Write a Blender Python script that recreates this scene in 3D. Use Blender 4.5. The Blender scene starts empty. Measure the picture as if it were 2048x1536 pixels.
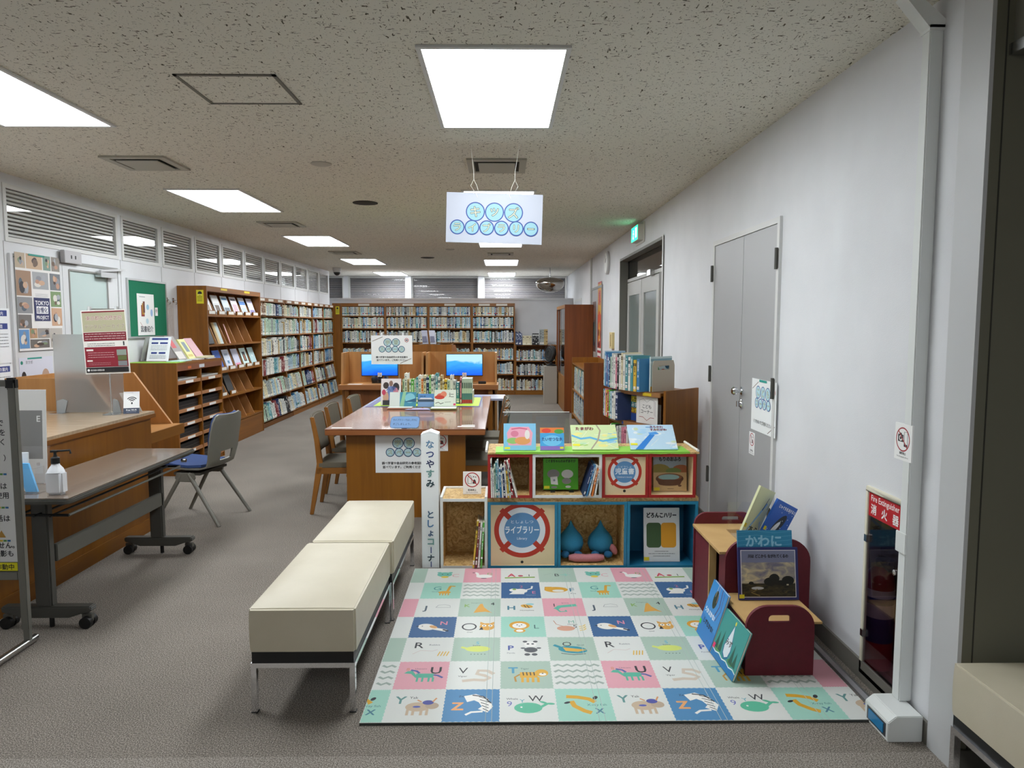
import bpy, bmesh, math, random
from mathutils import Vector, Matrix
PI = math.pi
SC = bpy.context.scene
COL = SC.collection
random.seed(7)

# ---------------------------------------------------------------- camera, world, lights, exposure
F_PX, EYE = 1420.0, 1.55
PITCH = math.atan(120.0 / F_PX)
YAW = math.atan(17.0 / F_PX * math.cos(PITCH))
cam = bpy.data.cameras.new('camera')
cam_ob = bpy.data.objects.new('camera', cam)
COL.objects.link(cam_ob)
cam_ob.location = (0, 0, EYE)
cam_ob.rotation_euler = (PI / 2 - PITCH, 0, -YAW)
cam.sensor_width = 36.0
cam.lens = 36.0 * F_PX / 2048.0
cam.clip_start = 0.05
cam.clip_end = 100
SC.camera = cam_ob
SC.view_settings.view_transform = 'Standard'
SC.view_settings.look = 'None'
SC.view_settings.gamma = 1
SC.view_settings.use_curve_mapping = False
SC.view_settings.exposure = 1.43
world = bpy.data.worlds.new('world')
SC.world = world
world.use_nodes = True
world.node_tree.nodes['Background'].inputs[0].default_value = (0.75, 0.82, 1.0, 1)
world.node_tree.nodes['Background'].inputs[1].default_value = 0.05
try:
    SC.cycles.use_denoising = True
    SC.cycles.max_bounces = 10
    SC.cycles.diffuse_bounces = 5
    SC.cycles.glossy_bounces = 4
    SC.cycles.transmission_bounces = 6
    SC.cycles.transparent_max_bounces = 10
    SC.cycles.caustics_reflective = False
    SC.cycles.caustics_refractive = False
    SC.cycles.sample_clamp_indirect = 6
except Exception:
    pass
LIGHT_E = 7.4
H_CEIL = 2.71
XR, XL, YB = 1.57, -3.85, 16.1
# ceiling light panels: (x0, y0), each 0.61 x 1.19
LIGHTS = [(-0.345, 3.09), (-0.345, 6.3), (-0.345, 9.6), (-0.345, 12.95), (-0.345, 16.18),
          (-2.9, 3.09), (-2.9, 6.27), (-2.9, 9.52), (-2.9, 12.8), (-2.9, 16.0), (-0.345, -1.5)]  # last panel is unseen, added to lighten the near right corner
YW = 17.5

# ---------------------------------------------------------------- helpers
def lin(h):
    h = h.lstrip('#')
    if len(h) == 3: h = ''.join(c * 2 for c in h)
    r = [int(h[i:i + 2], 16) / 255 for i in (0, 2, 4)]
    return tuple(c / 12.92 if c <= .04045 else ((c + .055) / 1.055) ** 2.4 for c in r) + (1,)
MATS = {}
def mat(hexc, rough=.6, metal=0.0, emit=0, alpha=None, spec=None, coat=0):
    k = ('p', hexc, rough, metal, emit, alpha, spec, coat)
    if k in MATS: return MATS[k]
    m = bpy.data.materials.new('m_' + hexc.strip('#'))
    m.use_nodes = True
    b = m.node_tree.nodes['Principled BSDF']
    b.inputs['Base Color'].default_value = lin(hexc)
    b.inputs['Roughness'].default_value = rough
    b.inputs['Metallic'].default_value = metal
    if spec is not None: b.inputs['Specular IOR Level'].default_value = spec
    if coat: b.inputs['Coat Weight'].default_value = coat
    if emit:
        b.inputs['Emission Color'].default_value = lin(hexc)
        b.inputs['Emission Strength'].default_value = emit
    MATS[k] = m
    return m
def nodes(m):
    return m.node_tree.nodes, m.node_tree.links, m.node_tree.nodes['Principled BSDF']
def ramp(N, stops):
    r = N.new('ShaderNodeValToRGB')
    e = r.color_ramp.elements
    while len(e) < len(stops): e.new(0.5)
    for el, (p, c) in zip(e, stops):
        el.position = p
        el.color = lin(c) if isinstance(c, str) else (c, c, c, 1)
    return r
def wood(name, c1, c2, axis='z', rough=.45, s=1.0, coat=0):
    k = ('w', name, axis)
    if k in MATS: return MATS[k]
    m = bpy.data.materials.new(name + '_' + axis)
    m.use_nodes = True
    N, L, b = nodes(m)
    tc = N.new('ShaderNodeTexCoord'); mp = N.new('ShaderNodeMapping')
    sc = {'x': (1.2, 22, 22), 'y': (22, 1.2, 22), 'z': (22, 22, 1.2)}[axis]
    mp.inputs['Scale'].default_value = tuple(v * s for v in sc)
    L.new(tc.outputs['Object'], mp.inputs[0])
    n = N.new('ShaderNodeTexNoise'); n.inputs['Scale'].default_value = 1.0
    n.inputs['Detail'].default_value = 5; n.inputs['Distortion'].default_value = .6
    L.new(mp.outputs[0], n.inputs['Vector'])
    mp2 = N.new('ShaderNodeMapping')
    sc2 = {'x': (.6, 6, 6), 'y': (6, .6, 6), 'z': (6, 6, .6)}[axis]
    mp2.inputs['Scale'].default_value = tuple(v * s for v in sc2)
    L.new(tc.outputs['Object'], mp2.inputs[0])
    n2 = N.new('ShaderNodeTexNoise'); n2.inputs['Scale'].default_value = 1.0
    L.new(mp2.outputs[0], n2.inputs['Vector'])
    mx = N.new('ShaderNodeMath'); mx.operation = 'ADD'
    mh = N.new('ShaderNodeMath'); mh.operation = 'MULTIPLY'; mh.inputs[1].default_value = .5
    mh2 = N.new('ShaderNodeMath'); mh2.operation = 'MULTIPLY'; mh2.inputs[1].default_value = .5
    L.new(n.outputs[0], mh.inputs[0]); L.new(n2.outputs[0], mh2.inputs[0])
    L.new(mh.outputs[0], mx.inputs[0]); L.new(mh2.outputs[0], mx.inputs[1])
    r = ramp(N, [(.36, c2), (.64, c1)])
    L.new(mx.outputs[0], r.inputs[0]); L.new(r.outputs[0], b.inputs['Base Color'])
    b.inputs['Roughness'].default_value = rough
    if coat:
        b.inputs['Coat Weight'].default_value = coat; b.inputs['Coat Roughness'].default_value = .06
    MATS[k] = m
    return m
def noisy(name, stops, scale, rough=.9, bump=0, detail=4, dist=0, scale3=(1, 1, 1), bscale=None, spec=None):
    if name in MATS: return MATS[name]
    m = bpy.data.materials.new(name); m.use_nodes = True
    N, L, b = nodes(m)
    tc = N.new('ShaderNodeTexCoord'); mp = N.new('ShaderNodeMapping')
    mp.inputs['Scale'].default_value = scale3
    L.new(tc.outputs['Object'], mp.inputs[0])
    n = N.new('ShaderNodeTexNoise'); n.inputs['Scale'].default_value = scale
    n.inputs['Detail'].default_value = detail; n.inputs['Distortion'].default_value = dist
    L.new(mp.outputs[0], n.inputs['Vector'])
    r = ramp(N, stops)
    L.new(n.outputs[0], r.inputs[0]); L.new(r.outputs[0], b.inputs['Base Color'])
    b.inputs['Roughness'].default_value = rough
    if spec is not None: b.inputs['Specular IOR Level'].default_value = spec
    if bump:
        bp = N.new('ShaderNodeBump'); bp.inputs['Strength'].default_value = bump
        bp.inputs['Distance'].default_value = .004
        if bscale:
            n = N.new('ShaderNodeTexNoise'); n.inputs['Scale'].default_value = bscale
            L.new(mp.outputs[0], n.inputs['Vector'])
        L.new(n.outputs[0], bp.inputs['Height']); L.new(bp.outputs[0], b.inputs['Normal'])
    MATS[name] = m
    return m
def glass(name='glass', tint='#ffffff', dens=1.0, rough=0.0, frost=0.0):
    """pane: transparent (tinted) mixed with a mirror by fresnel; frost adds a translucent share"""
    if name in MATS: return MATS[name]
    m = bpy.data.materials.new(name); m.use_nodes = True
    N = m.node_tree.nodes; L = m.node_tree.links
    N.remove(N['Principled BSDF'])
    t = N.new('ShaderNodeBsdfTransparent'); t.inputs[0].default_value = lin(tint)
    g = N.new('ShaderNodeBsdfGlossy'); g.inputs['Roughness'].default_value = rough
    lw = N.new('ShaderNodeLayerWeight'); lw.inputs[0].default_value = .5
    pw = N.new('ShaderNodeMath'); pw.operation = 'POWER'; pw.inputs[1].default_value = 4.0
    f = N.new('ShaderNodeMath'); f.operation = 'MULTIPLY_ADD'; f.inputs[1].default_value = .9; f.inputs[2].default_value = .04; f.use_clamp = True
    L.new(lw.outputs['Facing'], pw.inputs[0]); L.new(pw.outputs[0], f.inputs[0])
    mx = N.new('ShaderNodeMixShader')
    L.new(f.outputs[0], mx.inputs[0]); L.new(g.outputs[0], mx.inputs[2])
    if frost:
        d = N.new('ShaderNodeBsdfPrincipled'); d.inputs['Base Color'].default_value = lin(tint)
        d.inputs['Transmission Weight'].default_value = 1 - frost; d.inputs['Roughness'].default_value = .45
        d.inputs['IOR'].default_value = 1.08
        L.new(d.outputs[0], mx.inputs[1])
    else:
        L.new(t.outputs[0], mx.inputs[1])
    L.new(mx.outputs[0], N['Material Output'].inputs[0])
    MATS[name] = m
    return m

MW = {}   # object name -> world matrix
def reg(o, par=None, loc=(0, 0, 0), rz=0):
    m = Matrix.Translation(loc) @ Matrix.Rotation(rz, 4, 'Z')
    MW[o.name] = (MW[par.name] @ m) if par else m
def setp(o, label=None, cat=None, group=None, kind=None):
    if label: o['label'] = label
    if cat: o['category'] = cat
    if group: o['group'] = group
    if kind: o['kind'] = kind
    return o
def thing(name, label, cat, loc=(0, 0, 0), rz=0, group=None, kind=None):
    o = bpy.data.objects.new(name, None); COL.objects.link(o)
    o.empty_display_size = .1
    o.location = loc; o.rotation_euler = (0, 0, rz); reg(o, None, loc, rz)
    return setp(o, label, cat, group, kind)

class M:
    def __init__(s): s.v = []; s.f = []; s.m = []; s.mats = []; s.sm = []
    def mi(s, m):
        if m not in s.mats: s.mats.append(m)
        return s.mats.index(m)
    def add(s, vs, fs, m, smooth=False):
        b = len(s.v); s.v += [tuple(v) for v in vs]; k = s.mi(m)
        for f in fs:
            s.f.append(tuple(i + b for i in f)); s.m.append(k); s.sm.append(smooth)
        return s
    def box(s, x0, x1, y0, y1, z0, z1, m):
        vs = [(x, y, z) for z in (z0, z1) for y in (y0, y1) for x in (x0, x1)]
        return s.add(vs, [(0, 2, 3, 1), (4, 5, 7, 6), (0, 1, 5, 4), (2, 6, 7, 3), (0, 4, 6, 2), (1, 3, 7, 5)], m)
    def obox(s, o, a, b, c, m):
        """box from corner o spanned by vectors a, b, c"""
        o, a, b, c = map(Vector, (o, a, b, c))
        vs = [o + a * i + b * j + c * k for k in (0, 1) for j in (0, 1) for i in (0, 1)]
        fs = [(0, 2, 3, 1), (4, 5, 7, 6), (0, 1, 5, 4), (2, 6, 7, 3), (0, 4, 6, 2), (1, 3, 7, 5)]
        if a.cross(b).dot(c) < 0: fs = [f[::-1] for f in fs]
        return s.add(vs, fs, m)
    def bar(s, p, q, w, h, m, up=(0, 0, 1)):
        p, q, up = Vector(p), Vector(q), Vector(up)
        d = q - p; x = d.cross(up)
        if x.length < 1e-6: x = d.cross(Vector((0, 1, 0)))
        x.normalize(); y = x.cross(d).normalized()
        return s.obox(p - x * w / 2 - y * h / 2, x * w, y * h, d, m)
    def prism(s, pts, o, ax, ay, n, th, m):
        """2D polygon pts in the frame (o, ax, ay), extruded th along n"""
        o, ax, ay, n = map(Vector, (o, ax, ay, n))
        a = [o + ax * x + ay * y for x, y in pts]; b = [p + n * th for p in a]
        k = len(pts); area = sum(pts[i][0] * pts[(i + 1) % k][1] - pts[(i + 1) % k][0] * pts[i][1] for i in range(k))
        fl = (area > 0) == (ax.cross(ay).dot(n) * th > 0)
        fs = [tuple(range(k))[::-1], tuple(range(k, 2 * k))] + [(i, (i + 1) % k, k + (i + 1) % k, k + i) for i in range(k)]
        if not fl: fs = [f[::-1] for f in fs]
        return s.add(a + b, fs, m)
    def tube(s, pts, r, m, n=10, caps=True, closed=False):
        pts = [Vector(p) for p in pts]; rs = r if isinstance(r, (list, tuple)) else [r] * len(pts)
        vs = []; fs = []; k = len(pts); prev = None
        for i, p in enumerate(pts):
            if closed: t = (pts[(i + 1) % k] - pts[i - 1]).normalized()
            else: t = (pts[min(i + 1, k - 1)] - pts[max(i - 1, 0)]).normalized()
            if prev is None:
                a = t.orthogonal().normalized()
            else:
                a = (prev - t * prev.dot(t))
                a = a.normalized() if a.length > 1e-6 else t.orthogonal().normalized()
            prev = a; b = t.cross(a)
            for j in range(n):
                an = 2 * PI * j / n
                vs.append(p + (a * math.cos(an) + b * math.sin(an)) * rs[i])
        for i in range(k if closed else k - 1):
            for j in range(n):
                i2 = (i + 1) % k
                fs.append((i * n + j, i * n + (j + 1) % n, i2 * n + (j + 1) % n, i2 * n + j))
        s.add(vs, fs, m, True)
        if caps and not closed:
            s.f.append(tuple(range(len(s.v) - len(vs), len(s.v) - len(vs) + n))[::-1]); s.m.append(s.mi(m)); s.sm.append(False)
            s.f.append(tuple(range(len(s.v) - n, len(s.v)))); s.m.append(s.mi(m)); s.sm.append(False)
        return s
    def lathe(s, prof, c, m, n=24, sx=1, sy=1, axis=None):
        """profile [(r,z)] spun about z (or about the given axis vector)"""
        c = Vector(c); q = Vector((0, 0, 1)).rotation_difference(Vector(axis)) if axis else None
        vs = []; fs = []; k = len(prof)
        for r, z in prof:
            for j in range(n):
                a = 2 * PI * j / n
                v = Vector((r * math.cos(a) * sx, r * math.sin(a) * sy, z))
                if q: v = q @ v
                vs.append(c + v)
        for i in range(k - 1):
            for j in range(n):
                fs.append((i * n + j, i * n + (j + 1) % n, (i + 1) * n + (j + 1) % n, (i + 1) * n + j))
        fs.append(tuple(range(n))[::-1]); fs.append(tuple(range((k - 1) * n, k * n)))
        return s.add(vs, fs, m, True)
    def ellipsoid(s, c, r, m, n=20, k=12, rot=None):
        prof = [(max(math.sin(PI * i / k), .02), -math.cos(PI * i / k)) for i in range(k + 1)]
        vs = []; c = Vector(c)
        for pr, z in prof:
            for j in range(n):
                a = 2 * PI * j / n
                v = Vector((pr * math.cos(a) * r[0], pr * math.sin(a) * r[1], z * r[2]))
                if rot: v = rot @ v
                vs.append(c + v)
        fs = [(i * n + j, i * n + (j + 1) % n, (i + 1) * n + (j + 1) % n, (i + 1) * n + j) for i in range(k) for j in range(n)]
        fs.append(tuple(range(n))[::-1]); fs.append(tuple(range(k * n, (k + 1) * n)))
        return s.add(vs, fs, m, True)
    def puff(s, x0, x1, y0, y1, z0, z1, crown, m, side=.004, n=12, r=.012):
        """upholstered block: crowned top, soft edges"""
        bm = bmesh.new(); bmesh.ops.create_cube(bm, size=2)
        bmesh.ops.bevel(bm, geom=bm.edges[:], offset=r / min(x1 - x0, y1 - y0) * 2, segments=3, affect='EDGES')
        es = [e for e in bm.edges]
        bmesh.ops.subdivide_edges(bm, edges=[e for e in es if e.calc_length() > .5], cuts=n, use_grid_fill=True)
        bm.verts.ensure_lookup_table(); vs = []
        for v in bm.verts:
            u, w, t = v.co
            z = z0 + (z1 - z0) * (t + 1) / 2
            if t > .5: z += crown * (1 - abs(u) ** 2.5) * (1 - abs(w) ** 2.5)
            bul = 1 + side * (1 - t * t)
            vs.append(((x0 + x1) / 2 + (x1 - x0) / 2 * u * bul, (y0 + y1) / 2 + (y1 - y0) / 2 * w * bul, z))
        fs = [tuple(v.index for v in f.verts) for f in bm.faces]
        bm.free()
        return s.add(vs, fs, m, True)
    def build(s, name, parent=None, bevel=0, local=False, label=None, cat=None, group=None, kind=None, segs=2, sharp=38):
        vs = [Vector(v) for v in s.v]
        if parent:
            if not local:
                inv = MW[parent.name].inverted(); vs = [inv @ v for v in vs]
            loc = Vector((0, 0, 0))
        else:
            lo = [min(v[i] for v in vs) for i in range(3)]; hi = [max(v[i] for v in vs) for i in range(3)]
            loc = Vector(((lo[0] + hi[0]) / 2, (lo[1] + hi[1]) / 2, lo[2]))
            vs = [v - loc for v in vs]
        me = bpy.data.meshes.new(name)
        me.from_pydata([tuple(v) for v in vs], [], s.f)
        for m in s.mats: me.materials.append(m)
        me.polygons.foreach_set('material_index', s.m)
        anysm = any(s.sm)
        me.polygons.foreach_set('use_smooth', s.sm)
        if bevel:
            bm = bmesh.new(); bm.from_mesh(me)
            bmesh.ops.remove_doubles(bm, verts=bm.verts[:], dist=1e-6)
            ed = [e for e in bm.edges if len(e.link_faces) == 2 and e.calc_face_angle(0) > .6]
            bmesh.ops.bevel(bm, geom=ed, offset=bevel, segments=segs, affect='EDGES', clamp_overlap=True)
            for f in bm.faces: f.smooth = True
            bm.to_mesh(me); bm.free(); anysm = True
        if anysm:
            me.set_sharp_from_angle(angle=math.radians(sharp))
        me.update()
        o = bpy.data.objects.new(name, me); COL.objects.link(o)
        if parent: o.parent = parent
        else: o.location = loc
        reg(o, parent, loc)
        return setp(o, label, cat, group, kind)
def struct(name, m, parent=None, **k):
    return m.build(name, parent, kind=None if parent else 'structure', **k)
def dup(root, loc=None, rz=None, label=None, group=None):
    def cp(o, par):
        c = o.copy(); COL.objects.link(c)
        if par: c.parent = par
        for ch in [x for x in o.children]: cp(ch, c)
        return c
    r = cp(root, None)
    if loc is not None: r.location = loc
    if rz is not None: r.rotation_euler = (0, 0, rz)
    if label: r['label'] = label
    if group: r['group'] = group
    return r

# ---- prints: flat shapes and lettering laid on a sheet, all one mesh with the sheet
TXT = {}
def SHIFT(b):
    """small shifts that thicken the strokes of a glyph printed several times"""
    if not b: return [(0, 0)]
    b *= .85
    return [(0, 0), (b, 0), (-b, 0), (0, b), (0, -b)] + ([(b * .7, b * .7), (-b * .7, -b * .7), (b * .7, -b * .7), (-b * .7, b * .7)] if b > .0008 else [])
def glyphs(t, bold):
    k = (t, bold)
    k = (t, 0)
    if k not in TXT:
        c = bpy.data.curves.new('lettering', 'FONT'); c.body = t; c.size = 1; c.resolution_u = 2
        c.space_line = 1.0
        o = bpy.data.objects.new('lettering', c); me = o.to_mesh()
        vs = [(v.co.x, v.co.y) for v in me.vertices]; fs = [tuple(p.vertices) for p in me.polygons]
        o.to_mesh_clear(); bpy.data.objects.remove(o); bpy.data.curves.remove(c)
        xs = [v[0] for v in vs] or [0]; ys = [v[1] for v in vs] or [0]
        TXT[k] = (vs, fs, min(xs), max(xs), min(ys), max(ys))
    return TXT[k]
class Pr:
    def __init__(s, w, h, bg='#f2f2f0', rough=.5, dz=6e-5):
        s.w, s.h, s.bg, s.sh, s.rough, s.dz, s.k = w, h, bg, [], rough, dz, 0
        s.ox = s.oy = 0; s.sx = s.sy = 1
    def at(s, ox, oy, sx=1, sy=None):
        s.ox, s.oy, s.sx, s.sy = ox, oy, sx, sx if sy is None else sy; return s
    def _a(s, vs, fs, c):
        s.k += .5
        s.sh.append((s.k, [(s.ox + x * s.sx, s.oy + y * s.sy) for x, y in vs], fs, c)); return s
    def poly(s, pts, c): return s._a(pts, [tuple(range(len(pts)))], c)
    def rect(s, x, y, w, h, c): return s.poly([(x, y), (x + w, y), (x + w, y + h), (x, y + h)], c)
    def ell(s, cx, cy, rx, ry, c, n=20, rot=0):
        co, si = math.cos(rot), math.sin(rot)
        p = [(rx * math.cos(2 * PI * i / n), ry * math.sin(2 * PI * i / n)) for i in range(n)]
        return s.poly([(cx + x * co - y * si, cy + x * si + y * co) for x, y in p], c)
    def ring(s, cx, cy, r, w, c, n=32, a0=0, a1=2 * PI):
        k = n + 1; vs = []
        for i in range(k):
            a = a0 + (a1 - a0) * i / n
            vs += [(cx + (r - w / 2) * math.cos(a), cy + (r - w / 2) * math.sin(a)), (cx + (r + w / 2) * math.cos(a), cy + (r + w / 2) * math.sin(a))]
        return s._a(vs, [(2 * i, 2 * i + 1, 2 * i + 3, 2 * i + 2) for i in range(n)], c)
    def line(s, pts, w, c):
        vs = []; k = len(pts)
        for i, p in enumerate(pts):
            a = pts[max(i - 1, 0)]; b = pts[min(i + 1, k - 1)]
            dx, dy = b[0] - a[0], b[1] - a[1]; L = math.hypot(dx, dy) or 1
            nx, ny = -dy / L * w / 2, dx / L * w / 2
            vs += [(p[0] + nx, p[1] + ny), (p[0] - nx, p[1] - ny)]
        return s._a(vs, [(2 * i, 2 * i + 1, 2 * i + 3, 2 * i + 2) for i in range(k - 1)], c)
    def text(s, t, x, y, size, c, al='C', bold=0, rot=0, maxw=None, sxx=1):
        vs, fs, x0, x1, y0, y1 = glyphs(t, bold)
        if not vs: return s
        if maxw and (x1 - x0) * size * sxx > maxw: sxx = maxw / ((x1 - x0) * size)
        dx = {'C': -(x0 + x1) / 2, 'L': -x0, 'R': -x1}[al]
        co, si = math.cos(rot), math.sin(rot)
        q = [((vx + dx) * size * sxx, vy * size) for vx, vy in vs]
        for ex, ey in SHIFT(bold * size):
            s._a([(x + (a + ex) * co - (b + ey) * si, y + (a + ex) * si + (b + ey) * co) for a, b in q], fs, c)
        return s
    def ctext(s, t, x, y, size, c, bold=0):
        """one character centred on x, y"""
        vs, fs, x0, x1, y0, y1 = glyphs(t, bold)
        for ex, ey in SHIFT(bold * size):
            s._a([(x + (a - (x0 + x1) / 2) * size + ex, y + (b - (y0 + y1) / 2) * size + ey) for a, b in vs], fs, c)
        return s
    def scribble(s, x, y, w, n, c, lw=.0015, lh=.006, seed=1):
        """lines of small unreadable print"""
        rr = random.Random(seed)
        for i in range(n):
            a = x; yy = y - i * lh
            while a < x + w:
                b = min(a + rr.uniform(.03, .12) * w, x + w)
                s.rect(a, yy, b - a, lw, c); a = b + .015 * w
        return s
    def put(s, mm, o, ux, uy, th=.001, sheet=True, back=None):
        """o = lower left corner of the printed face; ux, uy unit vectors; sheet lies behind it"""
        o, ux, uy = Vector(o), Vector(ux).normalized(), Vector(uy).normalized(); n = ux.cross(uy)
        if sheet:
            mm.obox(o - n * th, ux * s.w, uy * s.h, n * th, mat(back or s.bg, s.rough))
        for k, vs, fs, c in s.sh:
            h = s.dz * k
            vv = [(min(max(a, 0), s.w), min(max(b, 0), s.h)) for a, b in vs]
            mm.add([o + ux * a + uy * b + n * h for a, b in vv], fs, mat(c, s.rough) if isinstance(c, str) else c)
        return mm
def bubbles(p, rows, cx, y_top, r, size, fill='#bfe0e8', rim='#2b4f9c', ink='#eef6d8', edge='#334c66', lw=None):
    """letters set in touching circles: rows = [(string, radius), ...]"""
    y = y_top; lw = lw or r * .12
    for t, rr in rows:
        y -= rr
        x = cx - rr * (len(t) - 1) * 1.0
        for ch in t:
            p.ell(x, y, rr, rr, rim, 28); p.ell(x, y, rr - lw, rr - lw, fill, 28)
            if ch == 'ー':
                p.rect(x - rr * .5, y - rr * .12, rr, rr * .24, edge); p.rect(x - rr * .42, y - rr * .06, rr * .84, rr * .12, ink)
            else:
                p.ctext(ch, x, y, rr * 1.25, edge, .045); p.ctext(ch, x, y, rr * 1.25, ink, .0)
            x += 2 * rr
        y -= rr * .86
ORD = ['first', 'second', 'third', 'fourth', 'fifth', 'sixth', 'seventh', 'eighth', 'ninth', 'tenth', 'eleventh', 'twelfth',
       'thirteenth', 'fourteenth', 'fifteenth', 'sixteenth', 'seventeenth', 'eighteenth', 'nineteenth', 'twentieth',
       'twenty-first', 'twenty-second', 'twenty-third', 'twenty-fourth', 'twenty-fifth', 'twenty-sixth', 'twenty-seventh',
       'twenty-eighth', 'twenty-ninth', 'thirtieth', 'thirty-first', 'thirty-second', 'thirty-third', 'thirty-fourth', 'thirty-fifth']

# ---------------------------------------------------------------- materials
WALL = noisy('wall_paint', [(.3, '#d9dadd'), (.7, '#e0e1e4')], 3, .55, .15, bscale=220)
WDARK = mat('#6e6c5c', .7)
TRIM = mat('#d4d4d2', .45)
TRIMG = mat('#8d8c88', .5)
STEEL = mat('#c9c9c9', .25, 1.0)
CHROME = mat('#e6e8ec', .08, 1.0)
BLACK = mat('#101010', .5)
DGREY = mat('#4a4944', .45)
GREYP = mat('#5d5c55', .45)
GDOOR = mat('#a8a8a9', .4)
W1z = wood('oak_front', '#925c12', '#7e4c09', 'z', .4); W1x = wood('oak_front', '#925c12', '#7e4c09', 'x', .4)
W1y = wood('oak_front', '#925c12', '#7e4c09', 'y', .4)
W2z = wood('walnut_case', '#8c550c', '#724306', 'z', .45); W2x = wood('walnut_case', '#8c550c', '#724306', 'x', .45)
W2y = wood('walnut_case', '#8c550c', '#724306', 'y', .45)
W3x = wood('carrel', '#bb864c', '#ab763e', 'x', .5); W3z = wood('carrel', '#bb864c', '#ab763e', 'z', .5)
WEDGE = wood('shelf_edge', '#a97446', '#966238', 'y', .5)
WTOPR = wood('table_top', '#b07a5c', '#93604a', 'y', .22, 1.0, .6)
OSB = noisy('chip_board', [(.3, '#9b7440'), (.5, '#c9a468'), (.7, '#e0c48e')], 26, .7, .1, 3, 2.2)
OSBD = OSB
PLY = noisy('birch_ply', [(.3, '#dfc296'), (.7, '#e8d0a8')], 4, .6, 0, 3, 0, (1, 1, 6))
LEATHER = noisy('cream_leather', [(.3, '#c2b9a2'), (.7, '#cac1ab')], 5, .38, .12, bscale=420)
FABRIC_G = noisy('taupe_fabric', [(.3, '#635c4e'), (.7, '#70695a')], 300, .85, .2)
FABRIC_B = noisy('navy_fabric', [(.3, '#2c4272'), (.7, '#364f85')], 300, .9, .2)
PGREY = mat('#77756c', .45)
CARD = noisy('kraft_card', [(.3, '#b8935c'), (.7, '#c29d66')], 9, .7)
BURG = noisy('burgundy_card', [(.3, '#5c0a1c'), (.7, '#660d20')], 30, .6)
DROPB = noisy('blue_plush', [(.3, '#2b7fa6'), (.7, '#3489b0')], 250, .95, .4)
PINKP = noisy('pink_plush', [(.3, '#b9767c'), (.7, '#c58288')], 250, .95, .4)
GL = glass('clear_glass')
def carpet(name, a, b, c):
    m = noisy(name, [(.34, a), (.5, b), (.66, c)], 210, .95, .15, 2.5, 0, (1, 1, 1))
    N, L, bs = nodes(m)
    nz = [n for n in N if n.type == 'TEX_NOISE'][0]
    rp = [n for n in N if n.type == 'VALTORGB'][0]
    n2 = N.new('ShaderNodeTexNoise'); n2.inputs['Scale'].default_value = 2.2; n2.inputs['Detail'].default_value = 6
    tc = [n for n in N if n.type == 'TEX_COORD'][0]
    L.new(tc.outputs['Object'], n2.inputs['Vector'])
    a1 = N.new('ShaderNodeMath'); a1.operation = 'MULTIPLY_ADD'; a1.inputs[1].default_value = .1; a1.inputs[2].default_value = -.05
    a2 = N.new('ShaderNodeMath'); a2.operation = 'ADD'
    L.new(n2.outputs[0], a1.inputs[0]); L.new(a1.outputs[0], a2.inputs[0]); L.new(nz.outputs[0], a2.inputs[1])
    L.new(a2.outputs[0], rp.inputs[0])
    return m
CARPET = carpet('carpet_grey', '#47413b', '#766e65', '#a59c92')
CARPET2 = carpet('carpet_hall', '#544d46', '#857d74', '#b1a9a0')
def ceiling_mat():
    m = bpy.data.materials.new('ceiling_tile'); m.use_nodes = True
    N, L, b = nodes(m)
    tc = N.new('ShaderNodeTexCoord')
    def specks(scale, rot, th, seed):
        mp = N.new('ShaderNodeMapping'); mp.inputs['Scale'].default_value = scale; mp.inputs['Rotation'].default_value = (0, 0, rot)
        mp.inputs['Location'].default_value = (seed, seed * 2, 0)
        L.new(tc.outputs['Object'], mp.inputs[0])
        n = N.new('ShaderNodeTexNoise'); n.inputs['Scale'].default_value = 1; n.inputs['Detail'].default_value = 1.2; n.inputs['Distortion'].default_value = .8
        L.new(mp.outputs[0], n.inputs['Vector'])
        c = N.new('ShaderNodeMath'); c.operation = 'LESS_THAN'; c.inputs[1].default_value = th
        L.new(n.outputs[0], c.inputs[0]); return c
    a = specks((30, 95, 1), .4, .312, 0); c = specks((85, 30, 1), -.5, .31, 7); d = specks((120, 120, 1), .2, .30, 3)
    mx = N.new('ShaderNodeMath'); mx.operation = 'MAXIMUM'; L.new(a.outputs[0], mx.inputs[0]); L.new(c.outputs[0], mx.inputs[1])
    m2 = N.new('ShaderNodeMath'); m2.operation = 'MAXIMUM'; L.new(mx.outputs[0], m2.inputs[0]); L.new(d.outputs[0], m2.inputs[1])
    r = ramp(N, [(0, '#dfdbcf'), (1, '#57503f')])
    L.new(m2.outputs[0], r.inputs[0]); L.new(r.outputs[0], b.inputs['Base Color'])
    b.inputs['Roughness'].default_value = .95
    bp = N.new('ShaderNodeBump'); bp.inputs['Strength'].default_value = .6; bp.inputs['Distance'].default_value = .003; bp.invert = True
    L.new(m2.outputs[0], bp.inputs['Height']); L.new(bp.outputs[0], b.inputs['Normal'])
    return m
CEIL = ceiling_mat()
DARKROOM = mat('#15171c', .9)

# ---------------------------------------------------------------- room shell
YF = -2.6          # wall behind the photographer
XF = 4.2           # far side of the hall on the right
struct('floor', M().box(XL, XR + .3, 2.44, YW, -.1, 0, CARPET))
struct('floor_hall', M().box(XL, XF, YF, 2.44, -.1, 0, CARPET2))
struct('ceiling', M().box(XL - .1, XF, YF, YW + .1, H_CEIL, H_CEIL + .1, CEIL))
struct('wall_front', M().box(XL, XF, YF - .1, YF, 0, H_CEIL, WALL))
struct('wall_hall', M().box(XF, XF + .1, YF, 2.5, 0, H_CEIL, WALL))

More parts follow.
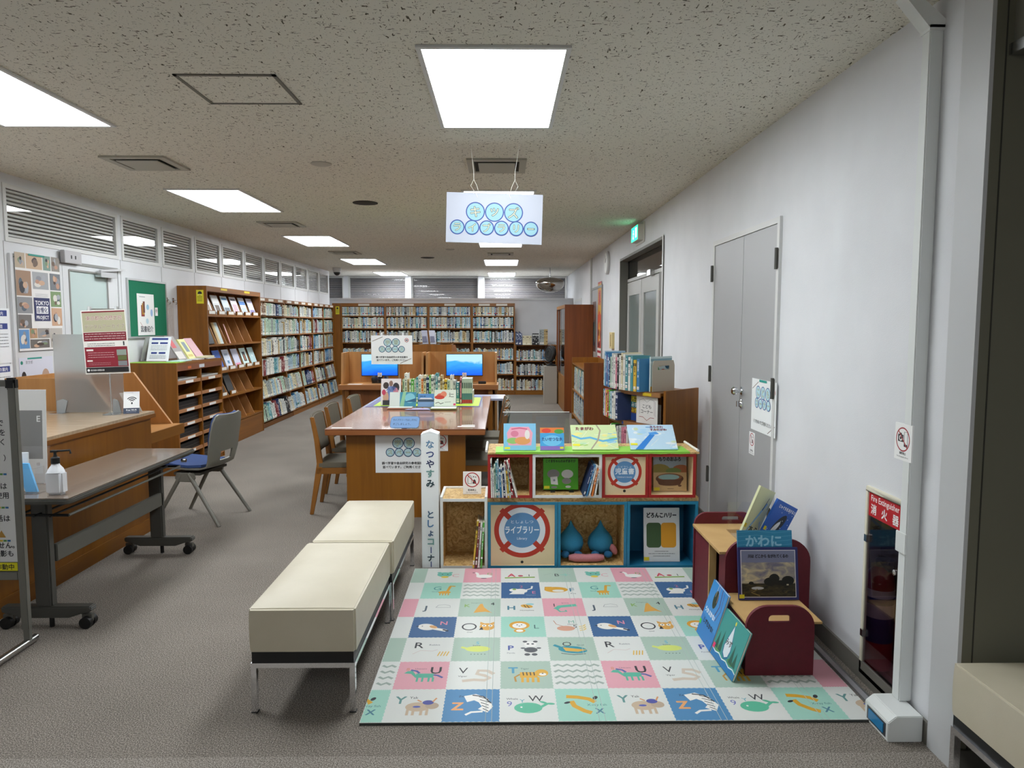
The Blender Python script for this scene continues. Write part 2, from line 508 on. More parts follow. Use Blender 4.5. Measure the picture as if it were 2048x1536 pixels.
# left wall with louvred transoms
mw = M().box(XL - .12, XL, YF, 15.86, 0, 2.19, WALL).box(XL - .12, XL, YF, 15.86, 2.635, H_CEIL, WALL)
mw.box(XL - .12, XL, YF, 5.6, 2.19, 2.635, WALL)
louv = [(5.6, 7.22)] + [(7.29 + .857 * i, 7.29 + .857 * i + .79) for i in range(10)]
louv[-1] = (louv[-1][0], 15.75)
prev = 5.6
for a, b in louv:
    if a > prev: mw.box(XL - .12, XL, prev, a, 2.19, 2.635, WALL)
    prev = b
mw.box(XL - .12, XL, prev, 15.86, 2.19, 2.635, WALL)
for y in [7.255] + [8.115 + .857 * i for i in range(9)]:
    mw.box(XL, XL + .0015, y - .0025, y + .0025, 0, 2.19, TRIMG)
mw.box(XL, XL + .0015, 5.58, 5.585, 0, 2.19, TRIMG)
struct('wall_left', mw)
SLAT = mat('#cfd0cd', .5)
wn = 0
for a, b in louv:
    wn += 1
    w = thing('window_%d' % wn, None, None, (XL, (a + b) / 2, 2.19), kind='structure')
    f = M()
    t = .035
    f.box(XL - .02, XL + .008, a, b, 2.19, 2.19 + t, TRIM).box(XL - .02, XL + .008, a, b, 2.635 - t, 2.635, TRIM)
    f.box(XL - .02, XL + .008, a, a + t, 2.19 + t, 2.635 - t, TRIM).box(XL - .02, XL + .008, b - t, b, 2.19 + t, 2.635 - t, TRIM)
    f.build('window_frame', w)
    s = M(); n = 12
    for i in range(n):
        z = 2.19 + t + (i + .5) * (2.635 - 2.19 - 2 * t) / n
        s.obox((XL - .045, a + t, z - .012), (.028, 0, .006), (0, b - a - 2 * t, 0), (-.001, 0, .017), SLAT)
    s.build('louvre_slats', w)
    M().box(XL - .013, XL - .010, a + t, b - t, 2.19 + t, 2.635 - t, GL).build('pane', w)
# unlit space behind the louvres
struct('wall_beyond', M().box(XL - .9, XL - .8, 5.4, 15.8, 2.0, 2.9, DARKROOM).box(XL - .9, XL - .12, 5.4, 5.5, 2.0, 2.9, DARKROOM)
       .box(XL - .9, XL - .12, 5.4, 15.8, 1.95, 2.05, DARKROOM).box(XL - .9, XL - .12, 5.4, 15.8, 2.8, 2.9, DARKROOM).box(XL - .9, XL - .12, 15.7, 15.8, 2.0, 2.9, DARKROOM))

# low back wall; behind it the ceiling runs on to a band of high windows with blinds
struct('wall_back', M().box(-5.2, XR, YB, YB + .25, 0, 2.13, WALL))
wins = [(-4.30, -3.90), (-3.78, -2.37), (-2.24, -.61), (-.49, 1.54)]
mb = M().box(-5.2, XR + .3, YW, YW + .12, 0, 2.1, WALL)
prev = -5.2
for a, b in wins:
    mb.box(prev, a, YW, YW + .12, 2.1, H_CEIL, WALL); prev = b
mb.box(prev, XR + .3, YW, YW + .12, 2.1, H_CEIL, WALL)
struct('wall_windows', mb)
struct('wall_return', M().box(-5.3, -5.2, 15.84, YW + .1, 0, H_CEIL, WALL).box(-5.2, XL - .12, 15.84, 15.86, 0, H_CEIL, WALL))
struct('ceiling_bay', M().box(-5.3, XL - .1, 15.84, YW + .1, H_CEIL, H_CEIL + .1, CEIL))
struct('trim_1', M().box(XL, XR, YB - .03, YB, 2.09, 2.13, WALL))
for k, x in enumerate((-2.305, -.55)):
    struct('trim_%d' % (k + 2), M().box(x - .065, x + .065, YW - .12, YW, 2.1, H_CEIL, WALL))
BLIND = mat('#bcb8ba', .55)
for i, (a, b) in enumerate(wins):
    wn += 1
    w = thing('window_%d' % wn, None, None, ((a + b) / 2, YW, 2.11), kind='structure')
    f = M()
    for bx in ((a, b, 2.11, 2.135), (a, b, 2.675, 2.70), (a, a + .03, 2.135, 2.675), (b - .03, b, 2.135, 2.675)):
        f.box(bx[0], bx[1], YW - .01, YW + .1, bx[2], bx[3], TRIM)
    f.build('window_frame', w)
    M().box(a + .03, b - .03, YW + .085, YW + .09, 2.135, 2.675, GL).build('pane', w)
    bl = thing('venetian_blind', ['narrow grey venetian blind in the high window at the far left corner',
        'grey venetian blind in the high back window left of the first pillar',
        'grey venetian blind in the high back window between the two pillars',
        'wide grey venetian blind in the high back window behind the dome mirror'][i], 'blind', ((a + b) / 2, YW + .05, 2.14),
        group='venetian blinds in the high back windows')
    s = M(); n = 20
    for j in range(n):
        z = 2.15 + j * .0262
        s.obox((a + .035, YW + .035, z), (b - a - .07, 0, 0), (0, .016, .012), (0, -.0008, .001), BLIND)
    s.build('blind_slats', bl)
    M().box(a + .035, b - .035, YW + .03, YW + .06, 2.653, 2.673, TRIMG).build('head_rail', bl)
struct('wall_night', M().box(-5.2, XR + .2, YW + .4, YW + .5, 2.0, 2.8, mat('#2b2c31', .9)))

# right wall: openings for the recessed glass door and the extinguisher cabinet
EX = (2.66, 3.17, .03, .86)
RO = (7.0, 9.6, 0, 2.41)
mr = M()
mr.box(XR, XR + .1, 2.44, 2.70, 0, H_CEIL, WALL)
mr.box(XR, XR + .1, 2.70, 2.985, .86, H_CEIL, WALL).box(XR, XR + .1, 2.70, 2.985, 0, .03, WALL)
mr.box(XR, XR + .1, 3.24, RO[0], 0, H_CEIL, WALL).box(XR, XR + .1, 2.985, 3.24, .87, H_CEIL, WALL).box(XR, XR + .1, 2.985, 3.24, 0, .02, WALL).box(XR, XR + .008, 2.985, 3.24, .02, .87, WALL)
mr.box(XR, XR + .1, RO[0], RO[1], RO[3], H_CEIL, WALL)
mr.box(XR, XR + .1, RO[1], YW, 0, H_CEIL, WALL)
mr.box(XR - .0015, XR, 12.62, 12.63, 0, H_CEIL, TRIMG)
struct('wall_right', mr)
struct('baseboard_right', M().box(XR - .012, XR, 2.44, 4.0, 0, .085, mat('#6f6c64', .6)).box(XR - .012, XR, 5.35, RO[0], 0, .085, mat('#6f6c64', .6))
       .box(XR - .012, XR, RO[1], YB, 0, .085, mat('#6f6c64', .6)))
struct('baseboard_left', M().box(XL, XL + .012, YF, YB, 0, .085, mat('#6f6c64', .6)))
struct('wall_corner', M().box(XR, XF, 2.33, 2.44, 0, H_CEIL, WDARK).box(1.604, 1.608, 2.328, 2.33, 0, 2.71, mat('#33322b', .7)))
struct('trim_4', M().box(XR - .014, XR, 2.33, 2.475, 0, H_CEIL, mat('#c6c7c8', .35)))
struct('trim_5', M().box(1.63, 1.67, 1.2, 2.33, 2.44, H_CEIL, mat('#77756a', .6)).box(1.615, 1.67, 1.2, 2.33, 2.405, 2.44, STEEL))
struct('baseboard_corner', M().box(XR - .02, 2.4, 2.318, 2.33, 0, .08, mat('#55534c', .6)))

# ---------------------------------------------------------------- ceiling fittings
PANEL = mat('#f5fbff', .5, 0, LIGHT_E)
LT = ['ceiling light panel above the hanging sign, largest in view', None, None, None]
llab = ['bright square ceiling light panel in front of the hanging sign, nearest of the right row',
        'ceiling light panel showing just above the hanging sign',
        'ceiling light panel peeking out just below the hanging sign',
        'fourth ceiling light panel of the right row, near the back',
        'farthest ceiling light panel of the right row, against the back windows',
        'bright ceiling light panel cut by the left edge of the photo',
        'ceiling light panel second in the left row, above the louvres',
        'third ceiling light panel of the left row, beyond the small air vent',
        'fourth ceiling light panel of the left row',
        'farthest ceiling light panel of the left row, cut by a window pillar',
        'added unseen ceiling light panel behind the camera, brightening the near right corner']
for i, (x, y) in enumerate(LIGHTS):
    t = thing('ceiling_light', llab[i], 'ceiling light', (x + .305, y + .595, H_CEIL - .012), group='recessed ceiling light panels')
    f = M(); fr = .022; z0, z1 = H_CEIL - .012, H_CEIL - .0005; a, b, c, d = x - fr, x + .61 + fr, y - fr, y + 1.19 + fr
    f.box(a, b, c, y, z0, z1, TRIM).box(a, b, y + 1.19, d, z0, z1, TRIM).box(a, x, y, y + 1.19, z0, z1, TRIM).box(x + .61, b, y, y + 1.19, z0, z1, TRIM)
    f.build('light_frame', t)
    M().box(x, x + .61, y, y + 1.19, H_CEIL - .007, H_CEIL - .0005, PANEL).build('diffuser', t)
# access hatch
t = thing('ceiling_hatch', 'square access hatch flush in the ceiling with a grey metal rim', 'ceiling hatch', (-1.3, 3.65, H_CEIL - .006))
f = M(); a, b, c, d = -1.54, -1.062, 3.43, 3.875; z0, z1 = H_CEIL - .006, H_CEIL - .0005; HR = mat('#6d6a62', .5)
f.box(a, b, c, c + .018, z0, z1, HR).box(a, b, d - .018, d, z0, z1, HR).box(a, a + .018, c, d, z0, z1, HR).box(b - .018, b, c, d, z0, z1, HR)
f.build('rim', t); M().box(a + .018, b - .018, c + .018, d - .018, H_CEIL - .003, H_CEIL - .0005, CEIL).build('hatch_panel', t)
def vent(x0, x1, y0, y1, lb):
    t = thing('air_vent', lb, 'air vent', ((x0 + x1) / 2, (y0 + y1) / 2, H_CEIL - .02), group='square air diffusers in the ceiling')
    f = M(); VM = mat('#aaa699', .5)
    w = .05
    f.box(x0, x1, y0, y0 + w, H_CEIL - .014, H_CEIL - .0005, VM).box(x0, x1, y1 - w, y1, H_CEIL - .014, H_CEIL - .0005, VM)
    f.box(x0, x0 + w, y0 + w, y1 - w, H_CEIL - .014, H_CEIL - .0005, VM).box(x1 - w, x1, y0 + w, y1 - w, H_CEIL - .014, H_CEIL - .0005, VM)
    f.build('vent_frame', t)
    M().box(x0 + w, x1 - w, y0 + w, y1 - w, H_CEIL - .006, H_CEIL - .0005, mat('#2a2824', .8)).build('duct_opening', t)
    M().box(x0 + w + .03, x1 - w - .03, y0 + w + .03, y1 - w - .03, H_CEIL - .02, H_CEIL - .014, VM).build('deflector', t)
vent(-2.80, -2.35, 5.05, 5.48, 'square air vent left, with soot marks around it, before the second light')
vent(-.26, .165, 5.10, 5.54, 'square air vent directly behind the hanging sign wires')
vent(-2.80, -2.35, 8.2, 8.62, 'small square air vent between the second and third lights of the left row')
vent(-2.80, -2.35, 11.5, 11.95, 'square air vent between the third and fourth lights of the left row')
vent(-.26, .165, 11.7, 12.1, 'square air vent beyond the hanging sign, before the last right lights')
def disc(x, y, r, z, m, name, lb, cat, n=28):
    return M().lathe([(r * .7, H_CEIL - z), (r, H_CEIL - z * .5), (r, H_CEIL - .0005)], (x, y, 0), m, n).build(name, None, label=lb, cat=cat)
disc(-1.32, 5.28, .075, .014, mat('#b5b1a6', .5), 'smoke_detector', 'round grey ceiling disc near the first left vent', 'smoke detector')
disc(-.83, 11.2, .07, .014, mat('#b5b1a6', .5), 'smoke_detector', 'round pale ceiling disc far beyond the black speaker grille', 'smoke detector')
disc(-1.325, 6.95, .12, .012, mat('#35302a', .8), 'ceiling_speaker', 'round dark speaker grille in the middle of the ceiling', 'speaker')
disc(-1.33, 12.6, .12, .012, mat('#35302a', .8), 'ceiling_speaker', 'round dark speaker grille farther away, near the back lights', 'speaker')
M().lathe([(.02, -.12), (.075, -.09), (.09, -.04), (.09, -.0005)], (-3.45, 14.9, H_CEIL), mat('#cfcfcf', .4)).ellipsoid((-3.45, 14.9, H_CEIL - .09), (.07, .07, .07), BLACK).build(
    'security_camera', None, label='white dome security camera with dark lens under the far left ceiling', cat='security camera')

# convex dome mirror hanging near the back
t = thing('dome_mirror', 'convex chrome dome mirror hanging from the ceiling near the back window', 'mirror', (.97, 14.9, 2.2))
prof = [(.3 * math.sin(a), -.2 * math.cos(a)) for a in [PI / 2 * i / 10 for i in range(11)]] + [(.3 * math.cos(a), .12 * math.sin(a)) for a in [PI / 2 * i / 6 for i in range(1, 7)]]
prof[0] = (.01, -.2); prof[-1] = (.01, .12)
M().lathe(prof, (.97, 14.9, 2.40), mat('#b8b4ae', .03, 1.0), 32).build('mirror_dome', t)
M().tube([(.97, 14.9, 2.5), (.97, 14.9, H_CEIL)], .012, STEEL).build('stem', t)
# ceiling/wall cable duct, right
DU = mat('#dfe2e0', .45)
f = M().box(1.52, XR, 2.605, 2.655, .10, 2.60, DU)
f.build('cable_duct', None, .004, label='vertical white cable duct up the right wall beside the extinguisher box', cat='cable duct')
M().obox((1.515, 2.60, 2.59), (.055, 0, 0), (0, .06, 0), (0, 0, .02), DU).prism([(0, 0), (.055, 0), (.055, .03), (-.045, .115), (-.10, .115)], (1.515, 2.60, 2.60), (1, 0, 0), (0, 0, 1), (0, 1, 0), .06, DU).build(
    'duct_elbow', None, label='white duct elbow where the wall duct bends to the ceiling', cat='duct elbow')
M().box(1.512, 1.519, 2.596, 2.664, .68, .76, DU).build('duct_joint', None, .002, label='small joint cover halfway up the white wall duct', cat='duct joint')
M().box(XR - .03, XR - .003, 12.68, 12.71, 1.2, H_CEIL, DU).build('cable_duct', None, label='thin cable duct on the right wall above the far grey door', cat='cable duct')
t = thing('floor_outlet_box', 'white wedge outlet box with a blue front at the foot of the duct', 'outlet box', (1.48, 2.55, 0))
M().prism([(0, 0), (.13, 0), (.13, .10), (.03, .10), (0, .075)], (1.425, 2.50, 0), (1, 0, 0), (0, 0, 1), (0, 1, 0), .17, DU).build('casing', t, .003)
M().box(1.424, 1.428, 2.515, 2.65, .012, .065, mat('#3f4247', .4)).box(1.421, 1.424, 2.53, 2.635, .02, .057, mat('#1f7fb5', .3)).build('blue_cover', t, label='blue translucent cover')
M().prism([(0, 0), (.034, 0), (.034, .012), (.017, .02), (0, .012)], (1.485, 2.67, 0), (1, 0, 0), (0, 0, 1), (0, 1, 0), 1.34, mat('#b9bbc0', .3, .8)).build(
    'floor_cable_cover', None, label='silver cable cover strip running along the right baseboard', cat='cable cover')

# ---------------------------------------------------------------- doors
# right: grey double door
t = thing('door_1', None, None, (XR, 4.66, 0), kind='structure')
f = M(); a, b = 4.03, 5.30
f.box(XR - .018, XR, a, a + .035, 0, 2.155, TRIM).box(XR - .018, XR, b - .035, b, 0, 2.155, TRIM).box(XR - .018, XR, a + .035, b - .035, 2.12, 2.155, TRIM)
f.build('door_frame', t)
for y0, y1 in ((a + .037, 4.638), (4.642, b - .037)):
    M().box(XR - .012, XR, y0, y1, .005, 2.118, GDOOR).build('door_leaf', t, .002)
for y in (a + .02, b - .005):
    for z in (1.92, 1.18, .42):
        M().tube([(XR - .024, y, z - .06), (XR - .024, y, z + .06)], .011, DGREY, 10).box(XR - .022, XR - .018, y - .018, y + .018, z - .055, z + .055, DGREY).build('hinge', t)
q = M().lathe([(.027, 0), (.027, .006), (.012, .01), (.012, .03), (.024, .036), (.028, .055), (.02, .066)], (XR - .012, 4.60, 1.115), CHROME, 20, axis=(-1, 0, 0))
q.build('door_knob', t)
M().lathe([(.03, 0), (.03, .008), (.022, .014), (.02, .02)], (XR - .012, 4.60, 1.03), CHROME, 20, axis=(-1, 0, 0)).obox((XR - .034, 4.594, 1.012), (-.012, 0, 0), (0, .012, 0), (0, 0, .036), CHROME).build('deadlock', t)

# right: recessed glazed double door with transom
RX = XR + .09
FG = mat('#77756f', .5); FL = mat('#bdbcb8', .45)
t = thing('door_2', None, None, (RX, 8.3, 0), kind='structure')
f = M()
f.box(XR - .012, XR + .1, RO[0], RO[0] + .03, 0, RO[3], FG).box(XR - .012, XR + .1, RO[1] - .03, RO[1], 0, RO[3], FG).box(XR - .012, XR + .1, RO[0] + .03, RO[1] - .03, RO[3] - .03, RO[3], FG)
f.box(XR - .014, XR - .012, RO[0] - .012, RO[0] + .03, 0, RO[3] + .012, TRIM).box(XR - .014, XR - .012, RO[1] - .03, RO[1] + .012, 0, RO[3] + .012, TRIM)
f.box(RX, RX + .04, RO[0] + .03, RO[1] - .03, 2.10, 2.14, FL)
f.box(RX, RX + .03, RO[0] + .03, 7.60, 0, 2.10, FG)
f.build('door_frame', t)
M().box(RX + .015, RX + .02, RO[0] + .03, RO[1] - .03, 2.14, RO[3] - .03, GL).build('transom_pane', t)
FROST = glass('smoked_frost', '#7f8886', rough=.15)
for k, (y0, y1) in enumerate(((7.62, 8.58), (8.60, 9.56))):
    l = M(); w = .13
    l.box(RX, RX + .035, y0, y0 + w, 0, 2.09, FL).box(RX, RX + .035, y1 - w, y1, 0, 2.09, FL)
    l.box(RX, RX + .035, y0 + w, y1 - w, 1.92, 2.09, FL).box(RX, RX + .035, y0 + w, y1 - w, 0, .25, FL)
    lf = l.build('door_leaf', t)
    M().box(RX + .012, RX + .02, y0 + w, y1 - w, .25, 1.92, mat('#77827f', .18)).build('frosted_pane', lf)
M().tube([(RX - .005, 8.66, 1.05), (RX - .05, 8.66, 1.05), (RX - .05, 8.78, 1.05)], .011, CHROME, 8).tube([(RX - .005, 8.52, 1.05), (RX - .05, 8.52, 1.05), (RX - .05, 8.40, 1.05)], .011, CHROME, 8).build('lever_handle', t)
M().box(RX - .05, RX, 7.85, 8.03, 2.09, 2.15, STEEL).build('door_closer', t)
struct('wall_corridor', M().box(XR + 1.2, XR + 1.25, 6.0, 10.6, 0, 2.8, mat('#5b5d5c', .8)).box(XR + .1, XR + 1.25, 5.95, 6.0, 0, 2.8, mat('#5b5d5c', .8)).box(XR + .1, XR + 1.25, 10.6, 10.65, 0, 2.8, mat('#5b5d5c', .8))
       .box(XR + .3, XR + 1.25, 6, 10.6, -.1, 0, CARPET).box(XR + .1, XR + 1.25, 6, 10.6, 2.75, 2.8, mat('#5b5d5c', .8)))

# right far: narrow grey double door with two posters, and a small grey frame beyond
t = thing('door_3', None, None, (XR, 11.95, 0), kind='structure')
M().box(XR - .02, XR, 11.27, 11.31, 0, 2.17, TRIMG).box(XR - .02, XR, 12.56, 12.6, 0, 2.17, TRIMG).box(XR - .02, XR, 11.31, 12.56, 2.13, 2.17, TRIMG).build('door_frame', t)
for y0, y1 in ((11.312, 11.933), (11.937, 12.558)):
    M().box(XR - .012, XR, y0, y1, 0, 2.13, GDOOR).build('door_leaf', t)
def wallprint(p, x, y0, z0, name, lb, cat, side=-1, th=.001, back=None, **k):
    """sheet on the right wall (side=-1, faces -x) or the left wall (side=1); y0 = edge nearer the camera"""
    mm = M()
    if side < 0: p.put(mm, (x, y0 + p.w, z0), (0, -1, 0), (0, 0, 1), th, back=back)
    else: p.put(mm, (x, y0, z0), (0, 1, 0), (0, 0, 1), th, back=back)
    return mm.build(name, None, label=lb, cat=cat, **k)
p = Pr(.42, 1.35, '#c23a24'); rr = random.Random(3)
p.rect(.02, .82, .38, .5, '#d8a020').text('講', .21, 1.0, .26, '#c22018', bold=.04).ell(.21, .75, .15, .13, '#d9542a').ell(.2, .55, .12, .15, '#e8a13a')
for i in range(9): p.ell(rr.uniform(.05, .37), rr.uniform(.32, .7), .05, .06, rr.choice(['#8a1f16', '#e8d8c0', '#3a2a26', '#c98a2a']), 10)
p.rect(0, 0, .42, .28, '#efe9e4').rect(0, .2, .42, .04, '#b02030').rect(.03, .12, .36, .03, '#b8404a')
wallprint(p, XR - .013, 11.35, .88, 'wall_poster', 'tall red and yellow poster on the near leaf of the far grey door', 'poster')
p = Pr(.46, .95, '#6d4d44'); p.ell(.2, .7, .14, .16, '#a8786a').rect(.08, .2, .3, .4, '#3b3f4c').ell(.3, .45, .1, .2, '#5f7a72').rect(0, 0, .46, .1, '#c9c4bd')
wallprint(p, XR - .013, 12.0, .98, 'wall_poster', 'dark brown poster on the far leaf of the far grey door', 'poster')
t = thing('door_4', None, None, (XR, 14.9, 0), kind='structure')
M().box(XR - .01, XR, 14.3, 14.34, 0, 2.07, TRIM).box(XR - .01, XR, 15.56, 15.6, 0, 2.07, TRIM).box(XR - .01, XR, 14.34, 15.56, 2.03, 2.07, TRIM).build('door_frame', t)
M().box(XR - .005, XR, 14.34, 15.56, 0, 2.03, mat('#c9cace', .5)).build('door_leaf', t)

# left wall door
t = thing('door_5', None, None, (XL, 6.4, 0), kind='structure')
DW = mat('#d3d4d6', .4)
M().box(XL, XL + .02, 5.62, 5.65, 0, 2.10, DW).box(XL, XL + .02, 7.17, 7.2, 0, 2.10, DW).box(XL, XL + .02, 5.65, 7.17, 2.075, 2.10, TRIMG).build('door_frame', t)
for k, (y0, y1, g0, g1) in enumerate(((5.505, 6.277, 5.60, 6.15), (6.283, 7.165, 6.38, 6.97))):
    y0 = max(y0, 5.655); g0 = max(g0, y0 + .03)
    l = M().box(XL, XL + .014, y0, g0, 0, 2.072, DW).box(XL, XL + .014, g1, y1, 0, 2.072, DW).box(XL, XL + .014, g0, g1, 2.02, 2.072, DW).box(XL, XL + .014, g0, g1, 0, 1.33 if k == 0 else .9, DW)
    z0 = 1.33 if k == 0 else .9
    l.box(XL + .014, XL + .02, g0 - .015, g0, z0, 2.03, TRIMG).box(XL + .014, XL + .02, g1, g1 + .015, z0, 2.03, TRIMG).box(XL + .014, XL + .02, g0, g1, 2.02, 2.035, TRIMG)
    lf = l.build('door_leaf', t)
    M().box(XL + .001, XL + .006, g0, g1, z0, 2.02, mat('#4d5450', .4) if k == 0 else mat('#b9c9c6', .3)).build('glass_pane', lf)
M().box(XL + .015, XL + .07, 6.78, 7.05, 1.99, 2.04, STEEL).bar((XL + .05, 6.8, 2.05), (XL + .05, 7.25, 2.09), .02, .02, STEEL).build('door_closer', t)
tt = thing('exit_light_box', 'small grey light box with two dark marks above the left double door', 'light box', (XL + .03, 6.4, 2.08))
M().box(XL + .021, XL + .06, 6.25, 6.50, 2.08, 2.19, mat('#b5b3b5', .5)).build('casing', tt, .004)
for yy in (6.34, 6.40): M().box(XL + .06, XL + .0615, yy, yy + .015, 2.12, 2.15, BLACK).build('indicator_mark', tt)
# poster of photographs on the left door
p = Pr(.56, .78, '#e9e6e4'); rr = random.Random(11)
pal = ['#c9a58a', '#6f5a4c', '#8d8f96', '#33333a', '#b98f7a', '#55606c', '#d9d4cc', '#4b3b34', '#7b8d6a', '#a7a9b0']
def photo(x, y, w, h, base):
    p.rect(x, y, w, h, base)
    for _ in range(5):
        p.ell(x + w * rr.uniform(.25, .75), y + h * rr.uniform(.25, .7), w * rr.uniform(.1, .22), h * rr.uniform(.12, .25), rr.choice(pal), 10)
for x, y, w, h, b in ((.0, .66, .12, .12, '#b9a790'), (.13, .66, .2, .12, '#c7a98c'), (.34, .66, .1, .12, '#7b9489'), (.45, .66, .11, .12, '#8c857e'),
                      (.0, .44, .18, .2, '#a08068'), (.2, .5, .2, .14, '#a4a6a9'), (.42, .5, .14, .14, '#74777c'), (.42, .36, .14, .13, '#7c9468'),
                      (.0, .3, .18, .13, '#8f8f92'), (.42, .2, .14, .15, '#c9a183'), (.0, .18, .16, .11, '#75706e'), (0, .02, .12, .15, '#5f8fc2'),
                      (.13, .1, .09, .08, '#b08b66'), (.23, .1, .15, .08, '#9c948e'), (.13, .02, .24, .07, '#6b645f'), (.39, .02, .16, .16, '#b9b2aa')):
    photo(x, y, w, h, b)
p.rect(.2, .24, .2, .19, '#2b2f5e').text('TOKYO', .3, .37, .05, '#f2f2f4', bold=.02).rect(.225, .30, .15, .06, '#f2f2f4').text('自慢化', .3, .31, .05, '#2b2f5e', bold=.02, maxw=.13).text('PROJECT', .3, .255, .04, '#f2f2f4', bold=.02, maxw=.17)
p.scribble(.22, .46, .16, 3, '#8a8a92', .002, .01, 4)
p.rect(.16, .765, .2, .015, '#1f8f80')
wallprint(p, XL + .024, 5.665, 1.335, 'wall_poster', 'photo collage poster with a navy TOKYO PROJECT block on the left door', 'poster', 1)
p = Pr(.42, .42, '#d4d6e4'); p.ell(.32, .25, .05, .07, '#b99a85').rect(.27, .0, .11, .18, '#d9a3a0').ell(.05, .26, .03, .05, '#2a2224').rect(0, 0, .1, .2, '#c98f94').text('東京都', .12, .37, .03, '#6a6a72').ell(.03, .38, .015, .015, '#17806b').rect(.1, .405, .18, .013, '#1f8f80')
wallprint(p, XL + .016, 5.66, .86, 'wall_poster', 'pale lilac poster with portraits low on the left door behind the counter', 'poster', 1)
p = Pr(.16, .25, '#a8232a'); p.rect(0, .14, .16, .06, '#e2b53a').rect(0, .23, .16, .02, '#1f8f80').ell(.1, .08, .05, .05, '#d9c9b0')
wallprint(p, XL + .002, 5.30, 1.5, 'wall_poster', 'small red and yellow flyer with green tape at the left picture edge', 'poster', 1)
for zz, hh, lb in ((1.25, .42, 'upper white notice with navy headings at the left edge of the wall'), (.98, .26, 'lower white notice with one navy heading at the left edge of the wall')):
    p = Pr(.30, hh, '#eef0f4')
    for i, y in enumerate([hh - .06, hh - .16] if hh > .3 else [hh - .06]):
        p.rect(.03, y, .24, .045, '#2e3f86').text(['ご利用案内', '開館時間'][i] if hh > .3 else '休館日の案内', .15, y + .009, .032, '#f4f4f8', bold=.01, maxw=.22)
    p.scribble(.03, hh - (.2 if hh > .3 else .1), .24, 5, '#3a3f4a', .004, .024, 8)
    wallprint(p, XL + .004, 5.30, zz, 'wall_notice', lb, 'notice', 1)
# bulletin board
t = thing('bulletin_board', 'green felt bulletin board in a silver frame on the left wall', 'board', (XL, 7.76, 1.40))
f = M(); a, b, c, d = 7.34, 8.18, 1.40, 2.02; AL = mat('#c4c6c6', .35, .6)
f.box(XL, XL + .02, a, b, c, c + .02, AL).box(XL, XL + .02, a, b, d - .02, d, AL).box(XL, XL + .02, a, a + .02, c + .02, d - .02, AL).box(XL, XL + .02, b - .02, b, c + .02, d - .02, AL)
f.build('frame', t); M().box(XL, XL + .012, a + .02, b - .02, c + .02, d - .02, noisy('green_felt', [(.3, '#0b6b4c'), (.7, '#0f7655')], 200, .9)).build('felt', t)
p = Pr(.36, .44, '#f0f0ee'); p.rect(.08, .2, .07, .12, '#8a2a2a').rect(.1, .22, .05, .12, '#b48a2a').rect(.12, .24, .04, .12, '#6a3a28')
p.ell(.22, .3, .03, .03, '#9cc7dd').text('図書紹介', .19, .04, .07, '#30343c', bold=.02, maxw=.26).rect(.05, .405, .12, .006, '#8a8f99').line([(.05, .14), (.1, .09)], .008, '#c9a0a0').ell(.2, .15, .03, .03, '#bcd7e2').ell(.3, .24, .025, .04, '#9cb7dd')
wallprint(p, XL + .016, 7.52, 1.43, 'paper_poster', 'white paper with red book drawings pinned on the green board', 'poster', 1)
p = Pr(.06, .09, '#f3f0f0'); p.ring(.03, .055, .018, .005, '#b33036').rect(.02, .05, .02, .01, '#333')
wallprint(p, XL + .016, 7.90, 1.64, 'sign_card', 'tiny white prohibition card on the green board beside the pinned paper', 'card', 1)
p = Pr(.2, .4, '#c9c3c0')
rr = random.Random(5)
for _ in range(16): p.line([(rr.uniform(.02, .18), rr.uniform(.02, .38)) for _ in range(3)], .002, '#a3938e')
wallprint(p, XL + .003, 8.17, 1.41, 'paper_map', 'grey sketch map sheet hanging between green board and magazine rack', 'map', 1)
for y, lb in ((8.20, 'left of two metal wall hooks above the grey map'), (8.36, 'right of two metal wall hooks above the grey map')):
    M().box(XL, XL + .01, y - .02, y + .02, 1.80, 1.85, STEEL).tube([(XL + .01, y, 1.83), (XL + .04, y, 1.82), (XL + .05, y, 1.79), (XL + .035, y, 1.775)], .006, STEEL, 8).build('wall_hook', None, label=lb, cat='hook', group='wall hooks')

# right wall fittings
t = thing('wall_clock', 'round white wall clock high on the right wall', 'clock', (XR - .03, 10.7, 2.28))
M().lathe([(.17, 0), (.175, .03), (.165, .045), (.15, .045)], (XR, 10.7, 2.46), mat('#c9c9c9', .35), 36, axis=(-1, 0, 0)).build('clock_case', t)
M().lathe([(.15, .0), (.15, .047)], (XR, 10.7, 2.46), mat('#eeeeec', .5), 36, axis=(-1, 0, 0)).bar((XR - .049, 10.7, 2.46), (XR - .049, 10.63, 2.52), .008, .002, BLACK, (1, 0, 0)).bar((XR - .050, 10.7, 2.46), (XR - .050, 10.72, 2.57), .006, .002, BLACK, (1, 0, 0)).build('clock_face', t)
t = thing('exit_sign', 'green lit emergency exit sign box sticking out of the right wall', 'sign', (XR - .1, 8.4, 2.49))
M().box(XR - .07, XR, 8.02, 8.42, 2.49, 2.665, mat('#d8d6cf', .5)).box(XR - .01, XR, 7.97, 8.47, 2.46, 2.69, mat('#d8d6cf', .5)).build('casing', t, .004)
GE = mat('#1fcf8e', .4, 0, 1.2)
p = Pr(.38, .16, '#1fcf8e'); WE = mat('#eafff4', .4, 0, 1.0)
p.rect(.24, .03, .09, .11, WE).ell(.13, .115, .014, .014, WE).line([(.13, .1), (.12, .06), (.15, .02)], .018, WE).line([(.12, .06), (.08, .03)], .016, WE).line([(.09, .085), (.13, .095), (.17, .075)], .011, WE)
mm = M(); p.put(mm, (XR - .0722, 8.41, 2.497), (0, -1, 0), (0, 0, 1), sheet=False); mm.box(XR - .072, XR - .0705, 8.03, 8.41, 2.497, 2.657, GE); mm.build('lit_face', t, label='glowing green face')
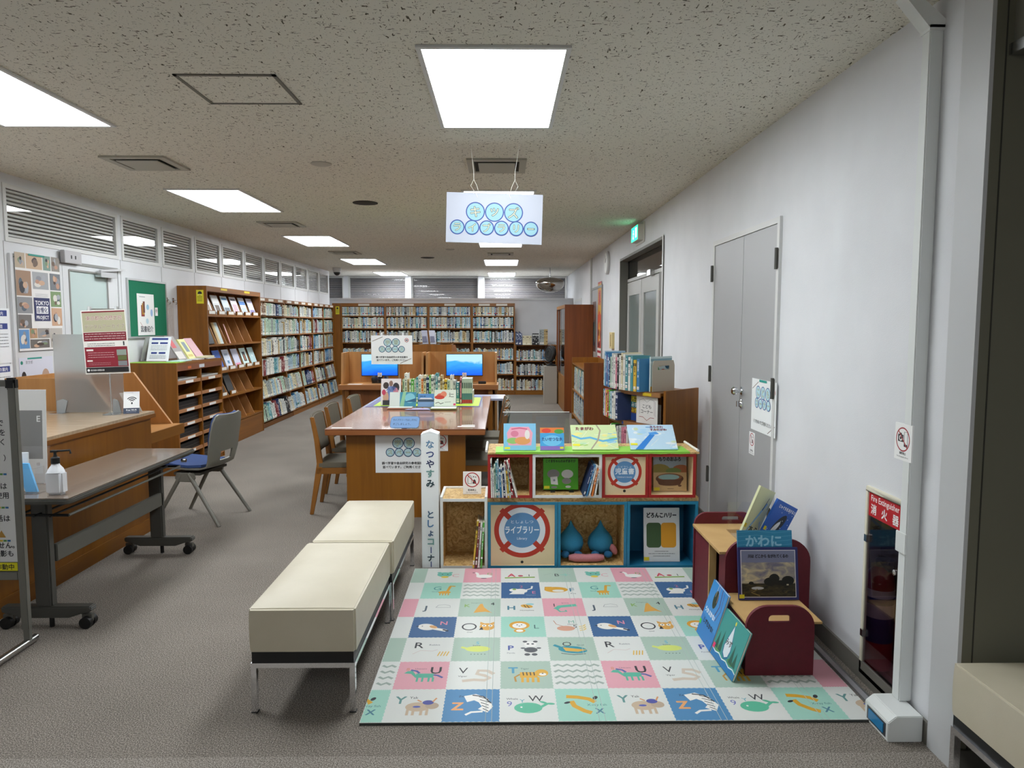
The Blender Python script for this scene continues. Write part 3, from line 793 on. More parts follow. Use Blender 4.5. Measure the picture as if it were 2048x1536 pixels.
M().box(XR - .035, XR, 10.05, 10.30, 1.20, 1.43, mat('#d8c58c', .5)).box(XR - .038, XR - .035, 10.15, 10.19, 1.23, 1.40, mat('#7a5a2c', .5)).build('wall_switch_box', None, label='cream wall switch box with a brown slot beyond the door recess', cat='switch box')

def nofood(w, h):
    p = Pr(w, h, '#f4f4f4'); r = w * .38; cx, cy = w / 2, h - w * .46
    K = '#26262a'
    p.line([(cx - r * .62, cy - r * .55), (cx - r * .62, cy + r * .3), (cx - r * .45, cy + r * .62), (cx - r * .25, cy + r * .62), (cx - r * .08, cy + r * .3), (cx - r * .08, cy - r * .55), (cx - r * .62, cy - r * .55)], r * .06, K)
    p.poly([(cx + r * .05, cy - r * .55), (cx + r * .6, cy - r * .55), (cx + r * .5, cy - r * .1), (cx + r * .32, cy + r * .1), (cx + r * .14, cy - r * .1)], K)
    p.ell(cx + r * .2, cy + r * .45, r * .12, r * .07, K, 8).ell(cx + r * .5, cy + r * .4, r * .1, r * .07, K, 8)
    p.ring(cx, cy, r, r * .13, '#b3212c'); a = r * .68
    p.line([(cx - a, cy + a), (cx + a, cy - a)], r * .12, '#b3212c')
    p.text('飲食禁止', cx, h * .14, h * .095, K, bold=.02, maxw=w * .7).text('No Food or Drink', cx, h * .05, h * .07, '#55555a', maxw=w * .9)
    return p
def mini_corner(p, w, h):
    p.line([(.03 * w, h * .80), (.28 * w, h * .95)], w * .012, '#7c6a62').line([(.7 * w, h * .03), (.97 * w, h * .2)], w * .012, '#7c6a62')
p = Pr(.40, .32, '#f2f4f4')
mini_corner(p, .40, .32); p.ring(.36, .26, .022, .006, '#b3212c').rect(.352, .252, .016, .016, '#333')
bubbles(p, [('こども', .04), ('コーナー', .032)], .19, .28, .04, .1)
p.text('くつをぬいでご利用ください。', .2, .05, .026, '#23262c', bold=.01, maxw=.3).rect(.13, .305, .12, .014, '#1b9c92')
wallprint(p, XR - .0145, 4.01, .895, 'door_poster', 'white poster with letters in circles and green tape on the near grey door', 'poster')
wallprint(nofood(.10, .14), XR - .0145, 4.335, .735, 'sign_card', 'small no food or drink card below the poster on the grey door', 'card')
p = Pr(.115, .14, '#f3f3f1'); K = '#2b2b2e'
p.poly([(.022, .07), (.058, .07), (.058, .098), (.048, .098), (.045, .104), (.034, .104), (.031, .098), (.022, .098)], K).ell(.04, .084, .011, .011, '#f3f3f1').ell(.04, .084, .006, .006, K)
p.line([(.064, .055), (.064, .11), (.086, .11), (.086, .055), (.064, .055)], .003, K).rect(.064, .055, .022, .008, K)
p.ring(.055, .08, .044, .005, '#a3222c').line([(.024, .111), (.086, .049)], .005, '#a3222c')
p.text('撮影禁止', .057, .023, .011, K, bold=.02).text('No photography allowed', .057, .011, .0075, K, maxw=.1)
wallprint(p, 1.5195, 2.597, 1.032, 'sign_plate', 'white no photography plate fixed on the vertical wall duct', 'sign', -1, .006)

# extinguisher cabinet
t = thing('extinguisher_cabinet', 'cream framed wall cabinet with red header and dark clear door', 'cabinet', (XR, 2.84, .03))
CRM = mat('#e3decb', .5)
f = M(); a, b, c, d = 2.70, 2.985, .03, .86
f.box(XR - .012, XR + .004, a, b, c, c + .02, CRM).box(XR - .012, XR + .004, a, b, d - .02, d, CRM).box(XR - .012, XR + .004, a, a + .018, c + .02, d - .02, CRM).box(XR - .012, XR + .004, b - .018, b, c + .02, d - .02, CRM)
f.build('frame', t, .002)
f = M(); IN = mat('#a8a196', .6); x0, x1 = XR + .009, XR + .19
struct('wall_recess_back', M().box(x1, x1 + .005, 2.62, 3.22, c, d, IN))
struct('wall_recess_near', M().box(XR + .101, x1, 2.615, 2.62, c, d, IN))
struct('wall_recess_far', M().box(x0, x1, 3.22, 3.225, c, d, IN))
struct('wall_recess_top', M().box(XR + .101, x1, 2.62, 3.22, d, d + .005, IN))
struct('wall_recess_bottom', M().box(XR + .009, x1, 2.62, 3.22, c - .005, c, IN))
p = Pr(b - a - .036, .105, '#b8141f')
p.text('Fire Extinguisher', p.w / 2, .068, .036, '#f4f0ee', bold=.012, maxw=p.w * .86)
for i, ch in enumerate('消火器'): p.text(ch, p.w * (.16 + .34 * i), .016, .046, '#f4f0ee', bold=.03)
mm = M(); p.put(mm, (XR - .006, b - .018, d - .125), (0, -1, 0), (0, 0, 1), .003); mm.build('header_sign', t, label='red header sign reading Fire Extinguisher')
M().box(XR - .006, XR - .003, a + .018, b - .018, c + .02, d - .125, glass('tinted_acrylic', '#ddd3d9', rough=.02)).build('clear_door', t, label='dark tinted clear door')
for y, z in ((b - .03, .62), (b - .03, .2)):
    M().box(XR - .018, XR - .006, y, y + .02, z, z + .03, STEEL).build('catch', t)
M().lathe([(.012, 0), (.012, .006), (.005, .01)], (XR - .006, a + .045, .56), STEEL, 12, axis=(-1, 0, 0)).build('door_knob', t)
t = thing('fire_extinguisher', 'red fire extinguisher with blue white label inside the wall cabinet', 'fire extinguisher', (XR + .088, 3.025, .035))
RED = mat('#a3121c', .3); cx, cy = XR + .088, 3.025
M().lathe([(.05, .031), (.06, .036), (.06, .42), (.052, .46), (.03, .485), (.02, .49)], (cx, cy, 0), RED).build('cylinder', t)
M().lathe([(.0605, .16), (.0605, .36)], (cx, cy, 0), mat('#22306e', .4)).lathe([(.0608, .36), (.0608, .395)], (cx, cy, 0), mat('#dcd9d6', .4)).lathe([(.0608, .27), (.0608, .33)], (cx, cy, 0), mat('#c9c9d4', .4)).build('label_sleeve', t, label='blue and white label')
M().lathe([(.02, .485), (.022, .52), (.012, .53)], (cx, cy, 0), BLACK).bar((cx, cy, .53), (cx - .01, cy - .11, .55), .02, .012, BLACK).bar((cx, cy, .515), (cx - .01, cy - .1, .50), .02, .01, BLACK).build('valve_handle', t)
M().tube([(cx + .02, cy, .51), (cx + .06, cy + .03, .5), (cx + .075, cy + .03, .40), (cx + .07, cy + .02, .22)], .011, BLACK, 8).build('hose', t)

# ---------------------------------------------------------------- hanging sign
t = thing('hanging_sign', 'white hanging sign with blue letter circles over the aisle', 'sign', (-.06, 4.7, 2.08))
p = Pr(.625, .32, '#a6aab6')  # sheet and print colours darkened to offset the strong light on the sign
bubbles(p, [('キッズ', .062), ('ライブラリー', .048)], .3125, .262, .05, .1, fill='#80aab4', rim='#123880', ink='#bcc2a2', edge='#141f36', lw=.007)
mm = M(); rot = .028; ux = Vector((math.cos(rot), 0, -math.sin(rot))); uy = Vector((math.sin(rot), 0, math.cos(rot)))
o = Vector((-.376, 4.695, 2.083)); p.put(mm, o, ux, uy, .004); mm.build('sign_board', t)
for sx, hx in ((.20, -.212), (.415, .105)):
    tp = o + ux * sx + uy * .30; top = Vector((hx, 4.72, H_CEIL)); kn = tp.lerp(top, .32) + Vector((-.01 if sx < .3 else .01, 0, 0))
    w = M().tube([top, kn + Vector((0, 0, .05)), kn], .0016, mat('#e6e3d8', .4), 6)
    w.tube([kn, kn + Vector((-.02, 0, -.04)), tp + Vector((-.008, -.004, .01)), tp + Vector((0, -.004, -.01))], .0014, mat('#e6e3d8', .4), 6)
    w.tube([kn, kn + Vector((.02, 0, -.04)), tp + Vector((.012, .002, .01)), tp + Vector((0, .002, -.01))], .0014, mat('#e6e3d8', .4), 6)
    w.build('string', t)
M().box(-.3, -.297, 4.69, 4.71, H_CEIL - .001, H_CEIL, BLACK).build('ceiling_slot', t)

# ---------------------------------------------------------------- benches
bz = thing('bench', 'cream leather bench with chrome legs, nearest the camera on the left', 'bench', (-.80, 3.165, 0), group='cream leather benches')
M().puff(-.211, .211, -.435, .435, .25, .425, .022, LEATHER, .008, 12, .007).build('cushion', bz, local=True)
M().box(-.202, .202, -.432, .432, .206, .25, BLACK).build('base_band', bz, local=True)
f = M(); 
for s in (-1, 1):
    f.box(-.207, .207, s * .424 - .011, s * .424 + .011, .186, .206, CHROME); f.box(s * .196 - .011, s * .196 + .011, -.413, .413, .186, .206, CHROME)
f.build('rail', bz, local=True)
for sx in (-1, 1):
    for sy in (-1, 1):
        l = M().box(sx * .196 - .011, sx * .196 + .011, sy * .424 - .011, sy * .424 + .011, .004, .186, CHROME).box(sx * .196 - .013, sx * .196 + .013, sy * .424 - .013, sy * .424 + .013, 0, .004, BLACK)
        l.build('leg', bz, local=True)
dup(bz, (-.785, 4.045, 0), 0, 'cream leather bench placed behind the nearest one, by the white column sign')
dup(bz, (1.71, 1.83, 0), 0, 'cream leather bench cut by the right edge of the photo')

# ---------------------------------------------------------------- white column sign
t = thing('column_sign', 'tall white box column with vertical hiragana lettering beside the crates', 'sign', (-.46, 4.45, 0))
M().box(-.52, -.41, 4.42, 4.53, 0, .86, mat('#e8ebec', .55)).prism([(0, 0), (.11, 0), (.055, .02)], (-.52, 4.42, .86), (1, 0, 0), (0, 0, 1), (0, 1, 0), .11, mat('#e8ebec', .55)).build('column', t)
p = Pr(.108, .856, '#edf0f1')
cols = ['#5d86a8', '#3d4f86', '#26305c', '#6f9d98', '#1f3b44']
for i, ch in enumerate('なつやすみ'): p.text(ch, .056, .773 - i * .062, .056, cols[i], bold=.035)
for i, (ch, c) in enumerate(zip('としょコ', ['#3a5c78', '#4a7aa8', '#3d5a7c', '#6f9d98'])): p.text(ch, .056, .325 - i * .058, .054 if ch != 'ょ' else .05, c, bold=.035)
p.rect(.054, .095, .006, .04, '#3d4f86').text('ナ', .056, .045, .05, '#1f3b44', bold=.035).rect(.054, .005, .006, .036, '#3d4f86')
mm = M(); p.put(mm, (-.519, 4.4185, .002), (1, 0, 0), (0, 0, 1), .0012); mm.build('lettering_sheet', t)

# ---------------------------------------------------------------- play mat
mx0, mx1, my0, my1 = -.56, 1.468, 2.635, 4.375
TW, TH_ = .2285, (my1 - my0) / 7
mz = .012
C_ = {'w': '#d9dbd6', 'm': '#9fd0bf', 's': '#a9bfb0', 'p': '#dfa2ad', 'b': '#3d6592', 'b2': '#4b86b4', 'c': '#d9dbd6'}
rowsdef = [  # bottom row first; columns start at the partial column
    ('XYZW', ['m', 'w', 'b2', 'w']), ('~UVT', ['c', 'p', 'w', 's']), ('QRSP', ['s', 'w', 's', 'w']), ('MNOL', ['w', 'b', 'w', 'm']),
    ('IJKH', ['p', 'w', 's', 'w']), ('FG~E', ['w', 'm', 'c', 'b']), ('BCDA', ['s', 'w', 'p', 'w'])]
p = Pr(mx1 - mx0, my1 - my0, '#d9dbd6', .55, 2.0e-5)
def motif(p, ch):
    K = '#2a2d33'; E, L_, PO, T = p.ell, p.line, p.poly, p.text
    if ch == 'A': T('A', -.22, -.12, .3, '#cf4f63', bold=.04); E(.02, -.06, .07, .05, '#b9404c'); L_([(-.4, -.2), (.4, -.16)], .07, '#7fa83f'); T('1', .25, -.1, .2, K)
    elif ch == 'B': T('B', .0, -.1, .26, K); L_([(-.35, 0), (-.15, .1), (-.1, 0)], .01, '#8aa396'); E(.22, 0, .15, .03, '#8fc2b4'); E(.22, 0, .04, .1, '#8fc2b4')
    elif ch == 'C': T('C', .28, -.12, .3, '#dba3ab'); E(-.02, .05, .2, .16, '#6fb8a8'); E(-.17, .18, .06, .05, '#6fb8a8'); E(.13, .18, .06, .05, '#6fb8a8'); E(.0, -.12, .1, .07, '#e0c552'); E(-.08, .07, .02, .02, K); E(.06, .07, .02, .02, K)
    elif ch == 'D': T('D', .2, .0, .22, '#7fa85a'); E(.05, -.08, .22, .12, '#eceae4'); L_([(-.12, -.05), (-.14, .12), (-.2, .18)], .08, '#eceae4'); E(-.24, .17, .04, .02, K); E(.04, -.22, .08, .02, K)
    elif ch == 'E': E(0, -.05, .17, .13, '#e4e2dc'); E(-.17, .0, .12, .1, '#e4e2dc'); E(-.16, .05, .05, .05, '#86ac58'); L_([(.12, .0), (.28, .1), (.3, .25)], .05, '#e4e2dc'); PO([(-.3, -.25), (-.2, -.1), (.1, -.1), (.08, -.25)], '#e4e2dc'); T('2', .02, .15, .2, '#c96f86'); T('E', .33, -.22, .22, '#e07f98'); T('Elephant', .25, -.33, .07, '#9fb4cc')
    elif ch == 'F': E(-.1, .02, .3, .17, '#d8a33c'); E(-.05, -.05, .15, .07, '#d9dbd6'); PO([(-.4, .0), (-.38, .2), (-.2, .2), (-.22, 0)], '#d8a33c'); T('F', .3, -.1, .3, '#4e7f92', bold=.02); T('Fox', .32, -.25, .09, K)
    elif ch == 'G': T('G', -.12, .02, .32, '#4f8f92'); L_([(.14, -.1), (.2, .26)], .07, '#d8a33c'); L_([(.18, .27), (.33, .25)], .05, '#d8a33c'); [p.rect(x, -.3, .03, .16, '#d8a33c') for x in (-.04, .03, .1, .17)]; E(.08, -.12, .16, .08, '#d8a33c'); T('Giraffe', -.15, -.1, .07, '#55706c')
    elif ch == 'H': T('H', -.25, -.14, .3, '#4c7f92', bold=.03); E(.12, .05, .15, .09, '#d9a545', rot=-.3); L_([(.05, .12), (.1, -.02)], .02, K); L_([(.12, .1), (.18, -.05)], .02, K); E(.2, .16, .1, .05, '#8fc6ce'); T('Honeybee', .12, -.2, .08, K)
    elif ch == 'I': T('I', -.22, .02, .24, K); L_([(-.2, -.12), (-.1, .02), (.1, .06), (.32, .1)], .13, '#63b7a0'); L_([(-.18, -.1), (-.1, -.26), (.05, -.24), (.02, -.17)], .05, '#63b7a0'); T('Iguana', .05, .2, .07, '#7a5a60')
    elif ch == 'J': T('J', -.3, -.14, .34, '#4b5a66', bold=.02); L_([(-.05, 0), (.0, .12), (.15, .16), (.28, .1), (.3, 0), (-.05, 0)], .012, '#7d8288')
    elif ch == 'K': T('K', -.3, .02, .22, '#86ac58', bold=.02); PO([(-.14, -.3), (-.06, -.02), (.0, .18), (.06, .2), (.1, .0), (.22, -.2), (.3, -.3), (.14, -.24), (0, -.26)], '#dba550'); T('4', .3, .12, .2, K, bold=.02); T('Kangaroo', -.08, .22, .07, '#6f7f74')
    elif ch == 'L': E(-.08, .06, .23, .2, '#dca23c'); E(-.08, .04, .16, .13, '#ecebe6'); E(-.08, -.2, .13, .09, '#dca23c'); E(-.08, -.2, .08, .06, '#ecebe6'); E(-.13, .08, .015, .02, K); E(-.03, .08, .015, .02, K); E(-.08, .02, .02, .015, K); T('L', .3, -.1, .26, '#4b6a6c')
    elif ch == 'M': T('M', .1, .15, .2, '#6fae9c'); T('5', .16, -.08, .2, K); E(-.05, -.1, .2, .12, '#cf9a82'); L_([(-.1, 0), (-.25, .1), (-.3, .28)], .02, '#bf8a76'); [L_([(.25, -.2 + k * .09), (.35, -.17 + k * .09), (.4, -.1 + k * .09)], .03, '#e0bd55') for k in range(3)]; T('Monkey', .12, .07, .07, K)
    elif ch == 'N': E(-.15, -.0, .2, .15, '#e6e3dc', rot=-.3); L_([(-.05, -.05), (.2, -.14), (.3, -.18)], .1, '#e6e3dc'); L_([(.22, -.13), (.35, -.2)], .05, '#1e2230'); E(.0, .0, .1, .06, '#d7a36a', rot=-.6); E(-.25, .04, .016, .016, K); PO([(-.4, .03), (-.33, .06), (-.33, 0)], K); T('N', .22, .1, .24, '#d7889c', bold=.02)
    elif ch == 'O': p.ring(-.2, 0, .15, .035, K); E(.2, 0, .17, .17, '#dba550'); PO([(.04, .1), (.04, .24), (.14, .16)], '#dba550'); PO([(.36, .1), (.36, .24), (.26, .16)], '#dba550'); E(.13, .05, .05, .05, '#f0eee8'); E(.27, .05, .05, .05, '#f0eee8'); E(.13, .05, .02, .02, K); E(.27, .05, .02, .02, K); PO([(.02, -.15), (.12, -.15), (.08, 0)], K); T('Owl', -.18, -.28, .07, K)
    elif ch == 'P': T('P', -.28, -.05, .26, '#4b5aa0', bold=.03); T('Panda', -.28, -.2, .07, '#6a6f78'); G = '#55575c'; E(.13, .18, .13, .12, '#e9e8e4'); E(.02, .3, .05, .04, G); E(.24, .3, .05, .04, G); E(.08, .2, .03, .03, G); E(.18, .2, .03, .03, G); E(.13, -.05, .14, .11, G); E(-.03, .02, .05, .03, G); E(.3, .02, .05, .03, G); E(.05, -.24, .06, .05, G); E(.2, -.24, .06, .05, G)
    elif ch == 'Q': T('Q', -.1, .1, .26, K); E(.0, -.05, .3, .15, '#2f8fa0', rot=-.15); PO([(-.2, .05), (.3, -.06), (.1, -.14), (-.15, -.1)], '#dcab45'); L_([(-.25, .05), (-.38, .15)], .08, '#2f8fa0'); L_([(-.25, -.2), (.0, -.26), (.25, -.22)], .02, K); T('Quail', .18, .12, .07, K)
    elif ch == 'R': T('R', -.2, .05, .34, K, bold=.01); T('Rabbit', .12, .15, .09, '#6a6f78'); L_([(-.3, -.2), (-.15, -.05), (.1, -.08), (.2, -.02)], .015, '#cdb9b4'); [L_([(.22 + k * .06, -.28), (.26 + k * .06, -.1)], .025, '#dbb04a') for k in range(4)]
    elif ch == 'S': E(.03, .0, .26, .12, '#cfd96f'); L_([(-.2, .02), (-.32, .08)], .07, '#cfd96f'); T('S', .02, .2, .16, '#5fb0c4', bold=.02); T('Swine', 0, .12, .07, K); [E(-.1 + k * .07, -.22, .015, .01, K) for k in range(5)]
    elif ch == 'T': T('T', -.25, .05, .3, '#4f98b8', bold=.04); T('Tiger', -.02, .18, .08, '#55706c'); p.rect(-.12, -.12, .34, .2, '#dca93a'); E(.3, .05, .13, .13, '#dca93a'); [p.rect(-.1 + k * .1, -.28, .05, .18, '#dca93a') for k in range(4)]; [L_([(-.06 + k * .07, .08), (-.05 + k * .07, -.04)], .02, K) for k in range(4)]; E(.32, 0, .07, .05, '#eceae4'); E(.32, .03, .02, .015, K); L_([(-.12, 0), (-.22, -.1), (-.2, -.26)], .04, '#b98a3a')
    elif ch == 'U': T('U', .25, .05, .34, K, bold=.02); p.rect(-.12, -.1, .34, .15, '#57b197'); PO([(-.12, .0), (-.2, .15), (-.3, .14), (-.36, .06), (-.22, .04), (-.12, -.1)], '#57b197'); L_([(-.24, .18), (-.12, .14), (-.06, .06)], .05, '#5560a0'); L_([(.22, .0), (.3, -.02), (.4, -.1)], .05, '#5560a0'); [p.rect(x, -.24, .04, .15, '#57b197') for x in (-.1, 0, .12, .2)]; T('8', -.3, .16, .14, '#d28a5a'); T('Unicorn', -.05, .2, .07, '#7a5a60')
    elif ch == 'V': T('V', -.22, .05, .3, K); T('Viper', -.22, -.08, .08, K); L_([(-.22, -.22), (.0, -.18), (.2, -.2), (.3, -.12), (.2, -.03), (.05, .03), (.08, .15), (.25, .14), (.38, .02)], .09, '#cdbfae')
    elif ch == 'W': E(.0, -.1, .25, .16, '#5bb896'); L_([(.2, -.1), (.34, .02)], .06, '#5bb896'); E(.28, .06, .08, .03, '#5bb896', rot=-.5); E(.4, .02, .08, .03, '#5bb896', rot=-.1); E(-.12, -.08, .02, .02, '#f0f0f0'); L_([(-.1, .06), (-.1, .14)], .015, '#4fa0b0'); L_([(-.14, .16), (-.1, .12), (-.06, .16)], .015, '#4fa0b0'); T('9', -.33, -.05, .22, '#6a6fb4'); T('W', .15, .1, .26, K); T('Whale', -.28, .15, .08, K)
    elif ch == 'X': L_([(-.3, .24), (-.1, .22), (.1, .16), (.2, .06)], .1, '#d8a52e'); L_([(-.22, .1), (-.18, -.05), (-.02, -.2), (.1, -.26)], .1, '#d8a52e'); E(.22, .2, .04, .06, K, rot=-.6); E(-.3, .05, .06, .03, K, rot=.4); T('X-ray fish', .22, -.05, .09, '#4c7f80'); T('X', .25, -.28, .22, '#4c7f92', bold=.03)
    elif ch == 'Y': T('Y', -.28, .05, .32, '#5f8f8c', bold=.02); T('Yak', -.05, .2, .1, K); E(.05, -.05, .22, .14, '#c7b197'); E(.3, -.02, .12, .1, '#b9a58e'); [p.rect(x, -.3, .05, .18, '#c7b197') for x in (-.14, -.04, .1, .2)]; E(.22, .08, .1, .07, '#4c52a0'); L_([(.3, .1), (.36, .22)], .03, '#d29360'); L_([(.1, .1), (.02, .16)], .03, '#d29360'); E(.03, -.05, .07, .03, '#5a62b0')
    elif ch == 'Z': T('Z', -.25, -.15, .32, '#e6a56a', bold=.04); T('Zebra', -.15, .24, .08, '#1d2a3a'); L_([(-.12, .18), (.05, .24), (.2, .14), (.28, -.05), (.2, -.18)], .2, '#eceae4'); [L_([(.12 + .02 * k, .25 - .09 * k), (.3, .17 - .09 * k)], .018, K) for k in range(5)]; L_([(.2, -.2), (.0, -.22), (-.1, -.3)], .05, '#eceae4'); L_([(0, .3), (.2, .26), (.34, .05)], .03, K)
for r, (seq, cs) in enumerate(rowsdef):
    for c in range(10):
        x0 = (-.62 + c) * TW; x1 = x0 + TW; y0 = r * TH_; y1 = y0 + TH_
        ch = seq[c % 4]; col = C_[cs[c % 4]]
        a = max(x0, 0); b = min(x1, p.w)
        if b - a < .01: continue
        if cs[c % 4] not in 'wc':
            n = 20; z = .0035; pts = []
            xs = [a + (b - a) * i / n for i in range(n + 1)]
            pts += [(x, y0 + (z if i % 2 else 0)) for i, x in enumerate(xs)]
            pts += [(b - (z if i % 2 else 0), y0 + TH_ * i / n) for i in range(1, n)]
            pts += [(x, y1 - (z if i % 2 else 0)) for i, x in list(enumerate(xs))[::-1]]
            pts += [(a + (z if i % 2 else 0), y0 + TH_ * i / n) for i in range(n - 1, 0, -1)]
            p.at(0, 0, 1); p.k = 0; p.poly(pts, col)
        if ch == '~':
            for i in range(4):
                yy = y0 + TH_ * (.18 + .21 * i); k = 10
                pts = [(x0 + TW * (.05 + .9 * j / k), yy + (.012 if j % 2 else -.004)) for j in range(k + 1)]
                pts = [(min(max(u, 0), p.w), v) for u, v in pts]
                if c == 0: pts = [q_ for q_ in pts if q_[0] > 0]
                p.at(0, 0, 1); p.k = 2; p.line(pts, .015, '#9caaa0')
        elif a == x0 or ch in 'XY':
            if c == 9 and ch != 'Y': continue
            p.k = 2; p.at((x0 + x1) / 2, (y0 + y1) / 2, TW, TH_); motif(p, ch)
p.at(0, 0, 1)
MATB = noisy('mat_under', [(.3, '#cfd2cc'), (.7, '#d9dbd6')], 40, .6)
t = thing('play_mat', 'folding foam play mat with alphabet animal squares on the floor', 'play mat', ((mx0 + mx1) / 2, (my0 + my1) / 2, 0))
mm = M(); p.put(mm, (mx0, my0, mz), (1, 0, 0), (0, 1, 0), .002)
mm.build('printed_top', t)
M().box(mx0, mx1, my0, my1, 0.0005, mz - .0021, mat('#3c3f3c', .7)).build('foam_core', t)
for fx in (-.06, .385, .86, 1.26):
    q = M()
    for d in (-.012, .012):
        q.prism([(-.0012, 0), (.0012, 0), (.0, .0010)], (fx + d, my0, mz + .0004), (1, 0, 0), (0, 0, 1), (0, 1, 0), my1 - my0, mat('#b9c2be', .5))
    q.build('fold_shade_line', t)  # thin pale grey lines stand in for the shading along the folds

# ---------------------------------------------------------------- books
# (label colour, cover, spine marks)
BOOKC = [('white', '#e2e0d8', '#3a4a5a'), ('cream', '#d8cfae', '#5a4a3a'), ('pale blue', '#a9c3cf', '#2d4a66'), ('pale green', '#b3c9b4', '#37523f'),
         ('grey', '#9aa09c', '#2e3236'), ('light grey', '#c6c9c4', '#44484c'), ('blue', '#3f7fae', '#e6ecf0'), ('navy', '#27365e', '#dfe3ea'), ('teal', '#4d9199', '#eef2f0'),
         ('black', '#1f2124', '#d8d8d4'), ('tan', '#b99f6c', '#4a3a26'), ('brown', '#6b4a34', '#dfd3bd'), ('dark red', '#7c2b2f', '#e8dcd0'), ('purple', '#57407a', '#e4dcec'),
         ('yellow', '#d9b23c', '#3a3226'), ('orange', '#d9772e', '#f6ece0'), ('bright green', '#57a743', '#f2f6ee'), ('pink', '#d98a9c', '#6a3040'), ('red', '#b3262c', '#f2e6e0')]
BN = {c[0]: i for i, c in enumerate(BOOKC)}
PAGE = mat('#e6e1d2', .8)
def book_mesh(ci, seed, tag=None):
    """unit book: x = thickness -.5..+.5, spine at y=0 facing -y, depth 1, height 1"""
    nm, c, k = BOOKC[ci]; rr = random.Random(seed); m = M(); cm = mat(c, .5); km = mat(k, .5)
    m.box(-.5, -.42, 0, 1, 0, 1, cm).box(.42, .5, 0, 1, 0, 1, cm).box(-.42, .42, 0, .02, 0, 1, cm).box(-.42, .42, .02, .97, .015, .975, PAGE)
    e = -.004
    def q(x0, x1, z0, z1, mm): m.add([(x0, e, z0), (x1, e, z0), (x1, e, z1), (x0, e, z1)], [(0, 1, 2, 3)], mm)
    z = .92; st = rr.choice([0, 1, 2])
    if st == 1: q(-.5, .5, .8, .9, km)
    while z > .42:
        h = rr.uniform(.025, .045)
        if rr.random() < .85: q(-.22, .22 * rr.uniform(.6, 1), z - h, z - .006, km if not (st == 1 and z > .78) else cm)
        z -= h + .006
        if rr.random() < .12: z -= .08
    if rr.random() < .7: q(-.42, .42, .07, .16, mat('#f0eee6', .5)); q(-.2, .2, .1, .115, mat('#b0403c', .5))
    if rr.random() < .4: q(-.5, .5, .2, .24, km)
    me = m.build('book'); d = me.data; bpy.data.objects.remove(me); return d
PROTO = {}
def book_data(name, v):
    k = (name, v % 3)
    if k not in PROTO: PROTO[k] = book_mesh(BN[name], BN[name] * 7 + v % 3)
    return PROTO[k]
def put_book(color, v, pos, rz, th, dp, h, lean=0, tilt=0, label=None, group=None):
    o = bpy.data.objects.new('book', book_data(color, v)); COL.objects.link(o)
    o.scale = (th, dp, h)
    o.rotation_euler = (Matrix.Rotation(rz, 3, 'Z') @ Matrix.Rotation(tilt, 3, 'X') @ Matrix.Rotation(lean, 3, 'Y')).to_euler()
    o.location = (pos[0], pos[1], pos[2] + .5 * th * abs(math.sin(lean)))
    return setp(o, label, 'book', group)
def geo_book(m, color, origin, ex, ey, th, dp, h, seed, ez=(0, 0, 1)):
    """plain book drawn into a mass mesh; ex along the shelf, ey into the shelf"""
    nm, c, k = BOOKC[BN[color]]; o = Vector(origin); ex = Vector(ex); ey = Vector(ey); ez = Vector(ez); rr = random.Random(seed)
    m.obox(o, ex * th, ey * dp, ez * h, mat(c, .5))
    def q(a, b, z0, z1, mm):
        p0 = o - ey * .0012
        vs = [p0 + ex * th * a + ez * h * z0, p0 + ex * th * b + ez * h * z0, p0 + ex * th * b + ez * h * z1, p0 + ex * th * a + ez * h * z1]
        f = (0, 1, 2, 3)
        m.add(vs, [f], mm)
    z1 = .92
    while z1 > .45:
        hh = rr.uniform(.05, .14); q(.3, .7, z1 - hh, z1 - .02, mat(k, .5)); z1 -= hh + rr.uniform(0, .05)
    if rr.random() < .7: q(.12, .88, .06, .15, mat('#d6d3ca', .5))
    if rr.random() < .4: q(0, 1, .2, .3, mat(rr.choice(['#3f7fae', '#b3262c', '#2f6b4f', '#27365e']), .5))
PALE = ['white'] * 5 + ['cream'] * 4 + ['pale blue'] * 4 + ['pale green'] * 3 + ['light grey'] * 4 + ['grey'] * 2 + ['blue', 'teal', 'tan', 'black', 'navy', 'brown', 'white', 'dark red']
MIX = ['white'] * 2 + ['cream'] * 3 + ['pale blue'] * 4 + ['blue'] + ['light grey'] * 6 + ['grey'] * 5 + ['teal', 'navy', 'tan', 'tan', 'black', 'black', 'pale green', 'brown']
KIDS = ['white', 'yellow', 'red', 'blue', 'pale blue', 'bright green', 'orange', 'pink', 'white', 'teal', 'cream', 'navy']

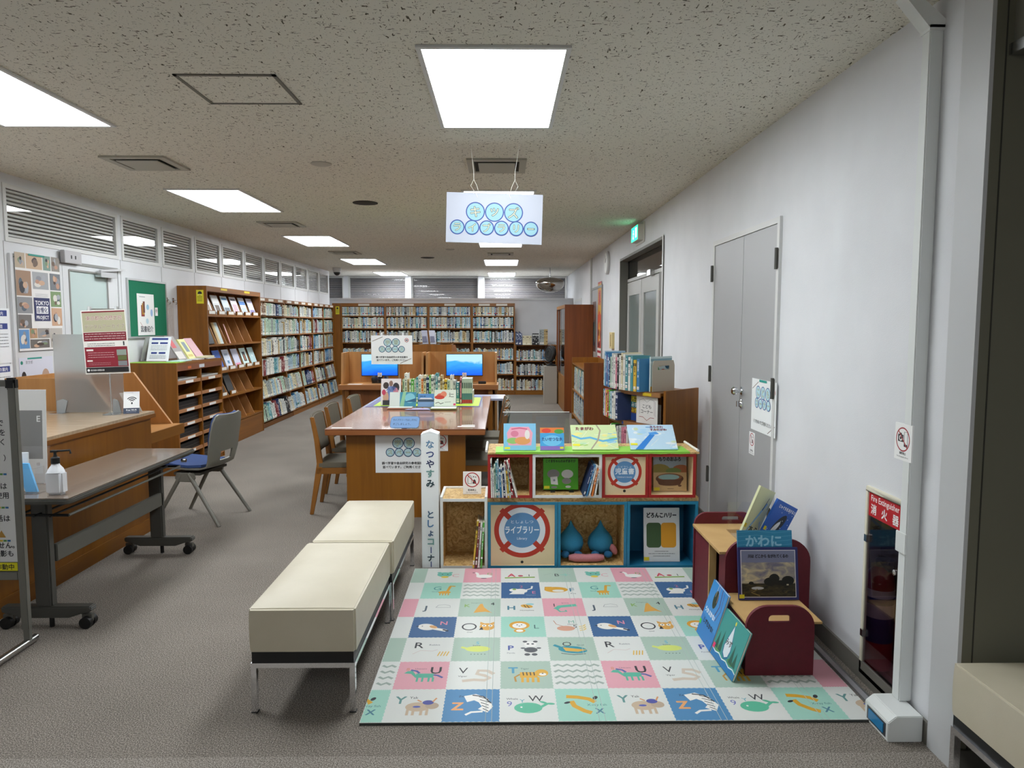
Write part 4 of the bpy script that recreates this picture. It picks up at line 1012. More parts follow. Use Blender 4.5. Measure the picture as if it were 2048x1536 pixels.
# ---------------------------------------------------------------- left wall bookcases
xf, xb = -3.665, -3.845
XB_ = -3.56                      # front of the flared foot
SH = [.10, .43, .77, 1.07, 1.38, 1.68]
TILT = .17
def front(z): return xf if z >= .76 else XB_ + (xf - XB_) * max(z - .07, 0) / .69
rowname = ['bottom', 'fifth', 'fourth', 'third', 'second', 'top']
units = [(10.36, 12.0), (12.0, 13.74), (13.74, 15.44)]
unames = ['nearest', 'middle', 'farthest']
CTY = 'bookcase'
TAGM = mat('#d9d4cb', .5)
SIDE = [(xb, 0), (XB_, 0), (XB_, .07), (xf, .76), (xf, 1.95), (xb, 1.95)]
for ui, (y0, y1) in enumerate(units):
    t = thing('bookcase', 'brown bookcase full of pale books along the left wall, %s of three' % unames[ui], CTY, (xf, (y0 + y1) / 2, 0), group='bookcases along the left wall')
    for y in (y0, y1 - .022):
        M().prism(SIDE, (0, y, 0), (1, 0, 0), (0, 0, 1), (0, 1, 0), .022, W2z).build('side_panel', t)
    ym = (y0 + y1) / 2 if ui else 11.03
    M().prism([(xb, .09), (XB_ - .008, .09), (xf - .004, .76), (xf - .004, 1.89), (xb, 1.89)], (0, ym - .011, 0), (1, 0, 0), (0, 0, 1), (0, 1, 0), .022, W2z).build('divider', t)
    M().box(xb, xb + .008, y0 + .022, y1 - .022, .09, 1.89, W2z).build('back_panel', t)
    M().box(xb, xf + .01, y0 + .022, y1 - .022, 1.89, 1.95, W2y).build('top_panel', t)
    M().box(XB_ - .03, XB_ - .004, y0 + .022, y1 - .022, 0, .068, W2y).build('plinth', t)
    bays = [(y0 + .022, ym - .011), (ym + .011, y1 - .022)]
    for si, z in enumerate(SH):
        for by0, by1 in bays:
            if si < 2:
                a = front(z); M().prism([(a, z), (xb + .01, z - (a - xb - .01) * math.tan(TILT)), (xb + .01, z - .02 - (a - xb - .01) * math.tan(TILT)), (a, z - .02)][::-1], (0, by0, 0), (1, 0, 0), (0, 0, 1), (0, 1, 0), by1 - by0, W2y).build('shelf', t)
            else:
                M().box(xb + .008, xf, by0, by1, z - .02, z, W2y).box(xf, xf + .0015, by0, by1, z - .02, z, WEDGE).build('shelf', t)
    for by0, by1 in bays:
        for k in range(2):
            yy = by0 + (by1 - by0) * (k + .5) / 2
            M().box(xf + .01, xf + .012, yy - .12, yy + .12, 1.905, 1.94, TAGM).build('shelf_tag', t, label='pale shelf tag')
# books: nearest two units as individuals, farthest unit as a mass
mass = M(); rr = random.Random(21); cnt = 0
bayno = 0
baynames = ['first (nearest) bay', 'second bay', 'third bay', 'fourth bay']
for ui, (y0, y1) in enumerate(units):
    ym = (y0 + y1) / 2 if ui else 11.03
    for bi, (by0, by1) in enumerate([(y0 + .024, ym - .013), (ym + .013, y1 - .024)]):
        for si, z in enumerate(SH):
            top = (SH + [1.89])[si + 1] - .02 if si < 5 else 1.89
            hmax = top - z - .012
            y = by0 + .002; k = 0; v = 0
            run = rr.choice(PALE); rn = 0
            while True:
                if rn <= 0: run = rr.choice(PALE); rn = rr.choice([1, 1, 1, 2, 3, 5])
                rn -= 1
                th = rr.uniform(.022, .042) if ui < 2 else rr.uniform(.02, .04)
                if rr.random() < .08: th = rr.uniform(.045, .06)
                if y + th > by1 - .002: break
                h = min(hmax, rr.uniform(.66, .99) * min(hmax, .30)); dp = rr.uniform(.13, .15); xx = front(z) - .018; tl = -TILT if si < 2 else 0
                if rr.random() < .03 and k > 2: y += rr.uniform(.02, .06); k += 1; continue
                if bayno < 2:
                    lab = '%s book, %s from the near end, %s shelf, %s of left wall' % (run, ORD[v], rowname[si], baynames[bayno])
                    put_book(run, rr.randrange(3), (xx, y + th / 2, z + .0012), PI / 2, th - .001, dp, h * (.93 if si < 2 else 1), tilt=tl, label=lab, group='books in the left wall bookcases')
                    v += 1; cnt += 1
                else:
                    geo_book(mass, run, (xx, y, z + .0012), (0, 1, 0), (-math.cos(tl), 0, math.sin(tl)), th - .001, dp, h * (.93 if si < 2 else 1), rr.random(), ez=(math.sin(tl), 0, math.cos(tl)))
                y += th; k += 1
        bayno += 1
NBOOKS_LEFT = cnt
# ---------------------------------------------------------------- back wall bookcases
bx = [-3.53, -2.57, -1.635, -.69, .25]
yf = 15.52
SB = [.10, .46, .77, 1.15, 1.46, 1.73]
for i in range(4):
    x0, x1 = bx[i] + .002, bx[i + 1] - .002
    t = thing('bookcase', ['tall brown bookcase at the far left of the back wall', 'tall brown back wall bookcase, second from the left corner',
              'tall brown back wall bookcase, third from the left corner', 'tall brown back wall bookcase, rightmost of the tall ones'][i], CTY, ((x0 + x1) / 2, yf, 0), group='tall bookcases along the back wall')
    for x in (x0, x1 - .022): M().box(x, x + .022, yf, yf + .3, 0, 2.0, W2z).build('side_panel', t)
    M().box(x0 + .022, x1 - .022, yf, yf + .3, 1.93, 2.0, W2x).build('top_panel', t)
    M().box(x0 + .022, x1 - .022, yf + .29, yf + .3, .1, 1.93, W2z).build('back_panel', t)
    M().box(x0 + .022, x1 - .022, yf + .005, yf + .02, 0, .08, W2x).build('plinth', t)
    for z in SB: M().box(x0 + .022, x1 - .022, yf, yf + .29, z - .022, z, W2x).build('shelf', t)
    for a in ([.38], [.38], [.35], [.15, .53])[i]:
        M().box(x0 + a, x0 + a + .24, yf - .002, yf, 1.945, 1.985, mat('#cfcac0', .5)).build('shelf_tag', t, label='pale shelf tag')
    for si, z in enumerate(SB):
        top = (SB + [1.93])[si + 1] - .022 if si < 5 else 1.93
        x = x0 + .026
        if i == 3 and si < 1: x = x0 + .5
        while x < x1 - .026:
            th = rr.uniform(.018, .036)
            if x + th > x1 - .024: break
            if i >= 2 and si in (3, ) and rr.random() < .06: x += .02; continue
            c = rr.choice(MIX if i else PALE)
            geo_book(mass, c, (x, yf + .02, z + .0005), (1, 0, 0), (0, 1, 0), th - .0008, .16, min(top - z - .012, rr.uniform(.21, .26)), rr.random())
            x += th
t = thing('bookcase', 'low brown bookcase in the back right corner with large volumes on top', CTY, (.7, yf, 0))
x0, x1 = .255, 1.16; SL = [.10, .43, .75]
for x in (x0, x1 - .022): M().box(x, x + .022, yf, yf + .3, 0, 1.07, W2z).build('side_panel', t)
M().box(x0, x1, yf, yf + .3, 1.07, 1.095, W2x).build('top_panel', t)
M().box(x0 + .022, x1 - .022, yf + .29, yf + .3, .1, 1.07, W2z).build('back_panel', t)
M().box(x0 + .022, x1 - .022, yf + .005, yf + .02, 0, .08, W1x).build('plinth', t)
for z in SL:
    M().box(x0 + .022, x1 - .022, yf, yf + .29, z - .022, z, W2x).build('shelf', t)
    x = x0 + .026
    while True:
        th = rr.uniform(.018, .034)
        if x + th > x1 - .024: break
        geo_book(mass, rr.choice(MIX), (x, yf + .02, z + .0005), (1, 0, 0), (0, 1, 0), th - .0008, .16, rr.uniform(.19, .25), rr.random())
        x += th
for k, (x, n, c, h) in enumerate(((.27, 6, 'navy', .29), (.42, 6, 'cream', .20), (.63, 4, 'black', .25), (.79, 2, 'grey', .34), (.88, 2, 'tan', .34))):
    for j in range(n):
        th = (.022, .032, .034, .045, .04)[k]
        nm = ['dark blue', 'cream', 'black', 'tall grey', 'tall tan'][k]
        put_book(c, j, (x + th * (j + .5), yf + .03, 1.0955), 0, th - .001, .2, h - (.02 * (j % 3) if k == 0 else 0),
                 label='%s volume, %s of its set, standing on the low corner bookcase' % (nm, ORD[j]), group='volumes on the low corner bookcase')
BOOKMASS = mass   # finished after the right hand shelves are filled

t = thing('filler_panel', 'brown filler board with a yellow notice in the far left corner', 'panel', (-3.62, yf, 0))
M().box(-3.715, -3.535, yf + .0, yf + .025, 0, 2.0, W2z).build('board', t)
p = Pr(.08, .17, '#d8cc2a'); p.ell(.04, .13, .022, .022, '#222').scribble(.01, .09, .06, 4, '#333322', .006, .018, 2)
mm = M(); p.put(mm, (-3.64, yf - .002, 1.76), (1, 0, 0), (0, 0, 1), .001); mm.build('yellow_notice', t, label='yellow notice sticker')

# ---------------------------------------------------------------- magazine rack (tall) on the left
y0, y1, zt = 8.47, 10.33, 2.0
xr = -3.50
RACKSH = [.30, .64, .96, 1.30, 1.66]
t = thing('magazine_rack', 'tall brown magazine display rack with sloped compartments on the left wall', 'magazine rack', (xr, (y0 + y1) / 2, 0))
for y in (y0, y1 - .025): M().box(XL + .005, xr, y, y + .025, 0, zt, W2z).build('side_panel', t)
M().box(XL + .005, XL + .02, y0 + .025, y1 - .025, .1, zt - .06, W2z).build('back_panel', t)
M().box(XL + .005, xr, y0 + .025, y1 - .025, zt - .06, zt, W2y).build('top_panel', t)
M().box(xr - .03, xr - .005, y0 + .025, y1 - .025, 0, .27, W2y).build('plinth', t)
NCOL = 6; cw = (y1 - y0 - .05) / NCOL
for si, z in enumerate(RACKSH):
    M().box(XL + .02, xr - .005, y0 + .025, y1 - .025, z - .022, z, W2y).build('shelf', t)
    zz = (RACKSH + [zt - .06])[si + 1] - .022 if si < 4 else zt - .06
    for c in range(1, NCOL):
        y = y0 + .025 + c * cw
        M().prism([(XL + .02, z), (xr - .02, z), (xr - .16, zz), (XL + .02, zz)], (0, y - .005, 0), (1, 0, 0), (0, 0, 1), (0, 1, 0), .01, WEDGE if 0 else wood('divider_ply', '#c08a55', '#a8743f', 'z', .5)).build('divider', t)
    if si in (4, 2):
        for c in range(NCOL):
            y = y0 + .025 + c * cw + cw / 2
            l = M().box(xr - .03, xr - .012, y - .105, y + .105, z + .0, z + .055, W1y)
            l.box(xr - .012, xr - .011, y - .085, y + .085, z + .012, z + .048, mat('#e8e6e0', .5)).build('lip', t, label='lip with white label')
    if si == 1:
        for c in (1, 2):
            y = y0 + .025 + c * cw + cw / 2
            M().box(xr - .03, xr - .012, y - .085, y + .085, z, z + .055, W1y).box(xr - .012, xr - .011, y - .07, y + .07, z + .012, z + .048, mat('#e8e6e0', .5)).build('lip', t, label='lip with white label')
mm = M(); p = Pr(.085, .16, '#d8cc2a'); p.ell(.042, .12, .025, .025, '#222').rect(.02, .1, .045, .012, '#e8e070').scribble(.01, .08, .06, 4, '#333322', .006, .017, 2)
p.put(mm, (-3.62, y0 - .001, 1.79), (1, 0, 0), (0, 0, 1), .001); mm.build('yellow_notice', t, label='yellow notice sticker')
for yy in (8.9, 9.7): M().box(xr, xr + .001, yy, yy + .2, zt - .035, zt - .01, mat('#e0c42a', .5)).build('yellow_tag', t, label='yellow tag')
# magazines in the rack
def magazine(c, row, w, h, art, lb, lean=.33, cat='magazine', name='magazine', off=0, group='magazines in the tall rack', th=.006):
    z = RACKSH[row]; y = y0 + .025 + c * cw + (cw - w) / 2 + off
    p = Pr(w, h, art[0]); rr = random.Random(c * 7 + row)
    for (fx, fy, fw, fh, col) in art[1:]: p.rect(fx * w, fy * h, fw * w, fh * h, col)
    mm = M(); p.put(mm, (xr - .034, y, z + .002 + math.sin(lean) * th), (0, 1, 0), (-math.sin(lean), 0, math.cos(lean)), th)
    return mm.build(name, None, label=lb, cat=cat, group=group)
arts = {0: ['#e8e4e6', (.05, .7, .9, .2, '#c9c9d4'), (.3, .1, .5, .4, '#b59c84')], 1: ['#dfe0e2', (.1, .6, .8, .3, '#f2f2f2'), (.2, .1, .6, .4, '#6b5a4c')],
        2: ['#d6e2e8', (.1, .1, .8, .3, '#6e7a84'), (.1, .8, .8, .1, '#4a86b8')], 3: ['#ece6ea', (.15, .1, .7, .5, '#c9a8b4'), (.1, .8, .8, .1, '#5a5a66')],
        4: ['#e4e8f2', (0, .6, 1, .2, '#3f78c0'), (.1, .1, .8, .35, '#aab8d0')], 5: ['#e2e0ee', (.1, .1, .8, .25, '#8f88b8'), (.1, .75, .8, .1, '#c4c0dc')]}
for c in range(6):
    magazine(c, 4, .21, .255, arts[c], ['white magazine partly hidden at the left end of the top row of the rack', 'white magazine with a brown photo, second in the top rack row', 'pale blue magazine, third in the top rack row',
             'pinkish white magazine, fourth in the top rack row', 'blue banded magazine, fifth in the top rack row', 'lilac white magazine at the right end of the top rack row'][c])
magazine(0, 3, .2, .29, ['#17181a', (.05, .1, .9, .8, '#232528')], 'black magazine binder in the left compartment of the second rack row', off=.0, th=.03)
magazine(1, 3, .17, .28, ['#c9b98f', (0, 0, .3, 1, '#b08a4a'), (.5, 0, .5, 1, '#b7c6c4')], 'tan and pale blue folder leaning in the second rack row')
magazine(2, 3, .03, .26, ['#d9a49c'], 'thin pink booklet leaning in the second rack row')
for c, a, lb in ((1, ['#2c5fc0', (.2, .5, .6, .08, '#e8eef8'), (.05, .05, .1, .9, '#2450a4')], 'bright blue magazine in the middle display row of the tall rack'),
                 (2, ['#ccd4e4', (.2, .7, .5, .1, '#8f9cb4'), (.35, .3, .3, .15, '#4a7fa8')], 'pale grey blue magazine right of the bright blue one'),
                 (3, ['#c8c8dc', (.1, .02, .8, .25, '#d98aa8')], 'lilac magazine with a pink block in the middle display row'),
                 (4, ['#cfe6e2', (.25, .3, .5, .5, '#26282c'), (.4, .35, .2, .3, '#a86a4a')], 'mint magazine with a dark photo in the middle display row'),
                 (5, ['#bcd9dc', (.4, .5, .2, .1, '#eaf4f4')], 'plain pale teal magazine at the right end of the middle display row'),
                 (0, ['#b9c6cc'], 'pale magazine at the left end of the middle display row')):
    magazine(c, 2, .21, .27, a, lb)
for c in (1, 2): magazine(c, 1, .2, .28, ['#141414', (.1, .1, .8, .8, '#1b1b1c')], 'black binder, %s of two above the lips in the fourth rack row' % ('left' if c == 1 else 'right'), th=.03, name='binder', cat='binder')

# ---------------------------------------------------------------- low pigeonhole rack
y0, y1, xr2, zt = 7.19, 8.35, -3.30, 1.155
t = thing('pigeonhole_rack', 'low brown pigeonhole rack with labelled shelves and black trays', 'rack', (xr2, 7.77, 0))
for y in (y0, y1 - .022): M().box(XL + .02, xr2, y, y + .022, 0, zt - .0, W1z if 0 else W2z).build('side_panel', t)
M().box(XL + .02, XL + .035, y0 + .022, y1 - .022, .05, zt - .03, W2z).build('back_panel', t)
M().box(XL + .02, xr2 - .005, y0 + .022, y1 - .022, zt - .025, zt, W2y).build('top_panel', t)
M().box(xr2 - .02, xr2, y0 + .022, y1 - .022, zt - .085, zt - .026, wood('rack_front', '#8a5230', '#744224', 'y')).build('fascia', t)
M().box(XL + .035, xr2 - .01, y0 + .022, y1 - .022, 0, .05, W2y).build('plinth', t)
ymid = (y0 + y1) / 2
M().box(XL + .035, xr2, ymid - .011, ymid + .011, .05, zt - .09, W2z).build('divider', t)
PZ = [.05 + .147 * i for i in range(7)]
LIP = wood('rack_lip', '#b07c52', '#9a6640', 'y')
for ci, (a, b) in enumerate(((y0 + .023, ymid - .012), (ymid + .012, y1 - .023))):
    for i, z in enumerate(PZ[:-0 or None]):
        M().box(XL + .036, xr2 - .02, a, b, z, z + .012, W2y).build('shelf', t)
        l = M().box(xr2 - .02, xr2 - .002, a, b, z, z + .034, LIP)
        c = (a + b) / 2
        l.box(xr2 - .002, xr2 - .001, c - .09, c + .09, z + .004, z + .03, mat('#e9e8e4', .5)).build('lip', t, label='lip with white label')
        if i == 6 and True:
            st = M()
            for k in range(5):
                st.obox((xr2 - .24, a + .03 + .006 * k, z + .0125 + .008 * k), (.21, 0, .004 * (k % 2)), (0, b - a - .08, 0), (0, 0, .006), mat(['#e3e2dd', '#d5d8da'][k % 2], .6))
            st.build('paper_stack', None, label='stack of loose white papers in the %s top slot of the pigeonhole rack' % ['left', 'right'][ci], cat='papers')
        elif i < 5:
            M().box(xr2 - .26, xr2 - .035, a + .012, b - .012, z + .0125, z + .11, BLACK).box(xr2 - .035, xr2 - .032, a + .02, b - .02, z + .03, z + .045, mat('#2b2b2b', .4)).box(xr2 - .035, xr2 - .032, a + .02, b - .02, z + .06, z + .075, mat('#2b2b2b', .4)).build(
                'document_tray', None, label='black document tray, %s column of the pigeonhole rack, %s from the floor' % (['left', 'right'][ci], ORD[i]), cat='tray', group='black trays in the pigeonhole rack')
M().box(xr2, xr2 + .001, 7.45, 7.53, zt - .07, zt - .045, mat('#c8642c', .5)).build('orange_sticker', t, label='orange sticker')
M().box(xr2, xr2 + .001, 7.73, 7.86, zt - .075, zt - .04, mat('#c9ccd2', .5)).build('name_tag', t, label='grey name tag')
for nm, a, b, c in (('mat', 7.20, 8.34, '#7fae4a'),):
    M().box(-3.82, -3.31, a, 7.42, zt, zt + .004, mat('#8ab83c', .6)).build('green_sheet', None, label='yellow green sheet on top of the pigeonhole rack at its near edge', cat='sheet')
# things on the low rack
t = thing('notice_stand', 'white notice card with navy headings on a folded stand on the low rack', 'notice', (-3.66, 7.45, zt + .005))
p = Pr(.23, .27, '#eceef4'); p.rect(.03, .235, .17, .022, '#33408a').rect(.03, .19, .07, .02, '#33408a').rect(.12, .19, .08, .02, '#33408a').scribble(.03, .17, .17, 4, '#6a7086', .004, .016, 5).rect(.04, .08, .06, .02, '#33408a').rect(.12, .08, .07, .02, '#33408a').scribble(.03, .06, .17, 3, '#6a7086', .004, .015, 6)
mm = M(); p.put(mm, (-3.755, 7.50, zt + .006), (1, 0, 0), (-.0, .35, .93), .003); mm.build('notice_card', t)
M().obox((-3.80, 7.50, zt + .005), (.05, 0, 0), (0, -.0, 0.0) if 0 else (0, .11, 0), (0, 0, .003), mat('#8e928e', .5)).obox((-3.82, 7.51, zt + .006), (.01, 0, .0), (0, .14, 0), (.06, 0, .25), mat('#9da09c', .5)).build('stand', t, label='grey folded stand')
def leanbook(x, y, w, h, th, cover, spots, lb, lean=.5, z=zt + .004, ux=(.0, 1, 0), dirx=-1, name='booklet', cat='booklet', group=None):
    p = Pr(w, h, cover)
    for s in spots: p.rect(s[0] * w, s[1] * h, s[2] * w, s[3] * h, s[4])
    mm = M(); p.put(mm, (x, y, z + math.sin(lean) * th), ux, (-math.sin(lean), 0, math.cos(lean)), th); return mm.build(name, None, label=lb, cat=cat, group=group)
leanbook(-3.45, 7.60, .20, .30, .012, '#8a8480', [(.1, .5, .5, .35, '#b8242c'), (.05, .05, .8, .3, '#c9c2bc')], 'red and grey booklet leaning back on the low rack', .55)
leanbook(-3.45, 7.84, .17, .25, .02, '#d9d68c', [(.25, .35, .5, .5, '#6f7f88'), (.1, .1, .7, .12, '#c9b25a')], 'pale yellow booklet leaning back on the low rack', .55)
leanbook(-3.45, 8.05, .19, .27, .012, '#d3a3ac', [(.05, .05, .9, .03, '#c08c98')], 'pink booklet leaning back on the low rack beside the tall rack', .6)
rr = random.Random(8)
for k, (x, y, w, d, c) in enumerate(((-3.42, 7.50, .2, .28, '#bfe0da'), (-3.42, 7.86, .2, .2, '#e2e4e6'), (-3.40, 8.12, .18, .2, '#d8dadd'))):
    M().box(x - .06, x + .08, y - d / 2, y + d / 2, zt + .005, zt + .013, mat(c, .5)).build('leaflet', None, label=['mint leaflet lying at the front edge of the low rack', 'white leaflet lying in the middle of the low rack top', 'white leaflet lying by the far end of the low rack top'][k], cat='leaflet')
M().box(-3.44, -3.33, 7.98, 8.22, zt + .014, zt + .036, mat('#ded8ba', .6)).build('paper_box', None, .004, label='cream flat box on the far front corner of the low rack', cat='box')

# ---------------------------------------------------------------- study carrel behind the counter
def carrel_side(m, y, x0, x1, xt, zt_, zd, mt):
    m.prism([(x0, 0), (x1 - .35, 0), (x1 - .35, zd - .05), (x1, zd - .05), (x1, zd), (xt, zt_), (x0, zt_)], (0, y, 0), (1, 0, 0), (0, 0, 1), (0, 1, 0), .025, mt)
t = thing('study_carrel', 'wooden study carrel with slanted side panels behind the counter', 'study carrel', (-3.2, 5.75, 0))
for q in (5.40, 6.06):
    M().prism([(-3.75, 0), (-3.1, 0), (-3.1, .65), (-2.76, .65), (-2.76, .70), (-2.84, .70), (-3.15, 1.14), (-3.75, 1.14)], (0, q, 0), (1, 0, 0), (0, 0, 1), (0, 1, 0), .025, W3z).build('side_panel', t)
M().box(-3.775, -3.75, 5.40, 6.085, .0, 1.14, W3z).build('back_panel', t)
M().box(-3.75, -2.76, 5.425, 6.06, .665, .70, wood('carrel', '#bb864c', '#ab763e', 'y')).box(-2.76, -2.745, 5.40, 6.085, .62, .702, W1y).build('desk', t)

# ---------------------------------------------------------------- counter
t = thing('reception_counter', 'wood panelled reception counter with a pale laminate top, left side', 'counter', (-2.95, 4.0, 0))
CT = noisy('counter_laminate', [(.3, '#b09a80'), (.7, '#c0ab90')], 6, .18, 0, 4, 0, (1, 8, 1))
M().box(-3.45, -2.655, 3.64, 5.33, .10, .845, W1z).build('body', t)
M().box(-3.44, -2.65, 3.645, 5.325, 0, .10, W1y).build('plinth', t)
M().box(-3.47, -2.63, 3.61, 5.36, .85, .878, W2y).box(-3.465, -2.635, 3.615, 5.355, .878, .897, CT).build('counter_top', t)
zc = .8975
t = thing('partition_screen', 'frosted acrylic partition standing across the counter', 'screen', (-3.0, 5.22, zc))
FR = glass('frosted_acrylic', '#dfe0de', frost=.22)
M().box(-3.30, -2.80, 5.245, 5.249, zc + .002, 1.475, FR).build('acrylic_panel', t)
for x in (-3.26, -2.85):
    s = 1 if x > -3 else -1
    M().prism([(-.03, 0), (.03, 0), (.03 - .02 * s, .085), (.0 - .02 * s, .1), (-.03 - .0 * s, .085)], (x, 5.235, zc + .004), (1, 0, 0), (0, 0, 1), (0, 1, 0), .008, mat('#a9adae', .35, .5)).box(x - .05, x + .05, 5.17, 5.30, zc, zc + .004, STEEL).build('bracket', t)
t = thing('poster_stand', 'burgundy archive poster on a thin pole stand on the counter', 'poster stand', (-2.84, 5.12, zc))
M().lathe([(.06, 0), (.06, .004), (.012, .012), (.005, .02)], (-2.83, 5.13, zc), STEEL).tube([(-2.83, 5.13, zc + .01), (-2.84, 5.13, 1.64)], .004, STEEL, 8).tube([(-2.97, 5.13, 1.655), (-2.73, 5.13, 1.655)], .004, STEEL, 8).build('stand', t)
for x in (-2.95, -2.76): M().box(x - .008, x + .008, 5.11, 5.14, 1.635, 1.675, mat('#d5d8d8', .2)).build('clip', t)
p = Pr(.325, .455, '#eceae4')
p.rect(.008, .30, .309, .147, '#b6b394').rect(.008, .437, .309, .01, '#7e1c2c')
p.text('東京都水道歴史館', .165, .385, .034, '#efe6da', bold=.05, maxw=.26).text('東京都水道歴史館', .165, .385, .034, '#7e2430', bold=.0, maxw=.26)
p.text('デジタルアーカイブ', .165, .325, .034, '#e6ded0', bold=.045, maxw=.29).text('デジタルアーカイブ', .165, .325, .034, '#6f5a4a', maxw=.29)
p.rect(.008, .235, .309, .062, '#7e1c2c').scribble(.018, .283, .29, 3, '#d9c4c0', .004, .017, 3)
p.scribble(.03, .215, .2, 2, '#6a6a6e', .003, .014, 3).rect(.29, .2, .01, .028, '#26262a')
p.rect(.008, .05, .309, .142, '#8a1e30').rect(.02, .165, .05, .012, '#f0e6e2').scribble(.03, .15, .19, 3, '#dcb4b6', .003, .016, 9).rect(.02, .09, .04, .01, '#f0e6e2').scribble(.03, .078, .16, 2, '#cf9aa0', .002, .012, 4)
p.rect(.24, .13, .07, .04, '#8f9c92').rect(.245, .093, .065, .034, '#5f6a3c').rect(.245, .055, .065, .034, '#7f8488')
p.rect(.008, .01, .309, .036, '#1b1b1e').ell(.025, .028, .009, .009, '#f0f0f0').text('東京都水道歴史館', .09, .022, .014, '#f0f0f0', maxw=.1)
mm = M(); dn = Vector((1, -.04, .035)).normalized(); p.put(mm, (-2.995, 5.118, 1.19), dn, (-.03, -.02, 1), .002); mm.build('poster_board', t)
t = thing('wifi_card', 'white tent card with a wifi symbol at the counter end', 'tent card', (-2.72, 5.2, zc))
p = Pr(.105, .165, '#eeeff0')
for r in (.014, .026, .038): p.ring(.055, .085, r, .0065, '#23262c', 14, PI * .22, PI * .78)
p.ell(.055, .078, .006, .008, '#23262c').rect(0, .0, .105, .042, '#2f3a52').text('Free Wi-Fi', .052, .022, .016, '#f0f2f6', bold=.02).scribble(.02, .012, .065, 1, '#aab4c8', .002, .01, 2)
mm = M(); p.put(mm, (-2.765, 5.16, zc + .001), (.96, .28, 0), (-.10, .30, .95), .002)
mm.build('printed_card', t)
M().obox((-2.80, 5.30, zc + .001), (.09, .02, 0), (0, .003, 0), (-.01, -.1, .15), mat('#eeeff0', .5)).build('card_back', t)
M().prism([(0, 0), (.10, 0), (.07, .13), (.035, .13)], (-2.93, 4.28, zc), (1, 0, 0), (0, 0, 1), (0, 1, 0), .05, BLACK).build('card_holder', None, label='black wedge card holder on the counter near the grey placard', cat='holder')

# ---------------------------------------------------------------- folding desk in front of the counter
t = thing('folding_desk', 'long dark topped flip desk on casters against the counter', 'desk', (-2.36, 4.14, 0))
dx0, dx1, dy0, dy1, dz = -2.60, -2.115, 3.42, 4.86, .70
TOPM = wood('desk_top', '#7d6e60', '#6c5e52', 'y', .2, .8, .3)
M().box(dx0 + .012, dx1 - .012, dy0 + .012, dy1 - .012, dz - .012, dz, TOPM).build('top', t, .004)
def rrect(x0, x1, y0, y1, r, n=5):
    pts = []
    for cx, cy, a in ((x1 - r, y1 - r, 0), (x0 + r, y1 - r, PI / 2), (x0 + r, y0 + r, PI), (x1 - r, y0 + r, 3 * PI / 2)):
        pts += [(cx + r * math.cos(a + PI / 2 * i / n), cy + r * math.sin(a + PI / 2 * i / n)) for i in range(n + 1)]
    return pts
M().prism(rrect(dx0, dx1, dy0, dy1, .04), (0, 0, dz - .028), (1, 0, 0), (0, 1, 0), (0, 0, 1), .024, mat('#4c4b46', .35)).build('edge_band', t, .006)
M().box(-2.5, -2.3, 3.55, 3.62, dz - .06, dz - .03, BLACK).box(-2.5, -2.3, 4.68, 4.75, dz - .06, dz - .03, BLACK).box(-2.42, -2.36, 3.62, 4.68, dz - .06, dz - .035, BLACK).build('tilt_frame', t)
M().tube([(-2.17, 3.50, .60), (-2.17, 4.72, .60)], .007, GREYP, 8).tube([(-2.25, 3.48, .60), (-2.25, 4.74, .60)], .006, BLACK, 8).tube([(-2.33, 3.48, .60), (-2.33, 4.74, .60)], .006, BLACK, 8).tube([(-2.42, 3.48, .60), (-2.42, 4.74, .60)], .006, BLACK, 8) \
    .tube([(-2.45, 3.48, .66), (-2.45, 3.50, .60), (-2.17, 3.50, .60)], .007, BLACK, 8).tube([(-2.45, 4.74, .66), (-2.45, 4.72, .60), (-2.17, 4.72, .60)], .007, BLACK, 8).build('wire_shelf', t)
M().box(-2.325, -2.30, 3.60, 4.74, .33, .42, GREYP).build('crossbar', t, .004)
for y in (3.56, 4.74):
    M().box(-2.385, -2.30, y - .025, y + .025, .11, .66, DGREY).build('leg_post', t, .008)
    M().prism([(-2.56, .115), (-2.11, .115), (-2.10, .10), (-2.11, .085), (-2.16, .075), (-2.22, .055), (-2.46, .055), (-2.51, .075), (-2.56, .085)], (0, y - .028, 0), (1, 0, 0), (0, 0, 1), (0, 1, 0), .056, DGREY).build('foot', t, .006)
    for x in (-2.535, -2.135):
        M().tube([(x, y - .034, .03), (x, y - .006, .03)], .03, BLACK, 16).tube([(x, y + .006, .03), (x, y + .034, .03)], .03, BLACK, 16).box(x - .025, x + .025, y - .012, y + .012, .03, .07, GREYP).build('caster', t)
    M().tube([(-2.32, y, .003), (-2.32, y, .06)], .012, BLACK, 10).build('stopper', t)
M().tube([(-2.12, 4.64, .655), (-2.09, 4.64, .655)], .012, STEEL, 10).build('release_knob', t)
# things on the desk
t = thing('sanitizer_bottle', 'white square pump bottle with a black nozzle on the desk', 'bottle', (-2.235, 3.53, dz))
bx_, by_ = -2.24, 3.53
WP = mat('#e9ebf0', .3)
M().box(bx_ - .042, bx_ + .042, by_ - .03, by_ + .03, dz + .001, dz + .12, WP).build('bottle_body', t, .012, segs=3)
M().lathe([(.04, .112), (.033, .13), (.02, .147), (.016, .16)], (bx_, by_, dz), WP, 20).build('shoulder', t)
M().lathe([(.02, .156), (.02, .185), (.01, .19), (.007, .2), (.007, .215)], (bx_, by_, dz), BLACK, 16).box(bx_ - .018, bx_ + .014, by_ - .01, by_ + .01, dz + .212, dz + .222, BLACK).tube([(bx_ + .01, by_, dz + .218), (bx_ + .075, by_, dz + .222), (bx_ + .078, by_, dz + .205)], .005, BLACK, 8).build('pump', t)
t = thing('leaflet_holder', 'clear acrylic leaflet holder with blue leaflets on the desk', 'holder', (-2.40, 3.60, dz))
